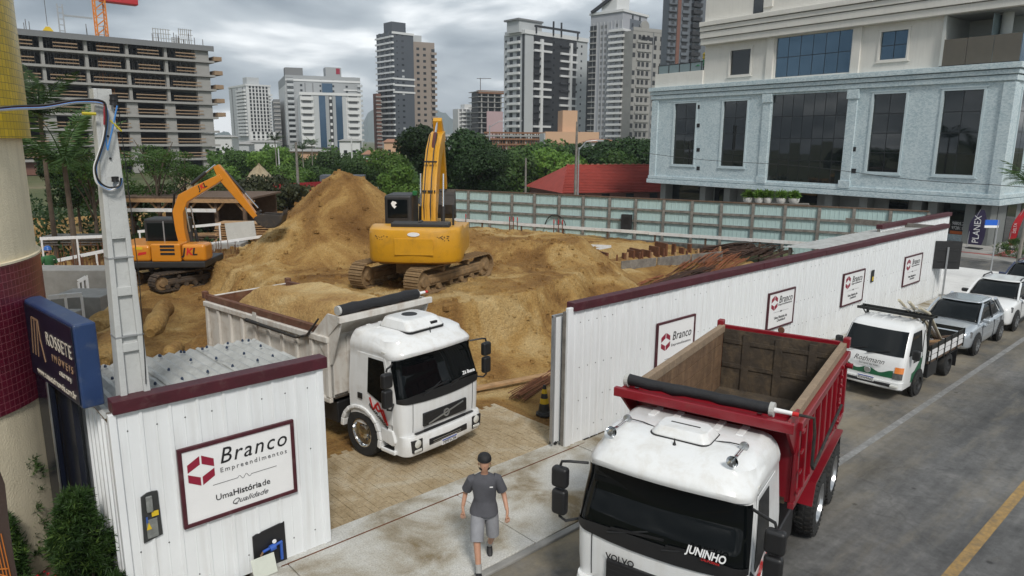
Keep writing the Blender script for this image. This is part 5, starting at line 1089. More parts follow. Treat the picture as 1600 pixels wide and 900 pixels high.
# ---------------------------------------------------------------- left foreground: tiled tower, blue sign, concrete pole, shrubs
def tilemat(name, col, grout, sx, sz, rad):
    m = bpy.data.materials.new(name); m.use_nodes = True; t = m.node_tree; N = t.nodes; L = t.links; b = N['Principled BSDF']; MATS[name] = m
    b.inputs['Roughness'].default_value = 0.32
    co = N.new('ShaderNodeTexCoord').outputs['Object']; s = N.new('ShaderNodeSeparateXYZ'); L.new(co,s.inputs[0])
    at2 = N.new('ShaderNodeMath'); at2.operation = 'ARCTAN2'; L.new(s.outputs[1],at2.inputs[0]); L.new(s.outputs[0],at2.inputs[1])
    mu = N.new('ShaderNodeMath'); mu.operation = 'MULTIPLY'; L.new(at2.outputs[0],mu.inputs[0]); mu.inputs[1].default_value = rad
    c = N.new('ShaderNodeCombineXYZ'); L.new(mu.outputs[0],c.inputs[0]); L.new(s.outputs[2],c.inputs[1])
    br = N.new('ShaderNodeTexBrick'); br.offset = 0; br.inputs['Scale'].default_value = 1; br.inputs['Brick Width'].default_value = sx; br.inputs['Row Height'].default_value = sz; br.inputs['Mortar Size'].default_value = 0.004; br.inputs['Bias'].default_value = -0.2
    br.inputs['Color1'].default_value = tuple(v*.82 for v in col)+(1,); br.inputs['Color2'].default_value = tuple(v*1.15 for v in col)+(1,); br.inputs['Mortar'].default_value = tuple(grout)+(1,)
    L.new(c.outputs[0],br.inputs['Vector']); L.new(br.outputs[0],b.inputs['Base Color'])
    bp = N.new('ShaderNodeBump'); bp.inputs['Strength'].default_value = 0.6; bp.inputs['Distance'].default_value = 0.004; bp.invert = True; L.new(br.outputs['Fac'],bp.inputs['Height']); L.new(bp.outputs[0],b.inputs['Normal'])
RT_ = 2.4
tilemat('tile_yellow',(0.62,0.43,0.012),(0.20,0.14,0.02),.085,.105,RT_); tilemat('tile_maroon',(0.115,0.010,0.026),(0.24,0.07,0.09),.085,.105,RT_)
mat('render_cream',(0.72,0.64,0.47),0.85,0.08,2,0.5,40,streak=((0.40,0.34,0.24),0.35))
d_ = ray(60,390); d_ = Vector((d_.x,d_.y,0)).normalized(); tp = d_*13.4; cc = tp+Vector((-d_.y,d_.x,0))*RT_
tw = thing('tiled_tower','round corner tower with yellow tiles above cream render and maroon tiles','building',(cc.x,cc.y,0))
def ringseg(r0,r1,z0,z1,n=72): return MB().lathe([(r0,z0),(r1,z0),(r1,z1),(r0,z1)],(0,0,0),n)
dist_ = 13.4
def zat(y): p = at(60,y,dist_); return p.z
zy,zm1,zm0 = zat(216),zat(391),zat(590)
ringseg(.05,RT_+.10,zy,zy+7.5).build('yellow_drum','tile_yellow',tw,smooth=True); ringseg(.04,RT_-.02,zm1,zy).build('cream_drum','render_cream',tw,smooth=True); ringseg(.05,RT_+.02,zm0,zm1).build('maroon_drum','tile_maroon',tw,smooth=True); ringseg(.04,RT_-.01,0,zm0).build('base_drum','render_cream',tw,smooth=True)
MB().lathe([(RT_-.02,zm1),(RT_+.035,zm1),(RT_+.035,zm1+.03),(RT_-.02,zm1+.03)],(0,0,0),72,'z',False).build('ledge','render_cream',tw,smooth=True)
wa = math.atan2(-cc.y,-cc.x)
MB().box(-7,-1.4,-.9,2.2,0,zy+6).build('side_wall','render_cream',tw)
# blue sign box on a dark pylon
mat('sign_navy',(0.006,0.010,0.024),0.35,0.2,3,dirt=((0.03,0.035,0.045),0.3,5)); mat('sign_blue',(0.020,0.045,0.125),0.35,0.15,2.5,dirt=((0.16,0.18,0.20),0.35,4)); mat('ink_cream',(0.55,0.50,0.42),0.4,0); mat('ink_bronze',(0.32,0.20,0.12),0.35,0); mat('pylon',(0.007,0.009,0.018),0.25,0.2,3)
P0 = Vector((1.63,10.10)); P1 = Vector((1.385,12.40)); sa = math.atan2(P1.y-P0.y,P1.x-P0.x); SL = (P1-P0).length
sg = thing('agency_sign','dark blue box sign of the estate agency on a black pylon','sign',(P0.x,P0.y,0),sa-PI/2)
MB().box(.004,.27,0,SL,3.05,4.18).build('sign_box','sign_blue',sg,bevel=.03,seg=3)
fc = MB().box(-.012,.006,.05,SL-.05,3.09,4.14).build('sign_face','sign_navy',sg,bevel=.01)
r_ = (PI/2,0,-PI/2)
text('lettering','ROSSETE',.27,'ink_cream',sg,(-.018,.66,3.78),r_,space=1.12,sx=.92); text('lettering','IMÓVEIS',.15,'ink_bronze',sg,(-.018,.58,3.54),r_,space=1.7); text('lettering','CRECI 7901-J',.085,'ink_cream',sg,(-.018,.52,3.38),r_)
text('lettering','www.rosseteimoveis.com.br',.148,'ink_cream',sg,(-.018,.98,3.19),r_,sx=.98)
e_ = MB()
for k in range(3): e_.bar((-.016,1.93-.13*k,3.42),(-.016,1.80-.13*k,3.98),.028,.006,(1,0,0))
e_.bar((-.016,1.80,3.98),(-.016,1.50,3.98),.028,.006,(1,0,0)); e_.bar((-.016,1.50,3.98),(-.016,1.48,3.70),.028,.006,(1,0,0)); e_.bar((-.016,1.48,3.70),(-.016,1.36,3.40),.032,.006,(1,0,0)); e_.build('emblem','ink_bronze',sg)['kind'] = 'stuff'
MB().box(.02,.10,1.55,2.15,0,3.06).build('pylon_panel','pylon',sg,bevel=.01); MB().box(.14,.22,1.0,1.75,0,3.06).build('pylon_panel','pylon',sg,bevel=.01); MB().box(.0,.018,1.53,1.58,0,3.05).build('pylon_edge','silver',sg); MB().box(.105,.112,1.50,1.53,0.2,2.7).build('pylon_strip','pylon',sg)
# tapered concrete utility pole with recessed panels
px_,py_ = 2.21,9.985
pz = onY(176,140,py_).z
po = thing('utility_pole','tapered grey concrete utility pole with recessed panels rising behind the hoarding','pole',(px_,py_,0))
def phw(z): return .245-.145*z/pz
def pdp(z): return .17-.075*z/pz
zs_ = [0,.2]; z = .2; k = 0
segs = []
while z < pz*.72:
    h = .62; segs.append((z,z+h)); z += h+.12
b = MB(); b.loft([[(-phw(z),-pdp(z)+.05,z),(phw(z),-pdp(z)+.05,z),(phw(z),pdp(z),z),(-phw(z),pdp(z),z)] for z in (0,pz)]); b.build('shaft','concrete_pale',po)
for s in (-1,1):
    MB().loft([[tuple(q) for q in ((s*phw(z)*.55 if s > 0 else -phw(z),-pdp(z),z),(phw(z) if s > 0 else -phw(z)*.55,-pdp(z),z),(phw(z) if s > 0 else -phw(z)*.55,-pdp(z)+.06,z),(s*phw(z)*.55 if s > 0 else -phw(z),-pdp(z)+.06,z))] for z in (0,pz)]).build('flange','concrete_pale',po,bevel=.008)
for (a0,b0),(a1,b1) in zip(segs,segs[1:]): MB().loft([[(-phw(z)*.56,-pdp(z)+.002,z),(phw(z)*.56,-pdp(z)+.002,z),(phw(z)*.56,-pdp(z)+.055,z),(-phw(z)*.56,-pdp(z)+.055,z)] for z in (b0,a1)]).build('web_bar','concrete_pale',po,bevel=.01)
zt_ = segs[-1][1]; MB().loft([[(-phw(z)*.56,-pdp(z)+.002,z),(phw(z)*.56,-pdp(z)+.002,z),(phw(z)*.56,-pdp(z)+.055,z),(-phw(z)*.56,-pdp(z)+.055,z)] for z in (zt_,pz)]).build('upper_web','concrete_pale',po)
for z in (onY(205,400,py_).z,onY(205,522,py_).z): MB().box(-phw(z)-.006,phw(z)+.006,-pdp(z)-.006,pdp(z)+.006,z,z+.018).build('steel_band','galv',po)
for y in (228,262): z = onY(185,y-15,py_).z; MB().cyl((.0,-pdp(z)-.002,z),(.0,-pdp(z)-.02,z),.014,n=8).build('bolt_hole','ink_black',po)
# cables: supply bundle and its loop
mat('cable_blue',(0.05,0.22,0.55),0.5,0); mat('cable_white',(0.65,0.65,0.65),0.5,0); mat('cable_red',(0.28,0.02,0.03),0.5,0); mat('cable_black',(0.012,0.012,0.012),0.5,0); mat('cable_yellow',(0.5,0.42,0.03),0.5,0)
yb = py_-.14
cw_ = thing('cable_bundle','blue, white, red and black cable bundle looping down from the concrete pole','cable',(px_,py_,onY(172,190,yb).z))
def pxy(pts, y): return [onY(a,b_,y) for a,b_ in pts]
for k,(m,dx,dy) in enumerate((('cable_blue',3,2),('cable_white',0,3),('cable_red',-1,-1),('cable_black',2,-2))):
    main = [(-60+dx,176+dy*.6),(20,168+dy),(70,166+dy),(120,158+dy),(160,160+dy),(164+dx,175),(164+dx,195),(160+dx,220),(152+dx,245),(147+dx,262),(150+dx,280+dy),(160,290+dy),(172,295+dy),(184+dx,290),(187+dx,278)]
    if m == 'cable_red': main = main[:7]
    P_ = pxy(main,yb-.03*k)
    sm = []
    for i in range(len(P_)-1):
        p0 = P_[max(i-1,0)]; p1 = P_[i]; p2 = P_[i+1]; p3 = P_[min(i+2,len(P_)-1)]
        for j in range(5):
            u = j/5; sm.append(.5*((2*p1)+(p2-p0)*u+(2*p0-5*p1+4*p2-p3)*u*u+(3*p1-p0-3*p2+p3)*u**3))
    sm.append(P_[-1]); MB().tube(sm,.012,6).build('cable',m,cw_,smooth=True,world=True)
MB().tube(pxy([(183,165),(176,200),(168,235),(165,215)],yb-.06),.010,6).build('cable','cable_blue',cw_,smooth=True,world=True)
MB().tube(pxy([(128,177),(150,178)],yb-.06),.02,6).build('cable_tag','cable_yellow',cw_,world=True); MB().tube(pxy([(172,188),(190,205)],yb-.06),.012,6).build('cable_strap','cable_yellow',cw_,world=True)
for a,b_ in ((177,152),(177,160),(180,280)): p = onY(a,b_,yb-.02); MB().lathe([(.02,-.035),(.045,-.03),(.04,0),(.045,.03),(.02,.035)],tuple(p),12).build('insulator','black_plastic',cw_,smooth=True,world=True)
p = pxy([(183,150),(205,330),(217,430),(226,560),(228,600)],yb-.02); MB().tube(p,.006,5).build('earth_wire','cable_black',cw_,world=True)
# ------------------------------------------------ foliage helpers
def leafmat(name, a, b, sc_=3.0):
    m = bpy.data.materials.new(name); m.use_nodes = True; N = m.node_tree.nodes; L = m.node_tree.links; p = N['Principled BSDF']; MATS[name] = m
    p.inputs['Roughness'].default_value = 0.55; p.inputs['Specular IOR Level'].default_value = 0.3
    co = N.new('ShaderNodeTexCoord').outputs['Object']; n = N.new('ShaderNodeTexNoise'); n.inputs['Scale'].default_value = sc_; n.inputs['Detail'].default_value = 4; L.new(co,n.inputs['Vector'])
    oi = N.new('ShaderNodeObjectInfo'); 
    r = N.new('ShaderNodeMapRange'); L.new(n.outputs[0],r.inputs[0]); r.inputs[1].default_value = .3; r.inputs[2].default_value = .7
    x = N.new('ShaderNodeMix'); x.data_type = 'RGBA'; L.new(r.outputs[0],x.inputs['Factor']); x.inputs[6].default_value = tuple(a)+(1,); x.inputs[7].default_value = tuple(b)+(1,); 
    s = N.new('ShaderNodeVectorMath'); s.operation = 'SCALE'; mr = N.new('ShaderNodeMapRange'); L.new(oi.outputs['Random'],mr.inputs[0]); mr.inputs[3].default_value = .7; mr.inputs[4].default_value = 1.45
    L.new(x.outputs[2],s.inputs[0]); L.new(mr.outputs[0],s.inputs['Scale']); L.new(s.outputs[0],p.inputs['Base Color'])
    tr = N.new('ShaderNodeBsdfTranslucent'); L.new(s.outputs[0],tr.inputs[0]); mx_ = N.new('ShaderNodeMixShader'); mx_.inputs[0].default_value = .28; L.new(p.outputs[0],mx_.inputs[1]); L.new(tr.outputs[0],mx_.inputs[2]); L.new(mx_.outputs[0],N['Material Output'].inputs[0])
leafmat('leaf_dark',(0.012,0.032,0.010),(0.034,0.070,0.018)); leafmat('leaf_mid',(0.022,0.060,0.012),(0.075,0.135,0.026)); leafmat('leaf_light',(0.05,0.115,0.018),(0.125,0.21,0.035)); leafmat('leaf_olive',(0.035,0.045,0.018),(0.07,0.08,0.03)); leafmat('leaf_palm',(0.03,0.065,0.018),(0.06,0.11,0.03)); leafmat('leaf_podo',(0.022,0.058,0.014),(0.065,0.125,0.028),6); leafmat('leaf_tip',(0.08,0.15,0.03),(0.14,0.22,0.045),6)
mat('bark',(0.10,0.075,0.055),0.9,0.3,4,0.5,20); mat('bark_pale',(0.25,0.23,0.20),0.9,0.2,4,0.4,20); mat('flower_red',(0.5,0.015,0.02),0.5,0.1)
def leaf(b, p, d, n, l, w):
    """one folded leaf: two tris each side"""
    d = d.normalized(); s = d.cross(n)
    if s.length < 1e-3: s = d.cross(Vector((1,0,0)))
    s.normalize(); q = p+d*l*.5
    o = len(b.v); b.v += [tuple(p),tuple(q+s*w*.5),tuple(p+d*l),tuple(q-s*w*.5)]; b.f.append((o,o+1,o+2,o+3))
def rdir(r, up=0.0): 
    a = r.uniform(0,2*PI); z = r.uniform(-1,1); s = math.sqrt(1-z*z); v = Vector((s*math.cos(a),s*math.sin(a),z+up)); return v.normalized()
def podocarpus(label, x, y, h, rad, seed, z0=0.0, n=700):
    r = random.Random(seed); t = thing('podocarpus_shrub',label,'shrub',(x,y,z0))
    a = MB(); tip = MB(); st = MB()
    for k in range(n):
        u = r.random()**.8; z = h*(.06+.94*u); an = r.uniform(0,2*PI); rr_ = rad*(1-.55*max(0,u-.55)/.45)*math.sqrt(r.uniform(.2,1))*(.80+1.1*fbm(math.cos(an)*1.3+seed,math.sin(an)*1.3+z*2.4,1,3,seed)); 
        c = Vector((rr_*math.cos(an),rr_*math.sin(an),z)); ax = (Vector((math.cos(an),math.sin(an),.9))).normalized()
        bb = tip if r.random() < .16 and rr_ > rad*.5 else a
        for j in range(14):
            dd = (ax*r.uniform(.2,1.0)+rdir(r)*.85).normalized(); leaf(bb,c+ax*r.uniform(-.05,.05),dd,rdir(r),r.uniform(.07,.14),.017)
    for k in range(5): an = r.uniform(0,6.28); st.tube([(0.03*math.cos(an),.03*math.sin(an),0),(rad*.4*math.cos(an),rad*.4*math.sin(an),h*.5),(rad*.5*math.cos(an),rad*.5*math.sin(an),h*.85)],[.02,.014,.006],5)
    st.build('stem','bark',t); a.build('foliage','leaf_podo',t); tip.build('new_growth','leaf_tip',t)
    return t
podocarpus('bright green bushy shrub against the white shed side wall',1.46,10.35,1.8,.40,3,0,1300)
podocarpus('dark narrow shrub behind the black pylon of the blue sign',.98,12.2,2.3,.34,5,0,800)
podocarpus('low dark shrub left of the black pylon',.62,11.55,1.2,.42,8,0,700)
podocarpus('small green shrub at the near corner of the white hoarding',1.70,9.75,.75,.24,12,0,300)
fl = MB(); 
for k in range(26):
    p = Vector((1.10+rnd.uniform(-.15,.25),10.6+rnd.uniform(-.7,.5),.25+rnd.uniform(0,.45)))
    for j in range(5): leaf(fl,p,rdir(rnd,.3),rdir(rnd),.035,.03)
tag(fl.build('red_flowers','flower_red'),'scattered small red flowers low in the planting bed','flowers',kind='stuff')
struct(MB().box(-2.5,1.86,9.6,14,-.1,.02).build('planting_bed','soil' if 'soil' in MATS else mixmat('soil',((0.04,0.03,0.02),(0.08,0.06,0.04),(0.13,0.10,0.07)),2.0)))
MB().bar((.95,9.45,.06),(.35,12.6,.06),.14,.16).build('garden_kerb','concrete',None,bevel=.015)['kind'] = 'structure'
mixmat('setts',((0.20,0.19,0.17),(0.28,0.27,0.25),(0.34,0.33,0.31)),1.4); 
lp = struct(MB().box(-3,.8,7.5,9.6,.03,.052).build('left_pavement','setts'))
sq = MB().box(-.185,.185,-.185,.185,0,.03).mesh('paving_slab','setts')
for i in range(9):
    for j in range(9):
        x = -2.6+i*.38; y = 9.75+j*.38
        if x < .95-(y-9.45)*.19-.15: inst(sq,'paving_slab',lp,(x,y,.02+rnd.uniform(-.003,.003)))
# brown feather flag at the left edge
mat('flag_brown',(0.045,0.028,0.022),0.6,0.2,4,streak=((0.09,0.05,0.04),0.5)); mat('ink_orange',(0.45,0.14,0.02),0.6,0)
fp = at(-16,800,8.0); ff = thing('feather_flag','brown feather flag with orange print at the lower left edge','flag',(fp.x,fp.y,0),R(HEAD-90+8))
zt0 = at(8,690,8.0).z; oh = []
for k in range(14):
    u = k/13; z = zt0-u*2.6; wv = .16*math.sqrt(min(1,u*7)); oh.append([(-.30,.02*math.sin(u*9),z),(wv,.02*math.sin(u*9+1),z),(wv,.02*math.sin(u*9+1)+.006,z),(-.30,.02*math.sin(u*9)+.006,z)])
MB().loft(oh).build('cloth','flag_brown',ff,smooth=True)
for k in range(3): MB().tube([(.02+.03*k,-.02,zt0-.9),(.06+.03*k,-.03,zt0-1.5),(.08+.03*k,-.02,zt0-2.1)],.006,4).build('print_stroke','ink_orange',ff)
o = text('print_lettering','LANÇAMENTO',.13,'ink_orange',ff,(.05,-.03,zt0-1.7),(PI/2,R(90),0)); MB().cyl((-.31,0,0),(-.31,0,zt0+.05),.012,n=8).build('flag_pole','galv',ff); MB().box(-.5,.1,-.2,.2,.05,.09).build('flag_base','steel_dark',ff)
# ---------------------------------------------------------------- pale blue mosaic building on the far corner
def mosaic(name, a, b, sc_):
    m = bpy.data.materials.new(name); m.use_nodes = True; N = m.node_tree.nodes; L = m.node_tree.links; p = N['Principled BSDF']; MATS[name] = m
    p.inputs['Roughness'].default_value = .35; co = N.new('ShaderNodeTexCoord').outputs['Object']
    mp = N.new('ShaderNodeMapping'); mp.inputs['Scale'].default_value = (1,1,1.6); L.new(co,mp.inputs[0])
    v = N.new('ShaderNodeTexVoronoi'); v.inputs['Scale'].default_value = sc_; L.new(mp.outputs[0],v.inputs['Vector'])
    s = N.new('ShaderNodeSeparateColor'); L.new(v.outputs['Color'],s.inputs[0]); n = N.new('ShaderNodeTexNoise'); n.inputs['Scale'].default_value = .8; n.inputs['Detail'].default_value = 5; L.new(co,n.inputs['Vector'])
    ad = N.new('ShaderNodeMath'); ad.operation = 'ADD'; L.new(s.outputs[0],ad.inputs[0]); L.new(n.outputs[0],ad.inputs[1]); r = N.new('ShaderNodeMapRange'); L.new(ad.outputs[0],r.inputs[0]); r.inputs[1].default_value = .45; r.inputs[2].default_value = 1.35
    x = N.new('ShaderNodeMix'); x.data_type = 'RGBA'; L.new(r.outputs[0],x.inputs['Factor']); x.inputs[6].default_value = tuple(a)+(1,); x.inputs[7].default_value = tuple(b)+(1,); L.new(x.outputs[2],p.inputs['Base Color'])
mosaic('mosaic_blue',(0.36,0.46,0.50),(0.56,0.64,0.66),9.5); mat('pier_stone',(0.15,0.16,0.155),0.6,0.15,1)
mat('wall_offwhite',(0.66,0.645,0.60),0.7,0.05,.6,0.1,20,streak=((0.42,0.41,0.39),0.2)); mat('trim_pale',(0.52,0.56,0.57),0.6,0.05,1); mat('window_glass',(0.008,0.011,0.013),0.02,0,spec=0.9); mat('sky_glass',(0.10,0.16,0.22),0.03,0,metal=0.75); mat('mullion',(0.02,0.022,0.024),0.4,0); mat('groove',(0.10,0.11,0.12),0.8,0); mat('soffit',(0.30,0.31,0.31),0.8,0.05); mat('pale_wall',(0.50,0.52,0.50),0.75,0.06)
FA = R(85); CO = onX(1558,318,52.0); FU = Vector((math.cos(FA),math.sin(FA),0))
def uz(x, y): p = onP(x,y,CO,FA); return (-(p-CO).dot(FU), p.z)
bb = thing('mosaic_building','pale blue mosaic clad building with off-white upper floors beyond the site','building',(CO.x,CO.y,0),FA+PI)
def wall(parent, name, m, u0,u1,z0,z1, holes, y=0.0, dep=.22):
    us = sorted({u0,u1,*[max(u0,min(u1,h[i])) for h in holes for i in (0,1)]}); zs = sorted({z0,z1,*[max(z0,min(z1,h[i])) for h in holes for i in (2,3)]}); b = MB()
    for i in range(len(us)-1):
        for j in range(len(zs)-1):
            cu,cz = (us[i]+us[i+1])/2,(zs[j]+zs[j+1])/2
            if any(h[0] < cu < h[1] and h[2] < cz < h[3] for h in holes): continue
            b.quad((us[i],y,zs[j]),(us[i+1],y,zs[j]),(us[i+1],y,zs[j+1]),(us[i],y,zs[j+1]))
    for a,c,d,e in holes:
        b.quad((a,y,d),(a,y+dep,d),(a,y+dep,e),(a,y,e)); b.quad((c,y,d),(c,y,e),(c,y+dep,e),(c,y+dep,d)); b.quad((a,y,e),(a,y+dep,e),(c,y+dep,e),(c,y,e)); b.quad((a,y,d),(c,y,d),(c,y+dep,d),(a,y+dep,d))
    return b.build(name,m,parent)
def window(parent, u0,u1,z0,z1, nc, nr, glass='window_glass', frame='trim_pale', y=0.0, fw=.14, dep=.14):
    g = MB().box(u0,u1,y+dep,y+dep+.05,z0,z1).build('window','mullion',parent)
    cw = (u1-u0)/nc; ch = (z1-z0)/nr
    for i in range(nc):
        for j in range(nr):
            o = ubox('pane',glass,g,u0+i*cw+.025,u0+(i+1)*cw-.025,y+dep-.012,y+dep+.01,z0+j*ch+.025,z0+(j+1)*ch-.025); o.rotation_euler = (rnd.uniform(-.006,.006),0,rnd.uniform(-.006,.006))
    if frame:
        for a in ((u0-fw,u1+fw,z1,z1+fw),(u0-fw,u1+fw,z0-fw,z0),(u0-fw,u0,z0,z1),(u1,u1+fw,z0,z1)): ubox('window_frame',frame,g,a[0],a[1],y-.06,y+.03,a[2],a[3])
        for a in ((u0-fw-.10,u1+fw+.10,z1+fw+.004,z1+fw+.07),(u0-fw-.10,u1+fw+.10,z0-fw-.07,z0-fw-.004)): ubox('window_trim',frame,g,a[0],a[1],y-.09,y+.02,a[2],a[3])
    return g
def rect(x0,y0,x1,y1):
    a = uz(x0,y0); b = uz(x1,y1); return (a[0],b[0],b[1],a[1])
UL = uz(1019,200)[0]; zb,zc = 2.95,11.25
low = [rect(1055,163,1083,260),rect(1131,160,1161,262),rect(1208,144,1312,286),rect(1366,148,1403,266),rect(1476,141,1521,267)]
low = [(a,b,(3.55 if i == 2 else 4.55),(10.15 if i == 2 else 9.85)) for i,(a,b,c,d) in enumerate(low)]
wall(bb,'mosaic_wall','mosaic_blue',UL,0,zb,zc,low)
for i,h in enumerate(low): window(bb,*h,7 if i == 2 else 2,4,frame=None if i == 2 else 'mosaic_blue')
for a in (h for h in low[2:3]):
    for u in (a[0]-.75,a[1]+.05): MB().box(u,u+.7,-.12,.02,zb+.4,10.2).build('pilaster','mosaic_blue',bb,bevel=.02); MB().box(u-.08,u+.78,-.2,.02,9.6,10.25).build('pilaster_cap','mosaic_blue',bb,bevel=.02); MB().box(u-.08,u+.78,-.2,.02,zb+.35,zb+.9).build('pilaster_base','mosaic_blue',bb,bevel=.02)
MB().box(UL-.05,UL+.7,-.12,.02,zb+.4,10.2).build('pilaster','mosaic_blue',bb,bevel=.02); MB().box(-.55,.12,-.12,.5,zb+.4,10.2).build('pilaster','mosaic_blue',bb,bevel=.02)
for z0,z1,o in ((10.30,10.62,.16),(10.68,10.95,.24),(11.0,11.35,.36)): MB().box(UL-o,o,-o,14,z0,z1).build('cornice_band','mosaic_blue',bb,bevel=.02)
for z0,z1,o in ((2.75,3.12,.22),(3.16,3.42,.14)): MB().box(UL-o,o,-o,14,z0,z1).build('base_band','mosaic_blue',bb,bevel=.02)
MB().box(UL,0,0.02,14,2.72,2.80).build('soffit','soffit',bb)
for px_c,ys4 in ((1091,(167,196,234,263)),(1334,(155,188,233,267))):
    for y in ys4: u,z = uz(px_c,y); MB().box(u-.16,u+.16,-.03,.05,z-.16,z+.16).build('vent_hole','ink_black',bb)
# street side of the mosaic block
sw = MB().quad((0,0,zb),(0,14,zb),(0,14,zc),(0,0,zc)); sw.build('side_wall','mosaic_blue',bb)
for yy in (1.4,6.5): g = MB().box(-.05,.02,yy,yy+1.6,4.7,9.8).build('side_window','mullion',bb); [ubox('pane','window_glass',g,.0,.035,yy+.03+.8*i,yy+.77+.8*i,4.75+1.27*j,5.97+1.27*j) for i in (0,1) for j in range(4)]; [ubox('window_frame','mosaic_blue',g,-.02,.06,a,b,c,d) for a,b,c,d in ((yy-.14,yy+1.74,9.8,9.95),(yy-.14,yy+1.74,4.55,4.7),(yy-.14,yy,4.7,9.8),(yy+1.6,yy+1.74,4.7,9.8))]
MB().box(UL+.2,-.2,.3,13.8,11.0,11.36).build('roof_slab','pale_wall',bb)
# upper off-white floors, stepping back left of the terrace
UT = uz(1100,60)[0]; zt1,zt2 = 15.0,30.0
sm_ = [rect(1139,82,1168,117),rect(1211,62,1323,119),rect(1374,58,1412,95)]
sm_ = [(a,b,c,d) for a,b,c,d in sm_]; sm_ = [(sm_[0][0],sm_[0][1],11.95,13.9),(sm_[1][0],sm_[1][1],11.5,14.45),(sm_[2][0],sm_[2][1],12.15,14.0)]
ub = uz(1470,80)[0]
wall(bb,'upper_wall','wall_offwhite',UT,ub,11.34,zt1,sm_,.25); 
window(bb,*sm_[0],1,1,frame='wall_offwhite',y=.25); window(bb,*sm_[1],6,2,'sky_glass',None,.25); window(bb,*sm_[2],2,2,'sky_glass','wall_offwhite',.25)
for u in (sm_[1][0]-.75,sm_[1][1]+.1): MB().box(u,u+.62,.10,.27,11.36,15).build('pilaster','wall_offwhite',bb,bevel=.02)
top = [rect(1222,-40,1262,13),rect(1288,-40,1328,6),rect(1374,-40,1424,11),rect(1476,-40,1520,2)]
top = [(a,b,17.35 if i != 2 else 17.0,20.5) for i,(a,b,c,d) in enumerate(top)]
wall(bb,'tower_wall','wall_offwhite',UT,0.3,zt1,zt2,top,.0)
for h in top: window(bb,*h,2,1,frame=None)
u,z = uz(1187,-2); window(bb,u-.5,u+.4,16.5,18.2,1,1,frame=None,y=-.16)
for u in (uz(1200,20)[0],uz(1345,20)[0]): MB().box(u-.4,u+.4,-.10,.02,16.8,zt2).build('pilaster','wall_offwhite',bb,bevel=.02)
for z0,z1,o in ((14.55,15.02,.30),(15.06,15.55,.42),(15.60,15.95,.5),(16.0,16.35,.62)): MB().box(UT-.1,o,-o,12,z0,z1).build('cornice_band','wall_offwhite',bb,bevel=.02)
MB().quad((UT,0,zt1),(UT,0,zt2),(UT,12,zt2),(UT,12,zt1)).quad((UT,.25,11.3),(UT,.25,zt1),(UT,12,zt1),(UT,12,11.3)).build('end_wall','wall_offwhite',bb); MB().quad((.3,0,16),(.3,12,16),(.3,12,zt2),(.3,0,zt2)).build('side_wall_upper','wall_offwhite',bb)
for yy in (2.0,): g = MB().box(.28,.33,yy,yy+7,16.9,20).build('side_glazing','mullion',bb); [ubox('pane','sky_glass',g,.30,.345,yy+.03+1*i,yy+.97+1*i,16.95,19.9) for i in range(7)]
# terrace parapet left
MB().box(UL,UT,.1,.3,11.3,12.55).build('parapet','wall_offwhite',bb,bevel=.01); MB().box(UL,UL+.2,.3,10,11.3,12.55).build('parapet','wall_offwhite',bb)
mat('rail_glass',(0.18,0.24,0.25),0.04,0,spec=0.8); tg_ = MB().box(UL+.3,UT-.1,.18,.2,12.56,13.25).build('glass_rail','rail_glass',bb)
for k in range(5): u = UL+.3+(UT-UL-.5)*k/4; MB().box(u-.03,u+.03,.15,.23,12.55,13.3).build('rail_post','steel_dark',bb)
MB().box(UL+.3,UT-.1,.16,.22,13.25,13.31).build('handrail','steel_dark',bb)
pu = uz(1088,100); mat('parasol_green',(0.01,0.16,0.05),0.6,0.1); pa = thing('green_parasol','small green parasol with yellow finial on the roof terrace','parasol',tuple((wmat(bb) @ Vector((pu[0],1.0,11.4)))))
MB().lathe([(.9,1.55),(.75,1.8),(.3,2.0),(.02,2.12)],(0,0,0),10).build('canopy','parasol_green',pa); MB().cyl((0,0,0),(0,0,2.2),.04,n=8).build('pole','steel_dark',pa); MB().lathe([(.02,2.1),(.14,2.25),(.08,2.45),(.16,2.55),(.01,2.75)],(0,0,0),8).build('finial','yellow_tag',pa)
# balcony recess at the right corner
MB().box(ub-.04,ub+.14,.0,3.5,11.36,14.6).build('recess_end','pale_wall',bb); MB().box(ub+.14,.1,3.5,3.6,11.36,14.6).build('recess_wall','pale_wall',bb); MB().box(ub,.2,.1,12,14.5,14.56).build('recess_ceiling','soffit',bb); MB().box(ub,.25,.2,12,13.6,14.0).build('dropped_beam','pale_wall',bb) if False else None
mat('balustrade',(0.10,0.085,0.06),0.05,0.1,2,spec=0.8)
for k in range(3):
    a = ub+.05+(0-ub)*k/3; ubox('glass_balustrade','balustrade',bb,a,a+(-ub)/3-.03,.02,.05,11.42,13.05)
ubox('glass_balustrade','sky_glass',bb,.03,.06,.06,6.5,11.42,13.05); MB().box(ub,.08,-.02,.09,11.36,11.43).build('balustrade_shoe','mullion',bb)
ubox('glass_door','rail_glass',bb,ub+2.6,ub+2.64,.5,3.4,11.4,14.4); MB().cyl((ub+3.0,1.6,11.4),(ub+3.0,1.6,14.5),.32,n=18).build('round_column','pale_wall',bb,smooth=True)
for a,z in ((ub+.9,12.3),(ub+2.0,12.3),(ub+3.6,12.5)): ubox('balcony_window','window_glass',bb,a,a+.7,3.46,3.5,z,z+.7)
MB().box(-.6,.7,-.55,12,13.75,14.5).build('corner_fascia','pale_wall',bb,bevel=.02) if False else None
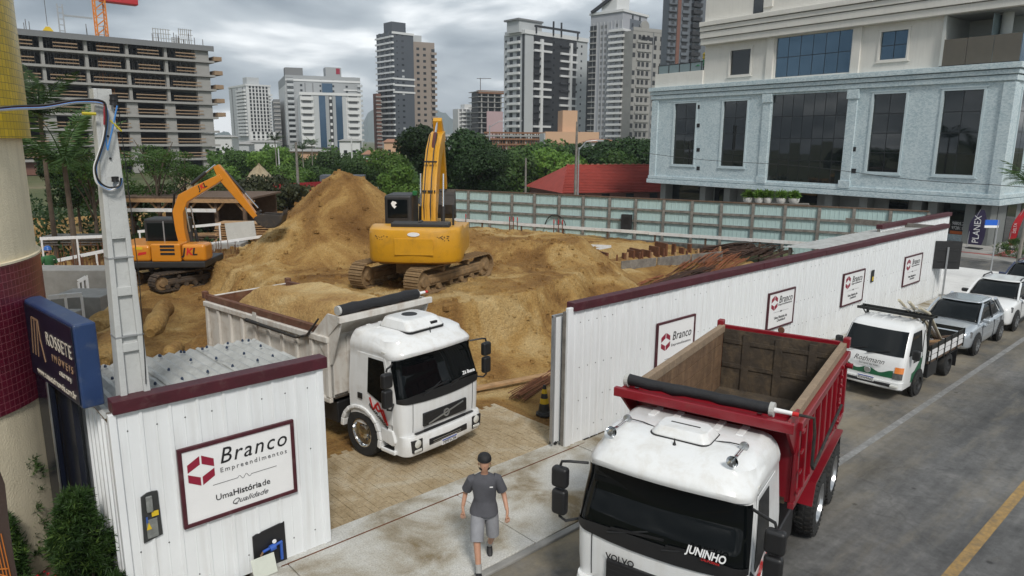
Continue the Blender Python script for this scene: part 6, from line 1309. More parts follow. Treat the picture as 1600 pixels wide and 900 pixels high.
# ground floor: recessed, dark openings between piers
MB().box(UL+.3,-.4,1.6,13.5,0,2.74).build('ground_floor','pier_stone',bb)
def gf(x0,x1,z0=.2,z1=2.6,m='window_glass'): 
    a = uz(x0,300)[0]; b = uz(x1,300)[0]; return MB().box(a,b,1.52,1.6,z0,z1).build('shop_glass',m,bb)
gf(1033,1083,.9); gf(1100,1122,.9); gf(1375,1405,.6); gf(1462,1512,0.15); gf(1215,1260,.9)
for x in (1030,1092,1130,1290,1345,1430,1455,1515,1540): u = uz(x,300)[0]; MB().box(u-.3,u+.3,.5,1.55,0,2.75).build('pier','pier_stone',bb,bevel=.02)
MB().box(uz(1462,300)[0],uz(1512,300)[0],1.45,1.52,0.1,.55).build('shop_plinth','mosaic_blue',bb)
for yy in (3.0,5.5,8.0): ubox('side_shop_glass','window_glass',bb,-.42,-.36,yy,yy+1.6,.2,2.6)
mat('poster_dark',(0.012,0.012,0.014),0.3,0.1); mat('poster_orange',(0.55,0.12,0.02),0.5,0.05)
u0,u1 = uz(1478,300)[0],uz(1510,300)[0]; ps = MB().box(u0,u1,1.44,1.45,.55,1.5).build('shop_poster','poster_dark',bb); MB().box(u0,u1,1.43,1.44,.58,.78).build('poster_band','poster_orange',ps); text('poster_lettering','98805.2928',.30,'sign_white',ps,((u0+u1)/2,1.43,1.28),(PI/2,0,0),sx=.75); text('poster_lettering','97281.9268',.30,'sign_white',ps,((u0+u1)/2,1.43,.98),(PI/2,0,0),sx=.75)
# potted plants on a plank along the top of the fence
q0 = onP(1150,318,(A.x,A.y,0),ta); q1 = onP(1262,320,(A.x,A.y,0),ta)
off_ = Vector((-math.sin(ta),math.cos(ta),0))*.5
pk = tag(MB().bar(q0+off_,q1+off_,.5,.06).build('plank_shelf','wood_grey'),'grey plank shelf holding potted plants behind the pale green fence','shelf'); 
for q in (q0,q1): MB().bar(q+off_-Vector((0,0,.03)),Vector((q.x+off_.x,q.y+off_.y,.2)),.1,.1).build('shelf_leg','wood_grey',pk)
mat('pot_white',(0.62,0.62,0.60),0.4,0.05); 
for k,x in enumerate((1166,1184,1198,1219,1239)):
    f = (x-1150)/112; p = q0+off_+(q1-q0)*f; r = (.26,.24,.22,.25,.29)[k]
    t = thing('potted_plant',('first white pot of green leaves on the plank, nearest the big window','second white pot on the plank, with tall bright leaves','small middle pot of the five on the plank','fourth pot on the plank, dense green leaves','last and widest pot on the plank, at its right end')[k],'plant',(p.x,p.y,p.z+.03),0,'potted plants on the plank')
    MB().lathe([(r*.7,0),(r*.95,.1),(r,.22),(r*1.05,.28),(r*.9,.28)],(0,0,0),16).build('pot','pot_white',t,smooth=True)
    lb = MB(); r2 = random.Random(k)
    for j in range(220): d = rdir(r2,.7); leaf(lb,Vector((d.x*.12,d.y*.12,.28+r2.uniform(0,.25))),d,rdir(r2),r2.uniform(.18,.34),.08)
    lb.build('foliage','leaf_light',t)
# feather flags, street name sign, road sign seen from behind
mat('flag_purple',(0.035,0.025,0.07),0.6,0.1); mat('flag_red',(0.55,0.02,0.03),0.5,0.1); mat('sign_street',(0.02,0.12,0.55),0.4,0)
def flag(label, x, yb_, yt, w, m, txt, lean, X):
    b = onX(x,yb_,X); tz = onX(x,yt,X).z; t = thing('feather_flag',label,'flag',(b.x,b.y,.12),FA+PI,'feather flags outside the shops'); h = tz-.12; rows = []
    for k in range(15):
        u = k/14; z = .25+u*(h-.25); ww = w*(1-.75*max(0,u-.55)**1.5/.3)*(.75+.25*min(1,u*4)); x0 = lean*u**2; rows.append([(x0-ww/2,0.03*math.sin(u*8),z),(x0+ww/2,0.03*math.sin(u*8+1),z),(x0+ww/2,0.03*math.sin(u*8+1)+.01,z),(x0-ww/2,0.03*math.sin(u*8)+.01,z)])
    MB().loft(rows).build('cloth',m,t,smooth=True); MB().tube([(-w*.45,.02,0),(-w*.45+lean*.25,.02,h*.5),(lean-w*.1,.02,h)],.02,6).build('flag_pole','galv',t); MB().box(-.4,.4,-.3,.3,0,.06).build('flag_base','steel_dark',t)
    text('flag_lettering',txt,w*.55,'sign_white',t,(lean*.2,-.05,h*.5),(PI/2,-R(90),0),sx=.9)
flag('dark purple feather flag with white lettering outside the shop',1523,381,327,.95,'flag_purple','PLANEX',.15,50.5); flag('red feather flag outside the far shop',1581,373,322,.42,'flag_red','DELTA',.5,52.0)
b = G(1548,424,.1); ss = thing('street_name_sign','thin pole with blue and white street name plate at the corner','sign',(b.x,b.y,.1),R(HEAD-90)); h = 2.55
MB().cyl((0,0,0),(0,0,h+.1),.035,n=10).build('pole','galv',ss); MB().box(-.65,.05,-.02,.02,h-.18,h+.1).build('name_plate','sign_street',ss); MB().box(-.65,.05,-.022,.022,h-.30,h-.18).build('number_plate','sign_white',ss)
b = G(1457,478,.1); b = Vector((32.6,9.35,.1)); rs = thing('road_sign','large road sign seen from its black back, beside the fence end','sign',(b.x,b.y,.1),R(HEAD-90-6))
z0,z1 = onY(1463,425,9.35).z,onY(1463,382,9.35).z; MB().box(-.52,.52,-.02,.0,z0-.1,z1-.1).build('sign_plate','steel_dark',rs); MB().cyl((-.02,-.06,0),(-.02,-.06,z1-.35),.038,n=10).build('pole','galv',rs); [MB().box(-.4,.4,-.045,-.02,z,z+.05).build('clamp','steel_dark',rs) for z in (z0+.2,z1-.5)]
# ---------------------------------------------------------------- far buildings
mat('b_white',(0.60,0.61,0.61),0.7,0.05,.1,streak=((0.45,0.45,0.45),0.15)); mat('b_grey',(0.30,0.315,0.325),0.7,0.06,.1); mat('b_lgrey',(0.42,0.44,0.45),0.7,0.06,.1); mat('b_dark',(0.070,0.080,0.095),0.6,0.08,.1); mat('b_black',(0.022,0.023,0.026),0.5,0.05,.1); mat('b_taupe',(0.27,0.225,0.19),0.75,0.05,.1); mat('b_conc',(0.30,0.295,0.28),0.85,0.15,.15,dirt=((0.18,0.175,0.165),0.4,.2)); mat('b_net',(0.36,0.37,0.40),0.85,0.12,.12,streak=((0.28,0.29,0.33),.4)); mat('b_pink',(0.42,0.30,0.31),0.85,0.1,.2); mat('b_brown',(0.20,0.10,0.055),0.85,0.25,.4); mat('b_peach',(0.52,0.33,0.21),0.75,0.06,.2); mat('b_win',(0.018,0.021,0.025),0.12,0,spec=.6); mat('b_blue',(0.045,0.09,0.15),0.08,0.15,.1,metal=.3); mat('b_bluegrey',(0.115,0.13,0.15),0.65,0.06,.1); mat('b_brick',(0.16,0.075,0.055),0.8,0.1,.2); mat('b_midgrey',(0.17,0.175,0.18),0.75,0.1,.1); mat('tile_red',(0.30,0.045,0.032),0.8,0.2,1.5,0.3,8); mat('tile_old',(0.30,0.15,0.09),0.85,0.3,1,0.3,8); mat('crane_orange',(0.62,0.20,0.015),0.5,0.05); mat('crane_red',(0.45,0.02,0.025),0.5,0.05); mat('prop_steel',(0.10,0.09,0.085),0.7,0.2); mat('guard_wood',(0.27,0.185,0.115),0.85,0.25,1)  # includes a plain mid grey shared by windows, roof houses, panels and formwork
class Tower:
    def __init__(s, name, label, xl, xc, xr, D, th, ytop, body, group='far apartment towers', yref=None, cat='building'):
        s.a = R(HEAD-90+th); s.C = at(xc,219,D); s.C.z = 0
        s.WR = (onP(xr,219,s.C,s.a).xy-s.C.xy).length if xr > xc else 8
        s.WL = (onP(xl,219,s.C,s.a+PI/2).xy-s.C.xy).length if xl < xc else 14
        s.Hh = at(xc,ytop,D).z; s.D = D; s.t = thing(name,label,cat,tuple(s.C),s.a,group); s.xc = xc
        if body: MB().box(0,s.WR,0,s.WL,0,s.Hh).build('block',body,s.t)
    def z(s, y): return at(s.xc,y,s.D).z
    def ur(s, x): return (onP(x,219,s.C,s.a).xy-s.C.xy).length*(1 if x >= s.xc else -1)
    def ul(s, x): return (onP(x,219,s.C,s.a+PI/2).xy-s.C.xy).length
    def R_(s, name, m, u0,u1,z0,z1, pr=.15, back=.1, parent=None): return ubox(name,m,parent or s.t,u0,u1,-pr,back,z0,z1)
    def L_(s, name, m, u0,u1,z0,z1, pr=.15, back=.1, parent=None): return ubox(name,m,parent or s.t,-pr,back,u0,u1,z0,z1)
    def grid(s, face, cols, z0, z1, nf, w, h, m='b_win', name='window', pr=.06, skip=0.0, sill=.35):
        f = s.R_ if face == 'R' else s.L_; fh = (z1-z0)/nf
        for i in range(nf):
            for u in cols:
                if rnd.random() < skip: continue
                f(name,m,u-w/2,u+w/2,z0+i*fh+fh*sill,z0+i*fh+fh*sill+h,pr)
    def slabs(s, face, u0, u1, z0, z1, nf, th, m, name='balcony', pr=1.0):
        f = s.R_ if face == 'R' else s.L_; fh = (z1-z0)/nf
        for i in range(nf): f(name,m,u0,u1,z0+i*fh,z0+i*fh+th,pr)
    def roof(s, u0,u1,v0,v1,h,m,name='penthouse'): ubox(name,m,s.t,u0,u1,v0,v1,s.Hh,s.Hh+h)
def cols(a, b, n): return [a+(b-a)*(i+.5)/n for i in range(n)]
# white tower, far left of the skyline
T1 = Tower('apartment_tower','white apartment tower with small dark windows, first left of the skyline',363,390,427,380,38,134,'b_white')
T1.grid('R',cols(1,T1.WR-1,6),8,T1.Hh,14,.9,1.3); T1.L_('side_shade','b_lgrey',.4,T1.WL-.4,6,T1.Hh-1,.05); T1.grid('L',cols(1,T1.WL-1,3),8,T1.Hh-1,14,1.6,1.6,'b_midgrey'); T1.slabs('L',1.0,T1.WL*.5,8,T1.Hh-1,14,1.0,'b_white'); T1.slabs('R',T1.WR-1.2,T1.WR+.6,8,T1.Hh-3,14,.9,'b_white'); T1.roof(T1.WR*.1,T1.WR*.6,2,8,4.2,'b_lgrey'); T1.roof(-.3,T1.WR+.3,-.3,T1.WL+.3,.8,'b_white','parapet')  # light grey panel paints the shade of the left face onto the white block
# grey slab block with penthouse
T2 = Tower('apartment_block','wide grey apartment block with red mark on its roof house',440,451,566,330,22,117,'b_grey'); nf = 11
T2.slabs('R',.5,T2.ur(463),6,T2.Hh,nf+1,1.1,'b_lgrey'); T2.grid('R',cols(.5,T2.ur(463),2),6,T2.Hh-1,nf+1,1.3,1.5,'b_black'); T2.R_('white_band','b_white',0,T2.WR,T2.z(126),T2.z(123),.3); T2.R_('white_band','b_white',T2.ur(540),T2.WR,T2.z(139),T2.z(137),.3); T2.slabs('R',T2.WR-1.5,T2.WR+.8,6,T2.Hh-2,nf+1,1.0,'b_lgrey'); T2.L_('white_side','b_white',.5,T2.WL,4,T2.Hh-4,.1); T2.grid('L',cols(.5,T2.WL,3),6,T2.Hh-5,nf,1.4,1.5,'b_midgrey')
for x in (475,505,524,545): T2.grid('R',[T2.ur(x)],T2.z(145),T2.Hh-1,3,1.0,.9,'b_win')
for x in (480,492,506): T2.R_('groove','b_midgrey',T2.ur(x),T2.ur(x)+.5,T2.z(145),T2.Hh-3,.03)
T2.roof(T2.ur(446) if False else .2,T2.ur(479),1,8,3.2,'b_midgrey'); T2.roof(T2.ur(514),T2.ur(538),1,8,4.0,'b_grey'); ubox('roof_mark','ink_maroon',T2.t,T2.ur(530),T2.ur(536),.9,1.0,T2.Hh+1.2,T2.Hh+3.6)
# white and blue glazed block in front of it
T2b = Tower('glazed_block','white block with tall blue glass strips in front of the grey one',466,472,566,290,18,146,'b_white'); Hb = T2b.Hh; nf = 8
for a,b,m in ((493,500.5,'b_lgrey'),(501,511,'b_blue'),(511.3,516.5,'b_grey'),(516.5,522,'b_black'),(522,527,'b_grey'),(527,537,'b_blue'),(537.5,543,'b_lgrey')): T2b.R_('facade_strip',m,T2b.ur(a),T2b.ur(b),3.5,Hb-.6,.25)
T2b.R_('blue_crown','b_blue',T2b.ur(507),T2b.ur(523),Hb,Hb+4,.2,6); T2b.R_('cornice','b_white',-.2,T2b.WR+.2,Hb-.5,Hb+.5,.5)
for i in range(nf):
    fh = (Hb-4)/nf; z = 4+i*fh
    for a,b in ((473,492),(545,563)): T2b.R_('balcony_wall','b_white',T2b.ur(a),T2b.ur(b),z,z+1.3,.9); T2b.R_('recess','b_midgrey',T2b.ur(a)+.6,T2b.ur(b)-.6,z+1.3,z+fh-.15,.05)
    T2b.R_('window','b_white',T2b.ur(517.5),T2b.ur(521),z+.5,z+1.5,.3)
T2b.R_('dark_base','b_black',0,T2b.WR,0,3.4,.3)
# dark tower and taupe tower behind it
T3 = Tower('apartment_tower','tall dark grey tower with white balcony lines on its left side',593,618,649,350,40,49,'b_dark'); nf = 18; H3 = T3.Hh
T3.slabs('L',-.6,T3.WL,8,H3,nf,.75,'b_white'); T3.grid('L',cols(.5,T3.WL-.5,3),8,H3,nf,1.9,1.9,'b_win'); T3.grid('R',[T3.ur(624)],8,H3,nf,.7,.6,'b_win'); T3.grid('R',[T3.ur(632.5)],8,H3,nf,1.3,.9,'b_win'); T3.grid('R',[T3.ur(632.5)],8,H3,nf,1.3,.9,'b_lgrey',skip=.72,pr=.09)
for y in (124,134,145): T3.R_('white_band','b_white',-.6,T3.WR+.4,T3.z(y),T3.z(y)+.8,.3)
T3.R_('white_band','b_white',-.5,T3.WR+.2,H3-1.0,H3,.3); T3.roof(-.2 if False else .5,T3.WR*.72,1.5,9,4.6,'b_dark'); T3.R_('podium','b_bluegrey',1,T3.WR,0,7,.6); T3.L_('podium','b_white',0,T3.WL,0,6,.6)
T3b = Tower('apartment_tower','taupe tower with small square windows right of the dark one',640,649,681,362,24,65,'b_taupe',yref=None); nf = 16
T3b.grid('R',[T3b.ur(655.5),T3b.ur(665.5)],6,T3b.Hh-2,nf,1.4,1.2,'b_win'); T3b.slabs('R',T3b.ur(675),T3b.WR+.8,6,T3b.Hh-3,nf,1.2,'b_taupe'); T3b.R_('recess','b_black',T3b.ur(676),T3b.WR,6,T3b.Hh-3,.1); T3b.roof(0,T3b.ur(662),.5,6,3.0,'b_lgrey')
T3c = Tower('scaffolded_tower','slim brown scaffolded building shell left of the dark tower',585,590,597,355,30,146,'b_brick'); T3c.slabs('R',-.3,T3c.WR+.3,3,T3c.Hh,14,.5,'b_conc',name='slab',pr=.5)
# small white block, unfinished block
T4 = Tower('apartment_block','small white apartment block right of the mountain',708,716,748,400,26,170,'b_white'); T4.grid('R',cols(.5,T4.WR-.5,5),4,T4.Hh,9,1.6,1.3,'b_midgrey'); T4.slabs('R',T4.WR*.15,T4.WR*.85,4,T4.Hh,9,.9,'b_white'); T4.roof(T4.WR*.35,T4.WR*.8,1,7,2.6,'b_white')
T5 = Tower('unfinished_block','unfinished concrete frame partly behind pink netting, beside the white tower',742,748,788,380,24,142,None); nf = 12
for i in range(nf+1): ubox('slab','b_conc',T5.t,-.4,T5.WR+.2,-.4,14,i*T5.Hh/nf-.3,i*T5.Hh/nf)
for x in cols(0,T5.WR,4): MB().box(x-.3,x+.3,.2,.8,0,T5.Hh).build('column','b_conc',T5.t)
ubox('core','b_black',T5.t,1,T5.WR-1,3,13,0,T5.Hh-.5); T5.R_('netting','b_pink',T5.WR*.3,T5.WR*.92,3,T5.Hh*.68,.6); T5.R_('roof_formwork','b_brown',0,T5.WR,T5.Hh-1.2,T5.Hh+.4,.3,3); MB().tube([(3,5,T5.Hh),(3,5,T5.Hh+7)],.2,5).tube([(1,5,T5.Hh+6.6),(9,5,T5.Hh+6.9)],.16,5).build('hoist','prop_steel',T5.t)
# white and black tower
T6 = Tower('apartment_tower','light grey and black apartment tower with roof pergola, centre right of skyline',787,819,914,300,42,50,'b_lgrey'); H6 = T6.Hh; nf = 14; zb6 = 6; fh = (H6-1-zb6)/nf
T6.slabs('L',T6.ul(812),T6.ul(794),zb6,H6-1,nf,1.0,'b_white'); T6.grid('L',[T6.ul(809),T6.ul(798)],zb6,H6-1,nf,2.0,1.7,'b_win'); T6.grid('L',[T6.ul(790)],zb6,H6-1,nf,.9,.9,'b_win'); T6.L_('dark_groove','b_black',.3,1.6,4,H6,.1)
ua,ub_,uc,ud = T6.ur(832),T6.ur(858),T6.ur(872),T6.ur(897)
T6.R_('black_field','b_black',ua,ud,4,H6+.5,.2); T6.R_('black_core','b_midgrey',ub_+1,uc-.5,4,H6+1,.35) if False else None
for i in range(nf):
    z = zb6+i*fh
    l_ = (i//3)%2
    T6.R_('balcony','b_white' if not l_ else 'b_black',ua,ub_,z,z+.85,1.0); T6.R_('balcony','b_white' if l_ or i%3 == 0 else 'b_black',uc,ud,z,z+.85,1.0)
    T6.R_('window','b_win',ub_+1.4,ub_+2.2,z+1,z+1.9,.3); T6.R_('window','b_win',T6.ur(904),T6.ur(904)+.9,z+1,z+1.9,.1)
for u in (T6.ur(842.5),T6.ur(887)): T6.R_('white_fin','b_white',u-.5,u+.9,4,H6-2,1.1)
T6.roof(-2,T6.ur(848),1.5,9,4.6,'b_lgrey'); ubox('roof_slab','b_midgrey',T6.t,-2.8,T6.ur(849),1,10,H6+4.6,H6+5.3); ubox('cornice','b_white',T6.t,-.5,T6.WR+.3,-.5,12,H6-.6,H6+1.0)
for x in (834,860,872,897): T6.R_('pergola_post','b_black',T6.ur(x)-.25,T6.ur(x)+.25,H6,H6+3.2+(2.5 if x in (860,872) else 0),1.0,-.4)
T6.R_('pergola_beam','b_black',ua,ud+1,H6+2.4,H6+3.2,1.1,-.3)
T6b = Tower('office_slab','narrow dark slab building between the light tower and the netted tower',904,908,922,330,20,95,'b_black')
# netted tower
T7 = Tower('netted_tower','tall tower wrapped in pale grey safety netting',918,966,1003,290,48,18,'b_net'); H7 = T7.Hh; nf = 20
T7.slabs('R',-1.2,T7.ur(975) if T7.ur(975) > 2 else 3,6,H7-5,nf,.9,'b_white',pr=1.3); T7.slabs('L',-1.2,T7.ul(948),6,H7-5,nf,.9,'b_white',pr=1.3)
T7.grid('L',[T7.ul(958),T7.ul(941),T7.ul(935)],6,H7-4,nf,1.1,1.3,'b_midgrey'); T7.grid('R',[T7.ur(981),T7.ur(992)],H7*.78,H7,4,1.3,1.6,'b_win'); T7.R_('bare_wall','b_bluegrey',T7.ur(977),T7.WR,4,H7-2,.05); T7.L_('dark_side','b_black',T7.ul(927),T7.WL,4,H7-4,.3); T7.slabs('L',T7.ul(928),T7.WL,6,H7-4,nf,.4,'b_conc',pr=.8); T7.roof(0,T7.ur(985),3,10,7,'b_white'); T7.roof(-.5,T7.WR+.5,-.5,T7.WL+.5,.9,'b_white','parapet')
for k in range(9): T7.L_('net_pole','b_lgrey',k*T7.WL/9,k*T7.WL/9+.12,3,H7-3,.35)
MB().bar((-.5,T7.WL*.95,H7+1),(-.5,T7.WL*.35,H7+5.5),1.4,1.0).build('slant_roof','b_black',T7.t)
T8 = Tower('unfinished_tower','raw concrete tower with empty window openings beside the netted tower',968,983,1038,285,30,47,'b_conc'); nf = 13
T8.grid('R',[T8.ur(x) for x in (985,993,999,1006,1017,1026)],4,T8.Hh-1,nf,1.25,1.7,'b_black',skip=.04); T8.slabs('R',T8.ur(989),T8.ur(1011),4,T8.Hh-1,nf,.8,'b_conc',pr=.35); T8.R_('joint','b_midgrey',T8.ur(1013),T8.ur(1014.5),3,T8.Hh,.08); T8.R_('parapet','b_conc',0,T8.WR,T8.Hh-.1,T8.Hh+1.2,.1,.4); T8.grid('R',[T8.ur(1000),T8.ur(1012),T8.ur(1030)],T8.Hh-6,T8.Hh-2,1,3.0,2.6,'b_black'); MB().lathe([(2.0,-.4),(2.0,.4),(.1,.4)],(T8.ur(1001),.5,T8.Hh+1.8),20,'y').build('round_gable','b_conc',T8.t)
T9 = Tower('apartment_tower','dark blue grey tower with stacked black balconies behind the corner building',1026,1036,1106,235,22,-60,'b_bluegrey'); nf = 26; H9 = T9.Hh
T9.R_('brown_strip','b_brick',T9.ur(1048),T9.ur(1053),4,H9,.25); T9.grid('R',[T9.ur(1060.5)],6,H9,nf,1.9,2.1,'b_black',sill=.15); T9.slabs('R',T9.ur(1055.5),T9.ur(1066),6,H9,nf,.9,'b_bluegrey',pr=.4); T9.slabs('R',T9.ur(1069),T9.ur(1083),6,H9,nf,1.1,'b_black',pr=1.2); T9.grid('R',[T9.ur(1075)],6,H9,nf,1.0,1.8,'b_win'); T9.grid('R',[T9.ur(1042)],6,H9,nf,1.0,1.4,'b_win'); T9.grid('R',[T9.ur(1099)],6,H9,nf,1.2,1.3,'b_win'); T9.slabs('R',-.3,T9.ur(1047),6,H9,nf,.3,'b_black',pr=.5)
# timbered building shell and peach block
T10 = Tower('formwork_shell','low building shell full of brown timber formwork',750,756,856,190,14,207,None); h = T10.Hh
for z in (0,h*.48,h*.93): ubox('slab','b_conc',T10.t,-.5,T10.WR,-.5,12,z-.4,z)
for x in cols(0,T10.WR,7): MB().box(x-.3,x+.3,0,.6,0,h*.9).build('column','b_conc',T10.t)
ubox('back_wall','b_midgrey',T10.t,0,T10.WR,9,9.5,0,h*.8)
for k in range(26): x = .3+k*(T10.WR-.6)/25; MB().bar((x,-.3,h*.5),(x+rnd.uniform(-.3,.3),.2,h*1.0),.22,.2).build('timber_prop','b_brown',T10.t)
for z in (.62,.78,.97): T10.R_('formwork_board','b_brown',0,T10.WR,h*z,h*z+.45,.5)
T11 = Tower('peach_block','flat peach and white building with a square roof tower',845,853,933,175,10,207,'b_peach'); h = T11.Hh
T11.R_('white_floor','b_white',0,T11.WR*.85,0,h*.62,.8,3); T11.grid('R',cols(.5,T11.WR*.6,4),0,h*.6,1,1.5,1.3,'b_win',pr=.9); T11.roof(T11.ur(880),T11.ur(903),1,6,h*.62,'b_peach'); T11.R_('fascia','b_peach',-.3,T11.WR+.2,h*.7,h+.2,.9,1); ubox('white_wall','b_white',T11.t,-.5,T11.ur(861),-.6,5,0,h-.2)
# low houses in the middle distance
def house(label, x0, x1, D, ye, yt, wallm, roofm, th=8, depth=8, gable=True):
    C_ = at(x0,219,D); C_.z = 0; a = R(HEAD-90+th); w_ = (onP(x1,219,C_,a).xy-C_.xy).length; he = at((x0+x1)/2,ye,D).z; ht = at((x0+x1)/2,yt,D).z
    he = max(1.2,he); ht = max(he+.4,ht); t = thing('house',label,'house',tuple(C_),a,'houses among the trees'); MB().box(0,w_,0,depth,0,he).build('wall',wallm,t)
    o_ = .5; rf = MB().add([(-o_,-o_,he-.05),(w_+o_,-o_,he-.05),(w_+o_,depth+o_,he-.05),(-o_,depth+o_,he-.05),(w_*.16 if gable else -o_,depth/2,ht),(w_*.84 if gable else w_+o_,depth/2,ht)],[(0,1,5,4),(1,2,5),(2,3,4,5),(3,0,4),(3,2,1,0)]).build('roof',roofm,t)
    for u in cols(.4,w_-.4,max(2,int(w_/3))): ubox('window','b_win',t,u-.45,u+.45,-.06,.05,he*.42,he*.42+min(1.1,he*.4))
    return t, rf, w_, he, ht
house('small house with old tile roof below the dark tower',567,600,150,241,235,'b_white','tile_old')
house('low house with bright red roof left of the dense trees',560,592,120,257,251,'b_white','tile_red')
house('cream house front among trees under the wide grey block',449,505,140,236,233,'b_peach','b_conc')
house('pale low house under the white apartment tower',381,432,240,222,219,'b_white','b_conc')
house('little white house left of the white tower foot',364,388,230,225,222,'b_lgrey','b_conc')
for a_ in (('flat white house left of the white tower',330,362,210,214,211,'b_white','b_conc'),('grey low house between the dark tower and the hills',688,712,260,213,210,'b_grey','b_conc'),('white flat house beside the thin pale post',530,562,200,220,217,'b_white','b_conc'),('tile roofed house right of the glazed block',600,628,230,222,217,'b_peach','tile_old'),('white house below the netted tower',925,965,150,222,217,'b_white','tile_old')): house(*a_)
# white low block in front of the first tower
Tq = Tower('apartment_block','small white block at the foot of the first white tower',386,392,431,300,18,206,'b_white'); Tq.grid('R',cols(.5,Tq.WR-.5,5),2,Tq.Hh,5,.8,1.0,'b_win')
Tr = Tower('unfinished_block','slim dark unfinished block between the white tower and the grey block',428,431,441,340,20,155,'b_midgrey'); Tr.slabs('R',-.2,Tr.WR,4,Tr.Hh,11,.5,'b_conc',name='slab',pr=.5)
# red tiled house behind the fence: ridged roof with tile rows
t, rf, w_, he, ht = house('low brick house with a large red tiled roof left of the mosaic building',884,1085,74,302,263,'b_brick','tile_red',18,11,True)
for k in range(18):
    u = (k+.5)/18; z = he+(ht-he)*u; y = -.5+(11/2+.5)*u; xa = -.5+(w_*.16+.5)*u; xb = w_+.5-(w_*.16+.5)*u
    MB().box(xa+.05,xb-.05,y-.10,y+.06,z-.03,z+.05).build('tile_course','tile_red',rf)
MB().bar((w_*.16,5.5,ht+.03),(w_*.84,5.5,ht+.03),.25,.15).build('ridge','tile_red',rf)
for k in range(14): MB().box(w_*.16+k*w_*.68/14,w_*.16+k*w_*.68/14+.3,5.4,5.6,ht+.08,ht+.2).build('ridge_tile','tile_old',rf)
# red site fence and odd low things behind the mound
p0 = at(385,300,75); p1 = at(512,296,82); rf_ = thing('red_fence','long red sheet fence in the distance left of the sand heap','fence',(p0.x,p0.y,0),math.atan2(p1.y-p0.y,p1.x-p0.x)); L_ = (p1.xy-p0.xy).length; mat('fence_red',(0.26,0.015,0.02),0.6,0.15,.5)
for k in range(8): ubox('sheet_panel','fence_red',rf_,k*L_/8+.02,(k+1)*L_/8-.02,0,.06,.2,at(450,286,79).z)
ubox('white_panel','sign_white',rf_,L_*.42,L_*.54,-.05,-.01,1.0,at(450,288,79).z)
p0 = at(500,285,85); mat('container_blue',(0.085,0.09,0.11),0.6,0.15,.5); ct = thing('container','grey blue corrugated container behind the sand heap','container',(p0.x,p0.y,0),R(HEAD-90+6)); cl_ = 5
MB().box(0,cl_,0,2.4,0.05,at(515,274,85).z).build('shell','container_blue',ct)
for k in range(24): ubox('rib','container_blue',ct,k*cl_/24,k*cl_/24+.18,-.06,0.01,.1,at(515,274,85).z-.05)
# concrete frame under construction on the left
FYC = 150.0; X1c = onY(333,100,FYC).x; X0c = -4.0; ztop = onY(333,74,FYC).z
fb = thing('unfinished_building','large concrete frame building under construction with timber guard rails, upper left','building',(X0c,FYC,0)); L_ = X1c-X0c; ny = 9; fh = ztop/ny
for i in range(1,ny+1):
    ubox('slab','b_conc',fb,0,L_-(0 if i > 3 else 0),-.8,16,i*fh-.42,i*fh)
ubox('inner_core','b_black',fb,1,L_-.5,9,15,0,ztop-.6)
ncol = 9; ux = [L_-2.2-k*(L_-4)/(ncol-1) for k in range(ncol)]
for i in range(ny):
    for k,u in enumerate(ux):
        wd = .26 if i > 4 else .95
        if k == 0: wd = 1.3
        ubox('column','b_conc',fb,u-wd,u+wd,-.3,.8,i*fh,(i+1)*fh-.5)
    for k in range(ncol-1):
        a,b = ux[k+1]+.7,ux[k]-.7; full = i in (4,5,6) or i < 4
        if i >= 1:
            for z in (.45,1.05): ubox('guard_rail','guard_wood',fb,a+(0 if full else .9),b-(0 if full else .7),-.95,-.85,i*fh+z-.09,i*fh+z+.10)
        if i >= 6:
            for j in range(11): x = a+.3+(b-a-.6)*j/10; ubox('shoring_prop','prop_steel',fb,x-.06,x+.06,.9+.6*(j%2),1.05+.6*(j%2),i*fh,(i+1)*fh-.5)
ubox('edge_formwork','b_midgrey',fb,0,L_,-1.0,-.7,ztop-.9,ztop+.1)
for k in range(4,9): ubox('end_platform','guard_wood',fb,L_,L_+1.6,-.5,3,k*fh+.1,k*fh+.9); 
for i in range(3): ubox('brick_infill','b_brick',fb,ux[6-i]+1,ux[5-i]-1,.2,.6,.0,fh*.9)
for k in range(26): x = rnd.uniform(1,L_-1); h = rnd.uniform(.5,2.2); ubox('starter_bar','prop_steel',fb,x-.05,x+.05,0,.1,ztop,ztop+h)
for x,w2,h in ((onY(254,60,FYC).x-X0c,3.2,2.6),(onY(291,60,FYC).x-X0c,2.6,3.0),(onY(275,60,FYC).x-X0c,1.6,1.2)):
    for j in range(7): ubox('rebar_cage','b_conc',fb,x-w2/2+w2*j/7,x-w2/2+w2*j/7+.09,.2,.3,ztop,ztop+h)
    for j in range(3): ubox('rebar_cage','b_conc',fb,x-w2/2,x+w2/2,.2,.3,ztop+h*(j+1)/3.2,ztop+h*(j+1)/3.2+.08)
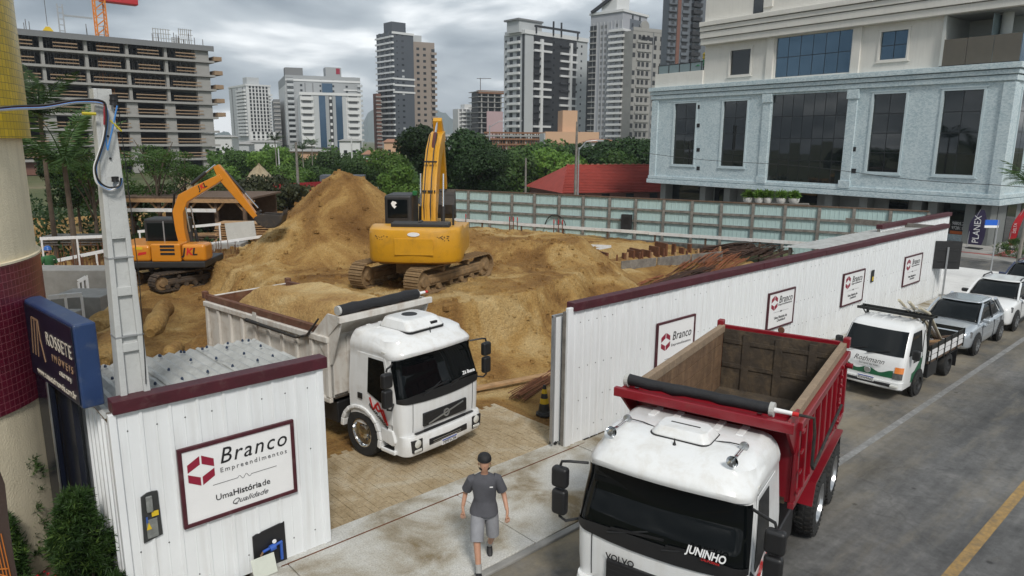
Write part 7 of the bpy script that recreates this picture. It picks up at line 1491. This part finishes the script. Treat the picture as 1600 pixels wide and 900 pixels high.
# tower crane: lattice mast, counter jib tip
cx_ = onY(160,60,FYC+6).x; cr_ = thing('tower_crane','orange lattice tower crane mast with red jib end above the concrete frame','crane',(cx_,FYC+6,0)); hm = 52; s_ = .85
for sx in (-1,1):
    for sy in (-1,1): MB().box(sx*s_-.11,sx*s_+.11,sy*s_-.11,sy*s_+.11,0,hm).build('mast_leg','crane_orange',cr_)
lat = MB()
for k in range(34):
    z = k*1.5
    for sx in (-1,1): lat.bar((sx*s_,-s_,z),(sx*s_,s_,z+1.5),.12,.12); lat.bar((-s_,sx*s_,z),(s_,sx*s_,z+1.5 if k%2 else z+1.5),.12,.12)
    lat.bar((-s_,-s_,z),(s_,-s_,z),.1,.1)
lat.build('lattice','crane_orange',cr_)['kind'] = 'stuff'
jp = onY(236,6,FYC+6); MB().box(-6,jp.x-cx_-4,-.6,.6,hm,hm+1.2).build('jib','crane_orange',cr_); MB().box(jp.x-cx_-9,jp.x-cx_-2.5,-.9,.9,onY(236,2,FYC+6).z-1.2,onY(236,2,FYC+6).z+2.5).build('counterweight','crane_red',cr_,bevel=.2); MB().bar((0,0,hm),(jp.x-cx_-5,0,onY(236,0,FYC+6).z+2),.6,.9).build('tie_arm','crane_orange',cr_)
cy = onY(74,40,FYC+2); hk = thing('crane_hook','small yellow crane hook block hanging above the concrete frame','hook',(cy.x,FYC+2,cy.z-.9)); MB().prism([(-.8,0),(.8,0),(.3,.7),(-.3,.7)],'y',-.3,.3).build('hook_block','yellow_tag',hk); MB().cyl((0,0,.9),(0,0,40),.05,n=5).build('hoist_rope','prop_steel',hk)
b = onY(98,52,FYC+3); ht_ = thing('roof_hoist','grey hoist post with short jib on the frame roof','hoist',(b.x,FYC+3,ztop)); [ubox('hoist_post','galv',ht_,sx*.4-.1,sx*.4+.1,-.1,.1,0,5.4) for sx in (-1,1)]; [ubox('hoist_rung','galv',ht_,-.4,.4,-.08,.08,z,z+.15) for z in (.8,1.8,2.8,3.8,4.8)]; ubox('hoist_jib','galv',ht_,.4,5,-.12,.12,3.4,3.7)
# hills
mixmat('hill_m',((0.045,0.075,0.06),(0.06,0.09,0.07),(0.08,0.10,0.08)),.004,.95,.0,1)
def hill(name, pts, D, depth):
    b = MB(); rows = []
    for x,y in pts:
        p = at(x,y,D); d = Vector((p.x,p.y,0)).normalized(); rows.append([tuple(Vector((p.x,p.y,-2))-d*depth*.6),tuple(Vector((p.x,p.y,p.z*.55))-d*depth*.3),tuple(p),tuple(Vector((p.x,p.y,-2))+d*depth)])
    sm = []
    for i in range(len(rows)-1):
        for k in range(6): u = k/6; u2 = u*u*(3-2*u); sm.append([tuple(Vector(a)*(1-u2)+Vector(c)*u2+Vector((0,0,0 if j in (0,3) else 14*fbm(i*6+k,j,.4,3,2)))) for j,(a,c) in enumerate(zip(rows[i],rows[i+1]))])
    sm.append(rows[-1]); b.loft(sm,closed=False); o = b.build(name,'hill_m',smooth=True); o['kind'] = 'structure'
hill('hills',[(540,219),(562,200),(575,176),(590,170),(610,182),(640,182),(670,170),(685,172),(700,180),(715,195),(740,216)],3200,700)
hill('hills',[(300,216),(335,208),(350,205),(365,212),(380,212),(400,218)],2600,500)
hill('hills',[(-200,215),(-60,205),(60,212),(180,214),(300,216)],2900,500)
hill('hills',[(740,216),(900,208),(1000,212),(1200,200),(1500,196),(1900,205)],3000,500)
# ---------------------------------------------------------------- trees, palms, poles and the clutter of the site
def crown_mesh(name, m, n, rx, rz, lobes, lsz, seed, flat=False):
    r = random.Random(seed); b = MB(); L = []
    for k in range(lobes):
        d = rdir(r,.15); q = r.uniform(.35,.75); L.append((Vector((d.x*rx*q,d.y*rx*q,d.z*rz*q)),r.uniform(.32,.55)))
    for k in range(n):
        c,s = L[r.randrange(len(L))]; d = rdir(r,.1); q = r.uniform(.55,1.0)**.5; p = c+Vector((d.x*rx*s*q,d.y*rx*s*q,d.z*rz*s*q*(.55 if flat else 1)))
        nn = (d+rdir(r)*.7).normalized(); t_ = nn.cross(rdir(r)); leaf(b,p,t_,nn,lsz*r.uniform(.7,1.4),lsz*r.uniform(.5,.9))
    return b.mesh(name,m)
CR = {'dense': [crown_mesh('crown','leaf_dark',11000,4.0,3.6,16,.34,1),crown_mesh('crown','leaf_dark',9000,4.0,3.4,13,.34,2)],
      'mid': [crown_mesh('crown','leaf_mid',7000,3.4,2.6,12,.34,3),crown_mesh('crown','leaf_mid',7000,3.6,2.4,11,.34,4)],
      'light': [crown_mesh('crown','leaf_light',6000,3.0,2.4,12,.34,5),crown_mesh('crown','leaf_light',5000,3.2,2.0,10,.32,6)],
      'feather': [crown_mesh('crown','leaf_mid',4200,3.6,1.7,15,.17,7,True),crown_mesh('crown','leaf_mid',3800,3.4,1.6,13,.17,8,True)],
      'olive': [crown_mesh('crown','leaf_olive',4500,2.2,1.3,10,.22,9)]}
def trunk_mesh(seed):
    r = random.Random(seed); b = MB(); b.tube([(0,0,-.3),(.1,.05,1.2),(.05,.1,2.4),(.15,0,3.6)],[.24,.18,.14,.08],8)
    for k in range(6): a = r.uniform(0,6.28); z = r.uniform(1.6,3.0); b.tube([(.08,.05,z),(1.0*math.cos(a),1.0*math.sin(a),z+1.0),(2.0*math.cos(a),2.0*math.sin(a),z+1.7)],[.09,.06,.025],6)
    return b.mesh('trunk','bark',True)
TR = [trunk_mesh(1),trunk_mesh(2)]
def tree(label, x, D, ytop, wpx, kind, zc=None, ybase=None, name='tree'):
    """crown top at pixel row ytop, crown wpx pixels wide, at distance D"""
    p = at(x,ytop,D); k_ = wpx/F*D; me = rnd.choice(CR[kind]); zmax = max(v.co.z for v in me.vertices); rad = max(math.hypot(v.co.x,v.co.y) for v in me.vertices)
    s = k_/2/rad; hgt = max(p.z,1.2); t = thing(name,label,'tree',(p.x,p.y,0),rnd.uniform(0,6.28),'trees beyond the site'); cz = hgt-zmax*s*.96
    sz = s
    if cz < zmax*s*.5: sz = hgt/(zmax*1.75); cz = hgt-zmax*sz
    inst(me,'crown',t,(0,0,cz),(0,0,rnd.uniform(0,6)),(s*rnd.uniform(.85,1.1),s*rnd.uniform(.85,1.1),sz)); inst(TR[int(x)%2],'trunk',t,(0,0,0),(0,0,0),(s*.8,s*.8,max(.2,(cz+.3*zmax*sz)/3.9)))
    return t
TREES = [('tall dense dark tree right behind the yellow boom',722,76,200,150,'dense'),('dense dark round tree left of the yellow boom',660,72,193,115,'dense'),('lower dense tree under the pair behind the yellow boom',752,70,228,110,'dense'),
 ('bright green tree left of the dense dark trees',606,84,232,90,'light'),('light green bush-like tree beside the red roofed house',622,70,255,95,'light'),('mid green tree behind the sand heap top',574,95,246,80,'mid'),
 ('bright round tree below the white apartment tower',424,110,228,75,'light'),('mid green tree left of the bright round one',372,118,234,85,'mid'),('low green tree under the grey block',470,120,238,90,'mid'),('mid green tree before the glazed block',522,118,236,90,'mid'),('loose green tree beside the cream house',548,104,246,80,'mid'),
 ('wide green tree between timber shell and peach block',830,100,216,165,'mid'),('dark tree right of the peach block',930,105,216,140,'dense'),('dark tree beside the concrete tower foot',985,100,212,120,'dense'),('mid green tree left of the red roofed brick house',790,88,234,130,'mid'),('bright green tree before the peach block',870,92,230,120,'light'),('dark green tree above the red tiled roof',900,112,226,120,'dense'),('dense tree behind the red tiled roof ridge',960,95,232,120,'mid'),
 ('dark tree filling the gap beside the mosaic building',1010,118,218,90,'dense'),
 ('feathery spreading tree behind the concrete pole',240,46,226,120,'feather'),('feathery tree right of the concrete pole',285,50,250,110,'feather'),('feathery tree left of the concrete pole',140,44,250,130,'feather'),('low feathery tree behind the orange cab',205,48,280,150,'feather'),('dark tree beside the palms at the left',110,52,230,120,'dense'),
 ('scrubby grey green tree over the stacked boards',420,62,272,120,'olive'),('scrubby grey green tree left of the red fence',372,64,280,100,'olive'),('scrubby tree before the red fence',462,66,288,90,'olive'),('low bright shrub tree by the far dirt heap',340,90,256,90,'light'),('low green tree right of the far dirt heap',455,96,256,90,'light'),('low green tree before the container',500,100,258,90,'mid')]
for a in TREES: tree(*a)
# undergrowth as one mass in front of the far houses
ug = MB(); r = random.Random(5)
for k in range(9000):
    x = r.uniform(330,1015); D = r.uniform(85,130); p = at(x,250,D); h = r.uniform(0,2.6)*(.4+.6*abs(fbm(x*.02,0,1,2,1)))
    d = rdir(r); leaf(ug,Vector((p.x,p.y,h)),d,rdir(r),r.uniform(.4,.9),r.uniform(.3,.6))
tag(ug.build('undergrowth','leaf_mid'),'low green undergrowth in front of the far houses','undergrowth',kind='stuff')
gr = MB()
for k in range(6000):
    x = r.uniform(20,420); D = r.uniform(38,75); p = at(x,300,D); h = r.uniform(0,2.0)*max(0,.2+fbm(x*.03,D*.05,1,2,3)); d = rdir(r,.3); leaf(gr,Vector((p.x,p.y,.5+h)),d,rdir(r),r.uniform(.2,.45),r.uniform(.12,.25))
tag(gr.build('weeds','leaf_dark'),'dark weeds and scrub behind the timber shelter','undergrowth',kind='stuff')
# palms
def frond(b, L, droop, r, w=.10):
    n = 13; pts = []
    for i in range(n+1): u = i/n; pts.append(Vector((L*u*(1-.12*droop*u),0,L*(.42*u-droop*u*u))))
    b.tube(pts,[.03*(1-i/n*.8) for i in range(n+1)],4)
    for i in range(1,n+1):
        for j in range(2):
            for s in (-1,1):
                p = pts[i]-(pts[i]-pts[i-1])*j*.5; d = Vector((.55,s*1.0,-.25-.4*r.random())); leaf(b,p,d,Vector((0,0,1)),L*.24*math.sin(PI*min(1,.12+i/n*.86))+.08,w*.8)
def palm_mesh(seed, nf, L, up=False):
    r = random.Random(seed); b = MB()
    for k in range(nf):
        b.M = Matrix.Rotation(2.4*k+r.uniform(-.2,.2),4,'Z') @ Matrix.Rotation(-R(r.uniform(5,65) if not up else r.uniform(40,80)),4,'Y'); q = MB(); frond(q,L*r.uniform(.8,1.1),r.uniform(.35,.65),r); b.add(q.v,q.f)
    return b.mesh('fronds','leaf_palm')
PM = [palm_mesh(1,15,2.9),palm_mesh(2,11,3.0,True)]
def palm(label, x, D, ytop, span, m, bark='bark_pale', zb=0.0):
    p = at(x,ytop,D); s = span/F*D/4.2; t = thing('palm',label,'palm',(p.x,p.y,zb),rnd.uniform(0,6),'palms'); h = p.z-zb-.8*s
    inst(PM[m],'fronds',t,(0,0,h),(0,0,0),(s,s,s)); MB().tube([(0,0,0),(.05,0,h*.5),(0,0,h+.05)],[.11*s+.02,.08*s+.02,.06*s+.02],8).build('trunk',bark,t,smooth=True)
palm('tall palm beside the yellow tiled tower',58,40,150,120,0,'bark'); palm('palm with drooping fronds left of the concrete pole',96,36,222,150,0,'bark'); palm('slim palm with a pale trunk before the grey block',429,105,214,26,0); palm('short palm beside the slim pale palm',472,110,228,26,0); palm('palm beside the cream house',487,112,222,22,0)
palm('palm at the right picture edge by the mosaic building',1612,47,272,70,0)
hb = at(1606,375,42); podocarpus('low green hedge shrub at the right picture edge beyond the cars',G(1592,402,.12).x,G(1592,402,.12).y,1.0,1.3,21,.12,700)
# street and site light poles
def pole(label, x, yb_, yt, D, r0, m='concrete', lamp=None):
    p = at(x,219,D); zt2_ = at(x,yt,D).z; t = thing('light_pole' if lamp else 'post',label,'pole',(p.x,p.y,0),R(HEAD-90),'poles beyond the site'); MB().cyl((0,0,0),(0,0,zt2_),r0,r0*.6,10).build('shaft',m,t,smooth=True)
    if lamp: MB().tube([(0,0,zt2_-.2),(lamp*.4,0,zt2_+.5),(lamp,0,zt2_+.6)],.05,6).build('arm','galv',t); MB().box(min(lamp,lamp*1.35),max(lamp,lamp*1.35),-.12,.12,zt2_+.52,zt2_+.66).build('lamp_head','galv',t)
pole('weathered post standing before the red tiled roof',901,300,190,60,.15,'wood_grey'); pole('short grey post left of the red tiled house',822,295,247,62,.12,'wood_grey'); pole('grey post behind the left slope of the sand heap',462,330,222,68,.16,'wood_grey'); pole('thin pale post behind the top of the sand heap',549,268,215,95,.14,'concrete_pale'); pole('thin pale post near the bright round tree',434,265,232,100,.12,'concrete_pale')
pole('light pole with curved arm left of the white and black tower',765,240,196,90,.12,'galv',3.0); pole('light pole arm above the red tiled house',905,250,230,64,.08,'galv',1.6)
hp_ = at(345,290,80)
def heap(label, x, D, yt, w2, m='sand'):
    p = at(x,219,D); h = at(x,yt,D).z; r0 = w2/F*D/2; b = MB(); n = 26; rings = []
    for j in range(9):
        u = j/8; rings.append([((r0*(1-u)**.8)*math.cos(2*PI*k/n)*(1+.25*fbm(k*.5,j*.4,1,3,4)),(r0*(1-u)**.8)*math.sin(2*PI*k/n)*(1+.25*fbm(k*.5,j*.4,1,3,4)),h*u*(1+.10*fbm(k*.6,j*.5,1,3,1))) for k in range(n)])
    o = b.loft(rings).build('dirt_heap',m,smooth=True); o.location = (p.x,p.y,0); tag(o,label,'heap')
mixmat('earth_pale',((0.24,0.19,0.12),(0.33,0.27,0.18),(0.40,0.34,0.24)),.4,.95,.6,6,bdist=.1)
heap('pale dirt heap far behind the orange excavator',402,82,256,78,'earth_pale'); heap('dull dirt heap behind the orange boom',285,68,268,60,'earth_pale')
# timber shelter behind the orange excavator
p0 = at(200,312,47); p1 = at(392,308,44); sa_ = math.atan2(p1.y-p0.y,p1.x-p0.x); Ls = (p1.xy-p0.xy).length
ts = thing('timber_shelter','long low timber shelter with flat dark roof behind the orange excavator','shelter',(p0.x,p0.y,.5),sa_); zr = at(300,310,45).z-.5
MB().box(-.3,Ls+.3,-.6,4.5,zr,zr+.10).build('roof','wood_dark',ts); MB().box(-.3,Ls+.3,-.62,-.55,zr-.22,zr).build('fascia','wood_raw',ts)
for k in range(5):
    x = .3+k*(Ls-.6)/4; MB().box(x-.09,x+.09,-.4,-.22,0,zr-.0).build('post','wood_dark',ts); MB().bar((x,-.3,zr-.75),(x+.6,-.3,zr-.1),.1,.1).build('brace','wood_raw',ts); MB().bar((x,-.3,zr-.75),(x-.6,-.3,zr-.1),.1,.1).build('brace','wood_raw',ts)
MB().box(0,Ls,4.3,4.4,0,zr).build('back_wall','wood_dark',ts)
for k in range(3): MB().box(.3+k*.0,Ls*.75,-.75-.02*k,-.70-.02*k,zr-.85-.55*k if k else zr-.75,zr-.70-.55*k if k else zr-.55).build('white_board','white_board',ts) if k < 1 else None
# stacks of formwork boards: every board
def stack(label, x, yb_, n, L, W2, m, rot, D, z0=.6):
    p = at(x,yb_,D); t = thing('board_stack',label,'boards',(p.x,p.y,z0),rot,'stacks of formwork boards')
    bm_ = MB().box(-L/2,L/2,-W2/2,W2/2,0,.05).mesh('board',m); bt = MB().box(-L/2,L/2,-.05,.05,0,.05).mesh('batten','wood_raw')
    for k in range(n):
        inst(bm_ if k%2 else bt,'board' if k%2 else 'batten',t,(rnd.uniform(-.12,.12),rnd.uniform(-.08,.08)-(.4 if not k%2 else 0),k*.062),(0,0,rnd.uniform(-.03,.03)))
        if not k%2: inst(bt,'batten',t,(rnd.uniform(-.1,.1),.4,k*.062),(0,0,rnd.uniform(-.02,.02)))
stack('tall stack of brown formwork boards under the orange bucket',388,372,24,2.9,1.2,'wood_raw',R(-40),40,.7); stack('stack of boards against the left foot of the sand heap',450,362,22,2.6,1.2,'wood_grey',R(-36),42,.7); stack('low stack of dark boards behind the orange tracks',330,368,9,2.6,1.1,'wood_dark',R(-30),44,.6); stack('low stack of grey boards beside the palms',110,300,8,2.8,1.1,'wood_grey',R(-38),40,1.4)
p = at(388,349,38.5); tag(MB().bar((p.x-.9,p.y+.7,p.z-.45),(p.x+.2,p.y-.35,p.z-.3),.05,.9).build('form_panel','concrete_pale'),'pale form panel leaning on the tall board stack','panel')
# white setting-out rails on posts
def rails(label, pts, D, m='rail_paint', r=.05, post=True):
    P_ = [at(x,y,D) for x,y in pts]; t = thing('site_rail',label,'rail',(P_[0].x,P_[0].y,T(P_[0].x,P_[0].y,False)),0,'white setting-out rails')
    for a,b in zip(P_,P_[1:]): MB().bar(a,b,.05,.12).build('rail',m,t,world=True)
    if post:
        for a,b in zip(P_,P_[1:]):
            for u in (0.02,.5,.98): q = a+(b-a)*u; MB().bar((q.x,q.y,q.z-.03),(q.x,q.y,T(q.x,q.y,False)-.1),.06,.06).build('post',m,t,world=True)
rails('long white rail behind the concrete pole',[(62,373),(175,369)],33.5); rails('white rail around the column pits at left',[(85,408),(212,382)],31); rails('white rail before the orange tracks',[(122,440),(135,433),(212,424)],27); rails('small white rail beside the blue sign',[(75,465),(128,460)],22.5); rails('white rail right of the orange excavator',[(322,382),(420,368)],35); rails('white rail at the foot of the sand heap',[(325,398),(372,388)],34); rails('white board rail behind the orange cab',[(215,362),(345,350)],37)
rails('white rail in the pit right of the sand ridge',[(905,383),(955,385),(922,391)],37,'rail_paint',.05,False)
rb_ = MB()
for k in range(120):
    x = rnd.choice((rnd.uniform(90,215),rnd.uniform(318,372))); y = rnd.uniform(372,420); D = 33-(y-372)*.08; p = at(x,y,D); rb_.cyl((p.x,p.y,T(p.x,p.y,False)-.1),(p.x,p.y,p.z),.014,n=4)
tag(rb_.build('starter_bars','rust'),'thicket of thin rusty starter bars around the column pits','rebar',kind='stuff')
# concrete footings
def blk(label, x, yb_, w2, d2, h, D, rot=R(-40)):
    p = at(x,yb_,D); z = T(p.x,p.y,False); o = MB().box(-w2/2,w2/2,-d2/2,d2/2,-.3,h).build('concrete_block','concrete',bevel=.03); o.location = (p.x,p.y,z); o.rotation_euler = (0,0,rot); tag(o,label,'concrete block',group='cast concrete footings')
blk('long grey cast footing below the worker in green',95,430,3.6,1.0,1.25,28); blk('square grey footing left of the concrete pole',135,462,1.5,1.3,1.05,24.5); blk('grey footing at the left foot of the sand heap',362,408,1.3,1.1,.7,35); blk('small grey footing beside the blue sign top',75,470,1.2,1.2,.8,23)
# muddy pile heads lying on the slope
mat('mud',(0.27,0.175,0.085),0.95,0.25,2,0.9,9,dirt=((0.16,0.095,0.045),0.5,3))
for k,(x0,y0,x1,y1,r_,D0,D1) in enumerate(((158,566,200,510,.26,15.0,17.4),(150,512,195,480,.26,17.3,19.4),(148,540,185,520,.20,16.0,17.6),(236,520,258,478,.22,17.4,19.4),(262,556,280,538,.16,15.6,16.5))):
    a = at(x0,y0,D0); b = at(x1,y1,D1); n = 8; pts = [a+(b-a)*j/n+Vector((rnd.uniform(-.02,.02),rnd.uniform(-.02,.02),rnd.uniform(-.02,.02))) for j in range(n+1)]
    o = MB().tube(pts,[r_*(.55 if j in (0,n) else 1)*rnd.uniform(.85,1.12) for j in range(n+1)],14).build('pile_stub','sand',smooth=True); tag(o,('mud caked pile stub lying nearest the shed roof, left of the pole','mud caked pile stub highest on the slope left of the pole','short mud caked stub between two others left of the pole','mud caked pile stub right of the pole with its dark end showing','small mud caked stub right of the pole near the shed roof')[k],'pile stub','pile stubs on the slope')
# pit formwork with stakes, rebar heaps on the right
PFP = G(1020,418,.6); PFP.z = T(PFP.x,PFP.y,False)+.05
pf = thing('pit_formwork','timber pit formwork with rusty stakes right of the sand ridge','formwork',tuple(PFP),R(-12))
for k in range(9): x = -1.6+k*.75; MB().box(x-.05,x+.05,-.04,.04,-.2,.62+rnd.uniform(-.15,.2)).build('stake','rust' if k%2 else 'wood_raw',pf)
for k in range(3): MB().box(-2.0+k*2.2,.1+k*2.2,-.12,-.07,-.1,.38).build('side_board','wood_grey',pf)
for k in range(12): x = -2+k*.55; MB().box(x-.05,x+.05,1.5+rnd.uniform(0,1.4),1.6+rnd.uniform(1.4,1.5)-1.4,-.2,.35+rnd.uniform(0,.35)).build('stake','rust',pf)
def rebar(label, x, yb_, n, L, spread, rot, m, z=.55, hgt=.4, D=None):
    p = G(x,yb_,z); t = thing('rebar_bundle',label,'rebar',(p.x,p.y,z),rot,'rebar bundles along the fence')
    for k in range(n):
        y = rnd.uniform(-spread,spread); zz = hgt*rnd.random()*(1-abs(y)/spread*.7); a = rnd.uniform(-.05,.05); L2 = L*rnd.uniform(.6,1.1)
        MB().tube([(-L2/2,y-a*L2/2,max(.0,zz+rnd.uniform(-.1,.1))),(0,y,zz+.12),(L2/2,y+a*L2/2,max(.0,zz+rnd.uniform(-.1,.15)))],.02,4).build('bar',m,t)
mat('rust_dark',(0.055,0.028,0.018),0.85,0.4,5,0.3,40); mat('rust_orange',(0.22,0.075,0.03),0.85,0.3,5,0.3,40)
rebar('dark rebar bundle nearest the long fence cap',1080,442,55,5.0,.9,R(12),'rust_dark',.45,.45); rebar('orange rusted rebar bundle in the middle of the heap',1115,415,60,5.5,1.3,R(18),'rust_orange',.5,.5); rebar('tall dark brown rebar bundle below the pale green fence',1145,398,70,5.0,1.2,R(-10),'rust_dark',.5,.6); rebar('rusty rebar bundle at the right end of the heap',1195,397,60,6,1.2,R(8),'rust_dark',.5,.5); rebar('loose rusty rebar at the left end of the heap',1060,424,40,5,1.4,R(20),'rust',.4,.25); rebar('small rusty rebar bundle by the foot of the sand slope',1020,446,24,3.5,.5,R(15),'rust_orange',.35,.25)
# bars beside the gate
gb_ = thing('rebar_bundle','rusty rebar bundle on the ground behind the traffic cone','rebar',tuple(G(842,604,.05)),R(18),'rebar bundles along the fence')
for k in range(26): y = rnd.uniform(-.25,.25); a = rnd.uniform(-.04,.04); MB().tube([(-1.2,y-a,.02+.15*rnd.random()),(1.3,y+a,.02+.15*rnd.random())],.014,4).build('bar','rust',gb_)
pl_ = tag(MB().bar(tuple(G(738,608,.12)),tuple(G(868,583,.16)),.22,.06).build('plank','wood_raw'),'long reddish plank lying below the sand face by the gate','plank')
# posts, hoses and tags along the back fence
for k,x in enumerate((745,812,818,824,880,887,893)):
    q = onP(x,345,(A.x,A.y,0),ta)-Vector((-math.sin(ta),math.cos(ta),0))*1.4; t = thing('marker_bar','thin red topped marker bar before the pale green fence','bar',(q.x,q.y,.5),0,'marker bars'); MB().cyl((0,0,-.2),(0,0,1.2),.03,n=6).build('shaft','rust',t); MB().cyl((0,0,1.0),(0,0,1.25),.035,n=6).build('red_top','crane_red',t)
hq = onP(870,335,(A.x,A.y,0),ta)-Vector((-math.sin(ta),math.cos(ta),0))*.2; tag(MB().tube([hq+Vector((math.cos(ta)*.75*math.cos(u),math.sin(ta)*.75*math.cos(u),.9*math.sin(u)-.9)) for u in [PI*k/10 for k in range(11)]],.035,6).build('hose','cable_black'),'black hose hanging in an arc on the pale green fence','hose')
jq = onP(981,346,(A.x,A.y,0),ta)-Vector((-math.sin(ta),math.cos(ta),0))*.25; jb = tag(MB().box(-.32,.32,-.12,.12,-.05,.85).build('junction_box','steel_dark',bevel=.02),'black junction box fixed to the pale green fence','box'); jb.location = (jq.x,jq.y,jq.z-.4); jb.rotation_euler = (0,0,ta); MB().box(-.2,.2,-.14,-.12,.3,.7).build('box_door','black_plastic',jb)
# overhead wire across the mosaic building
w0 = Vector((30,60,9)); a = at(640,262,70); wv = [onX(1000+k*55,238+k*5.2+(2.5*math.sin(k)),49.5) for k in range(12)]; tag(MB().tube(wv,.018,4).build('overhead_wire','cable_black'),'thin overhead wire crossing in front of the mosaic facade','wire')
# parked white van behind the fence end, white car roof behind the fence
vp = G(1492,384,.0); vn = thing('van','white van behind the far fence end','van',(45.0,15.9,0),FA+PI/2 if False else FA+PI); MB().loft([plan_ring(2.3,.85,.2,-2.3,z,.05) if z < 1.2 else plan_ring(2.3-(z-1.2)*.9,.85-(z-1.2)*.1,.2,-2.3,z,.05) for z in (.35,.6,1.0,1.2,1.6,1.85)]).build('body','car_white',vn,smooth=True); MB().box(-1.8,1.5,-.87,.87,1.15,1.6).build('windows','tinted',vn); [wheel(vn,x,s*.75,.33,.2,s,'alloy') for x in (-1.4,1.4) for s in (-1,1)]
# far woodland band that reads as one mass behind the single trees
fw_ = MB(); r = random.Random(11)
for k in range(13000):
    x = r.uniform(325,1030); D = r.uniform(130,185); p = at(x,240,D); hm_ = 1.4+8.5*max(0,fbm(x*.03,D*.04,1,3,6)+.12)
    z = hm_*math.sqrt(r.random()); d = rdir(r); leaf(fw_,Vector((p.x,p.y,z)),d,rdir(r),r.uniform(.5,1.1),r.uniform(.4,.8))
tag(fw_.build('woodland','leaf_mid'),'dark green woodland band below the skyline','woodland',kind='stuff')
# ---------------------------------------------------------------- humid air
hz = MB().box(-1200,4300,-700,4300,-1.3,330).build('haze',None); hz['kind'] = 'stuff'; hm2 = bpy.data.materials.new('haze_m'); hm2.use_nodes = True; hn = hm2.node_tree; hn.nodes.clear(); ho = hn.nodes.new('ShaderNodeOutputMaterial'); hv = hn.nodes.new('ShaderNodeVolumePrincipled'); hv.inputs['Color'].default_value = (0.82,0.90,1.0,1); hv.inputs['Density'].default_value = 0.00022; hn.links.new(hv.outputs[0],ho.inputs['Volume']); hz.data.materials.append(hm2)
tag(hz,'thin pale haze filling the air to the hills','haze')
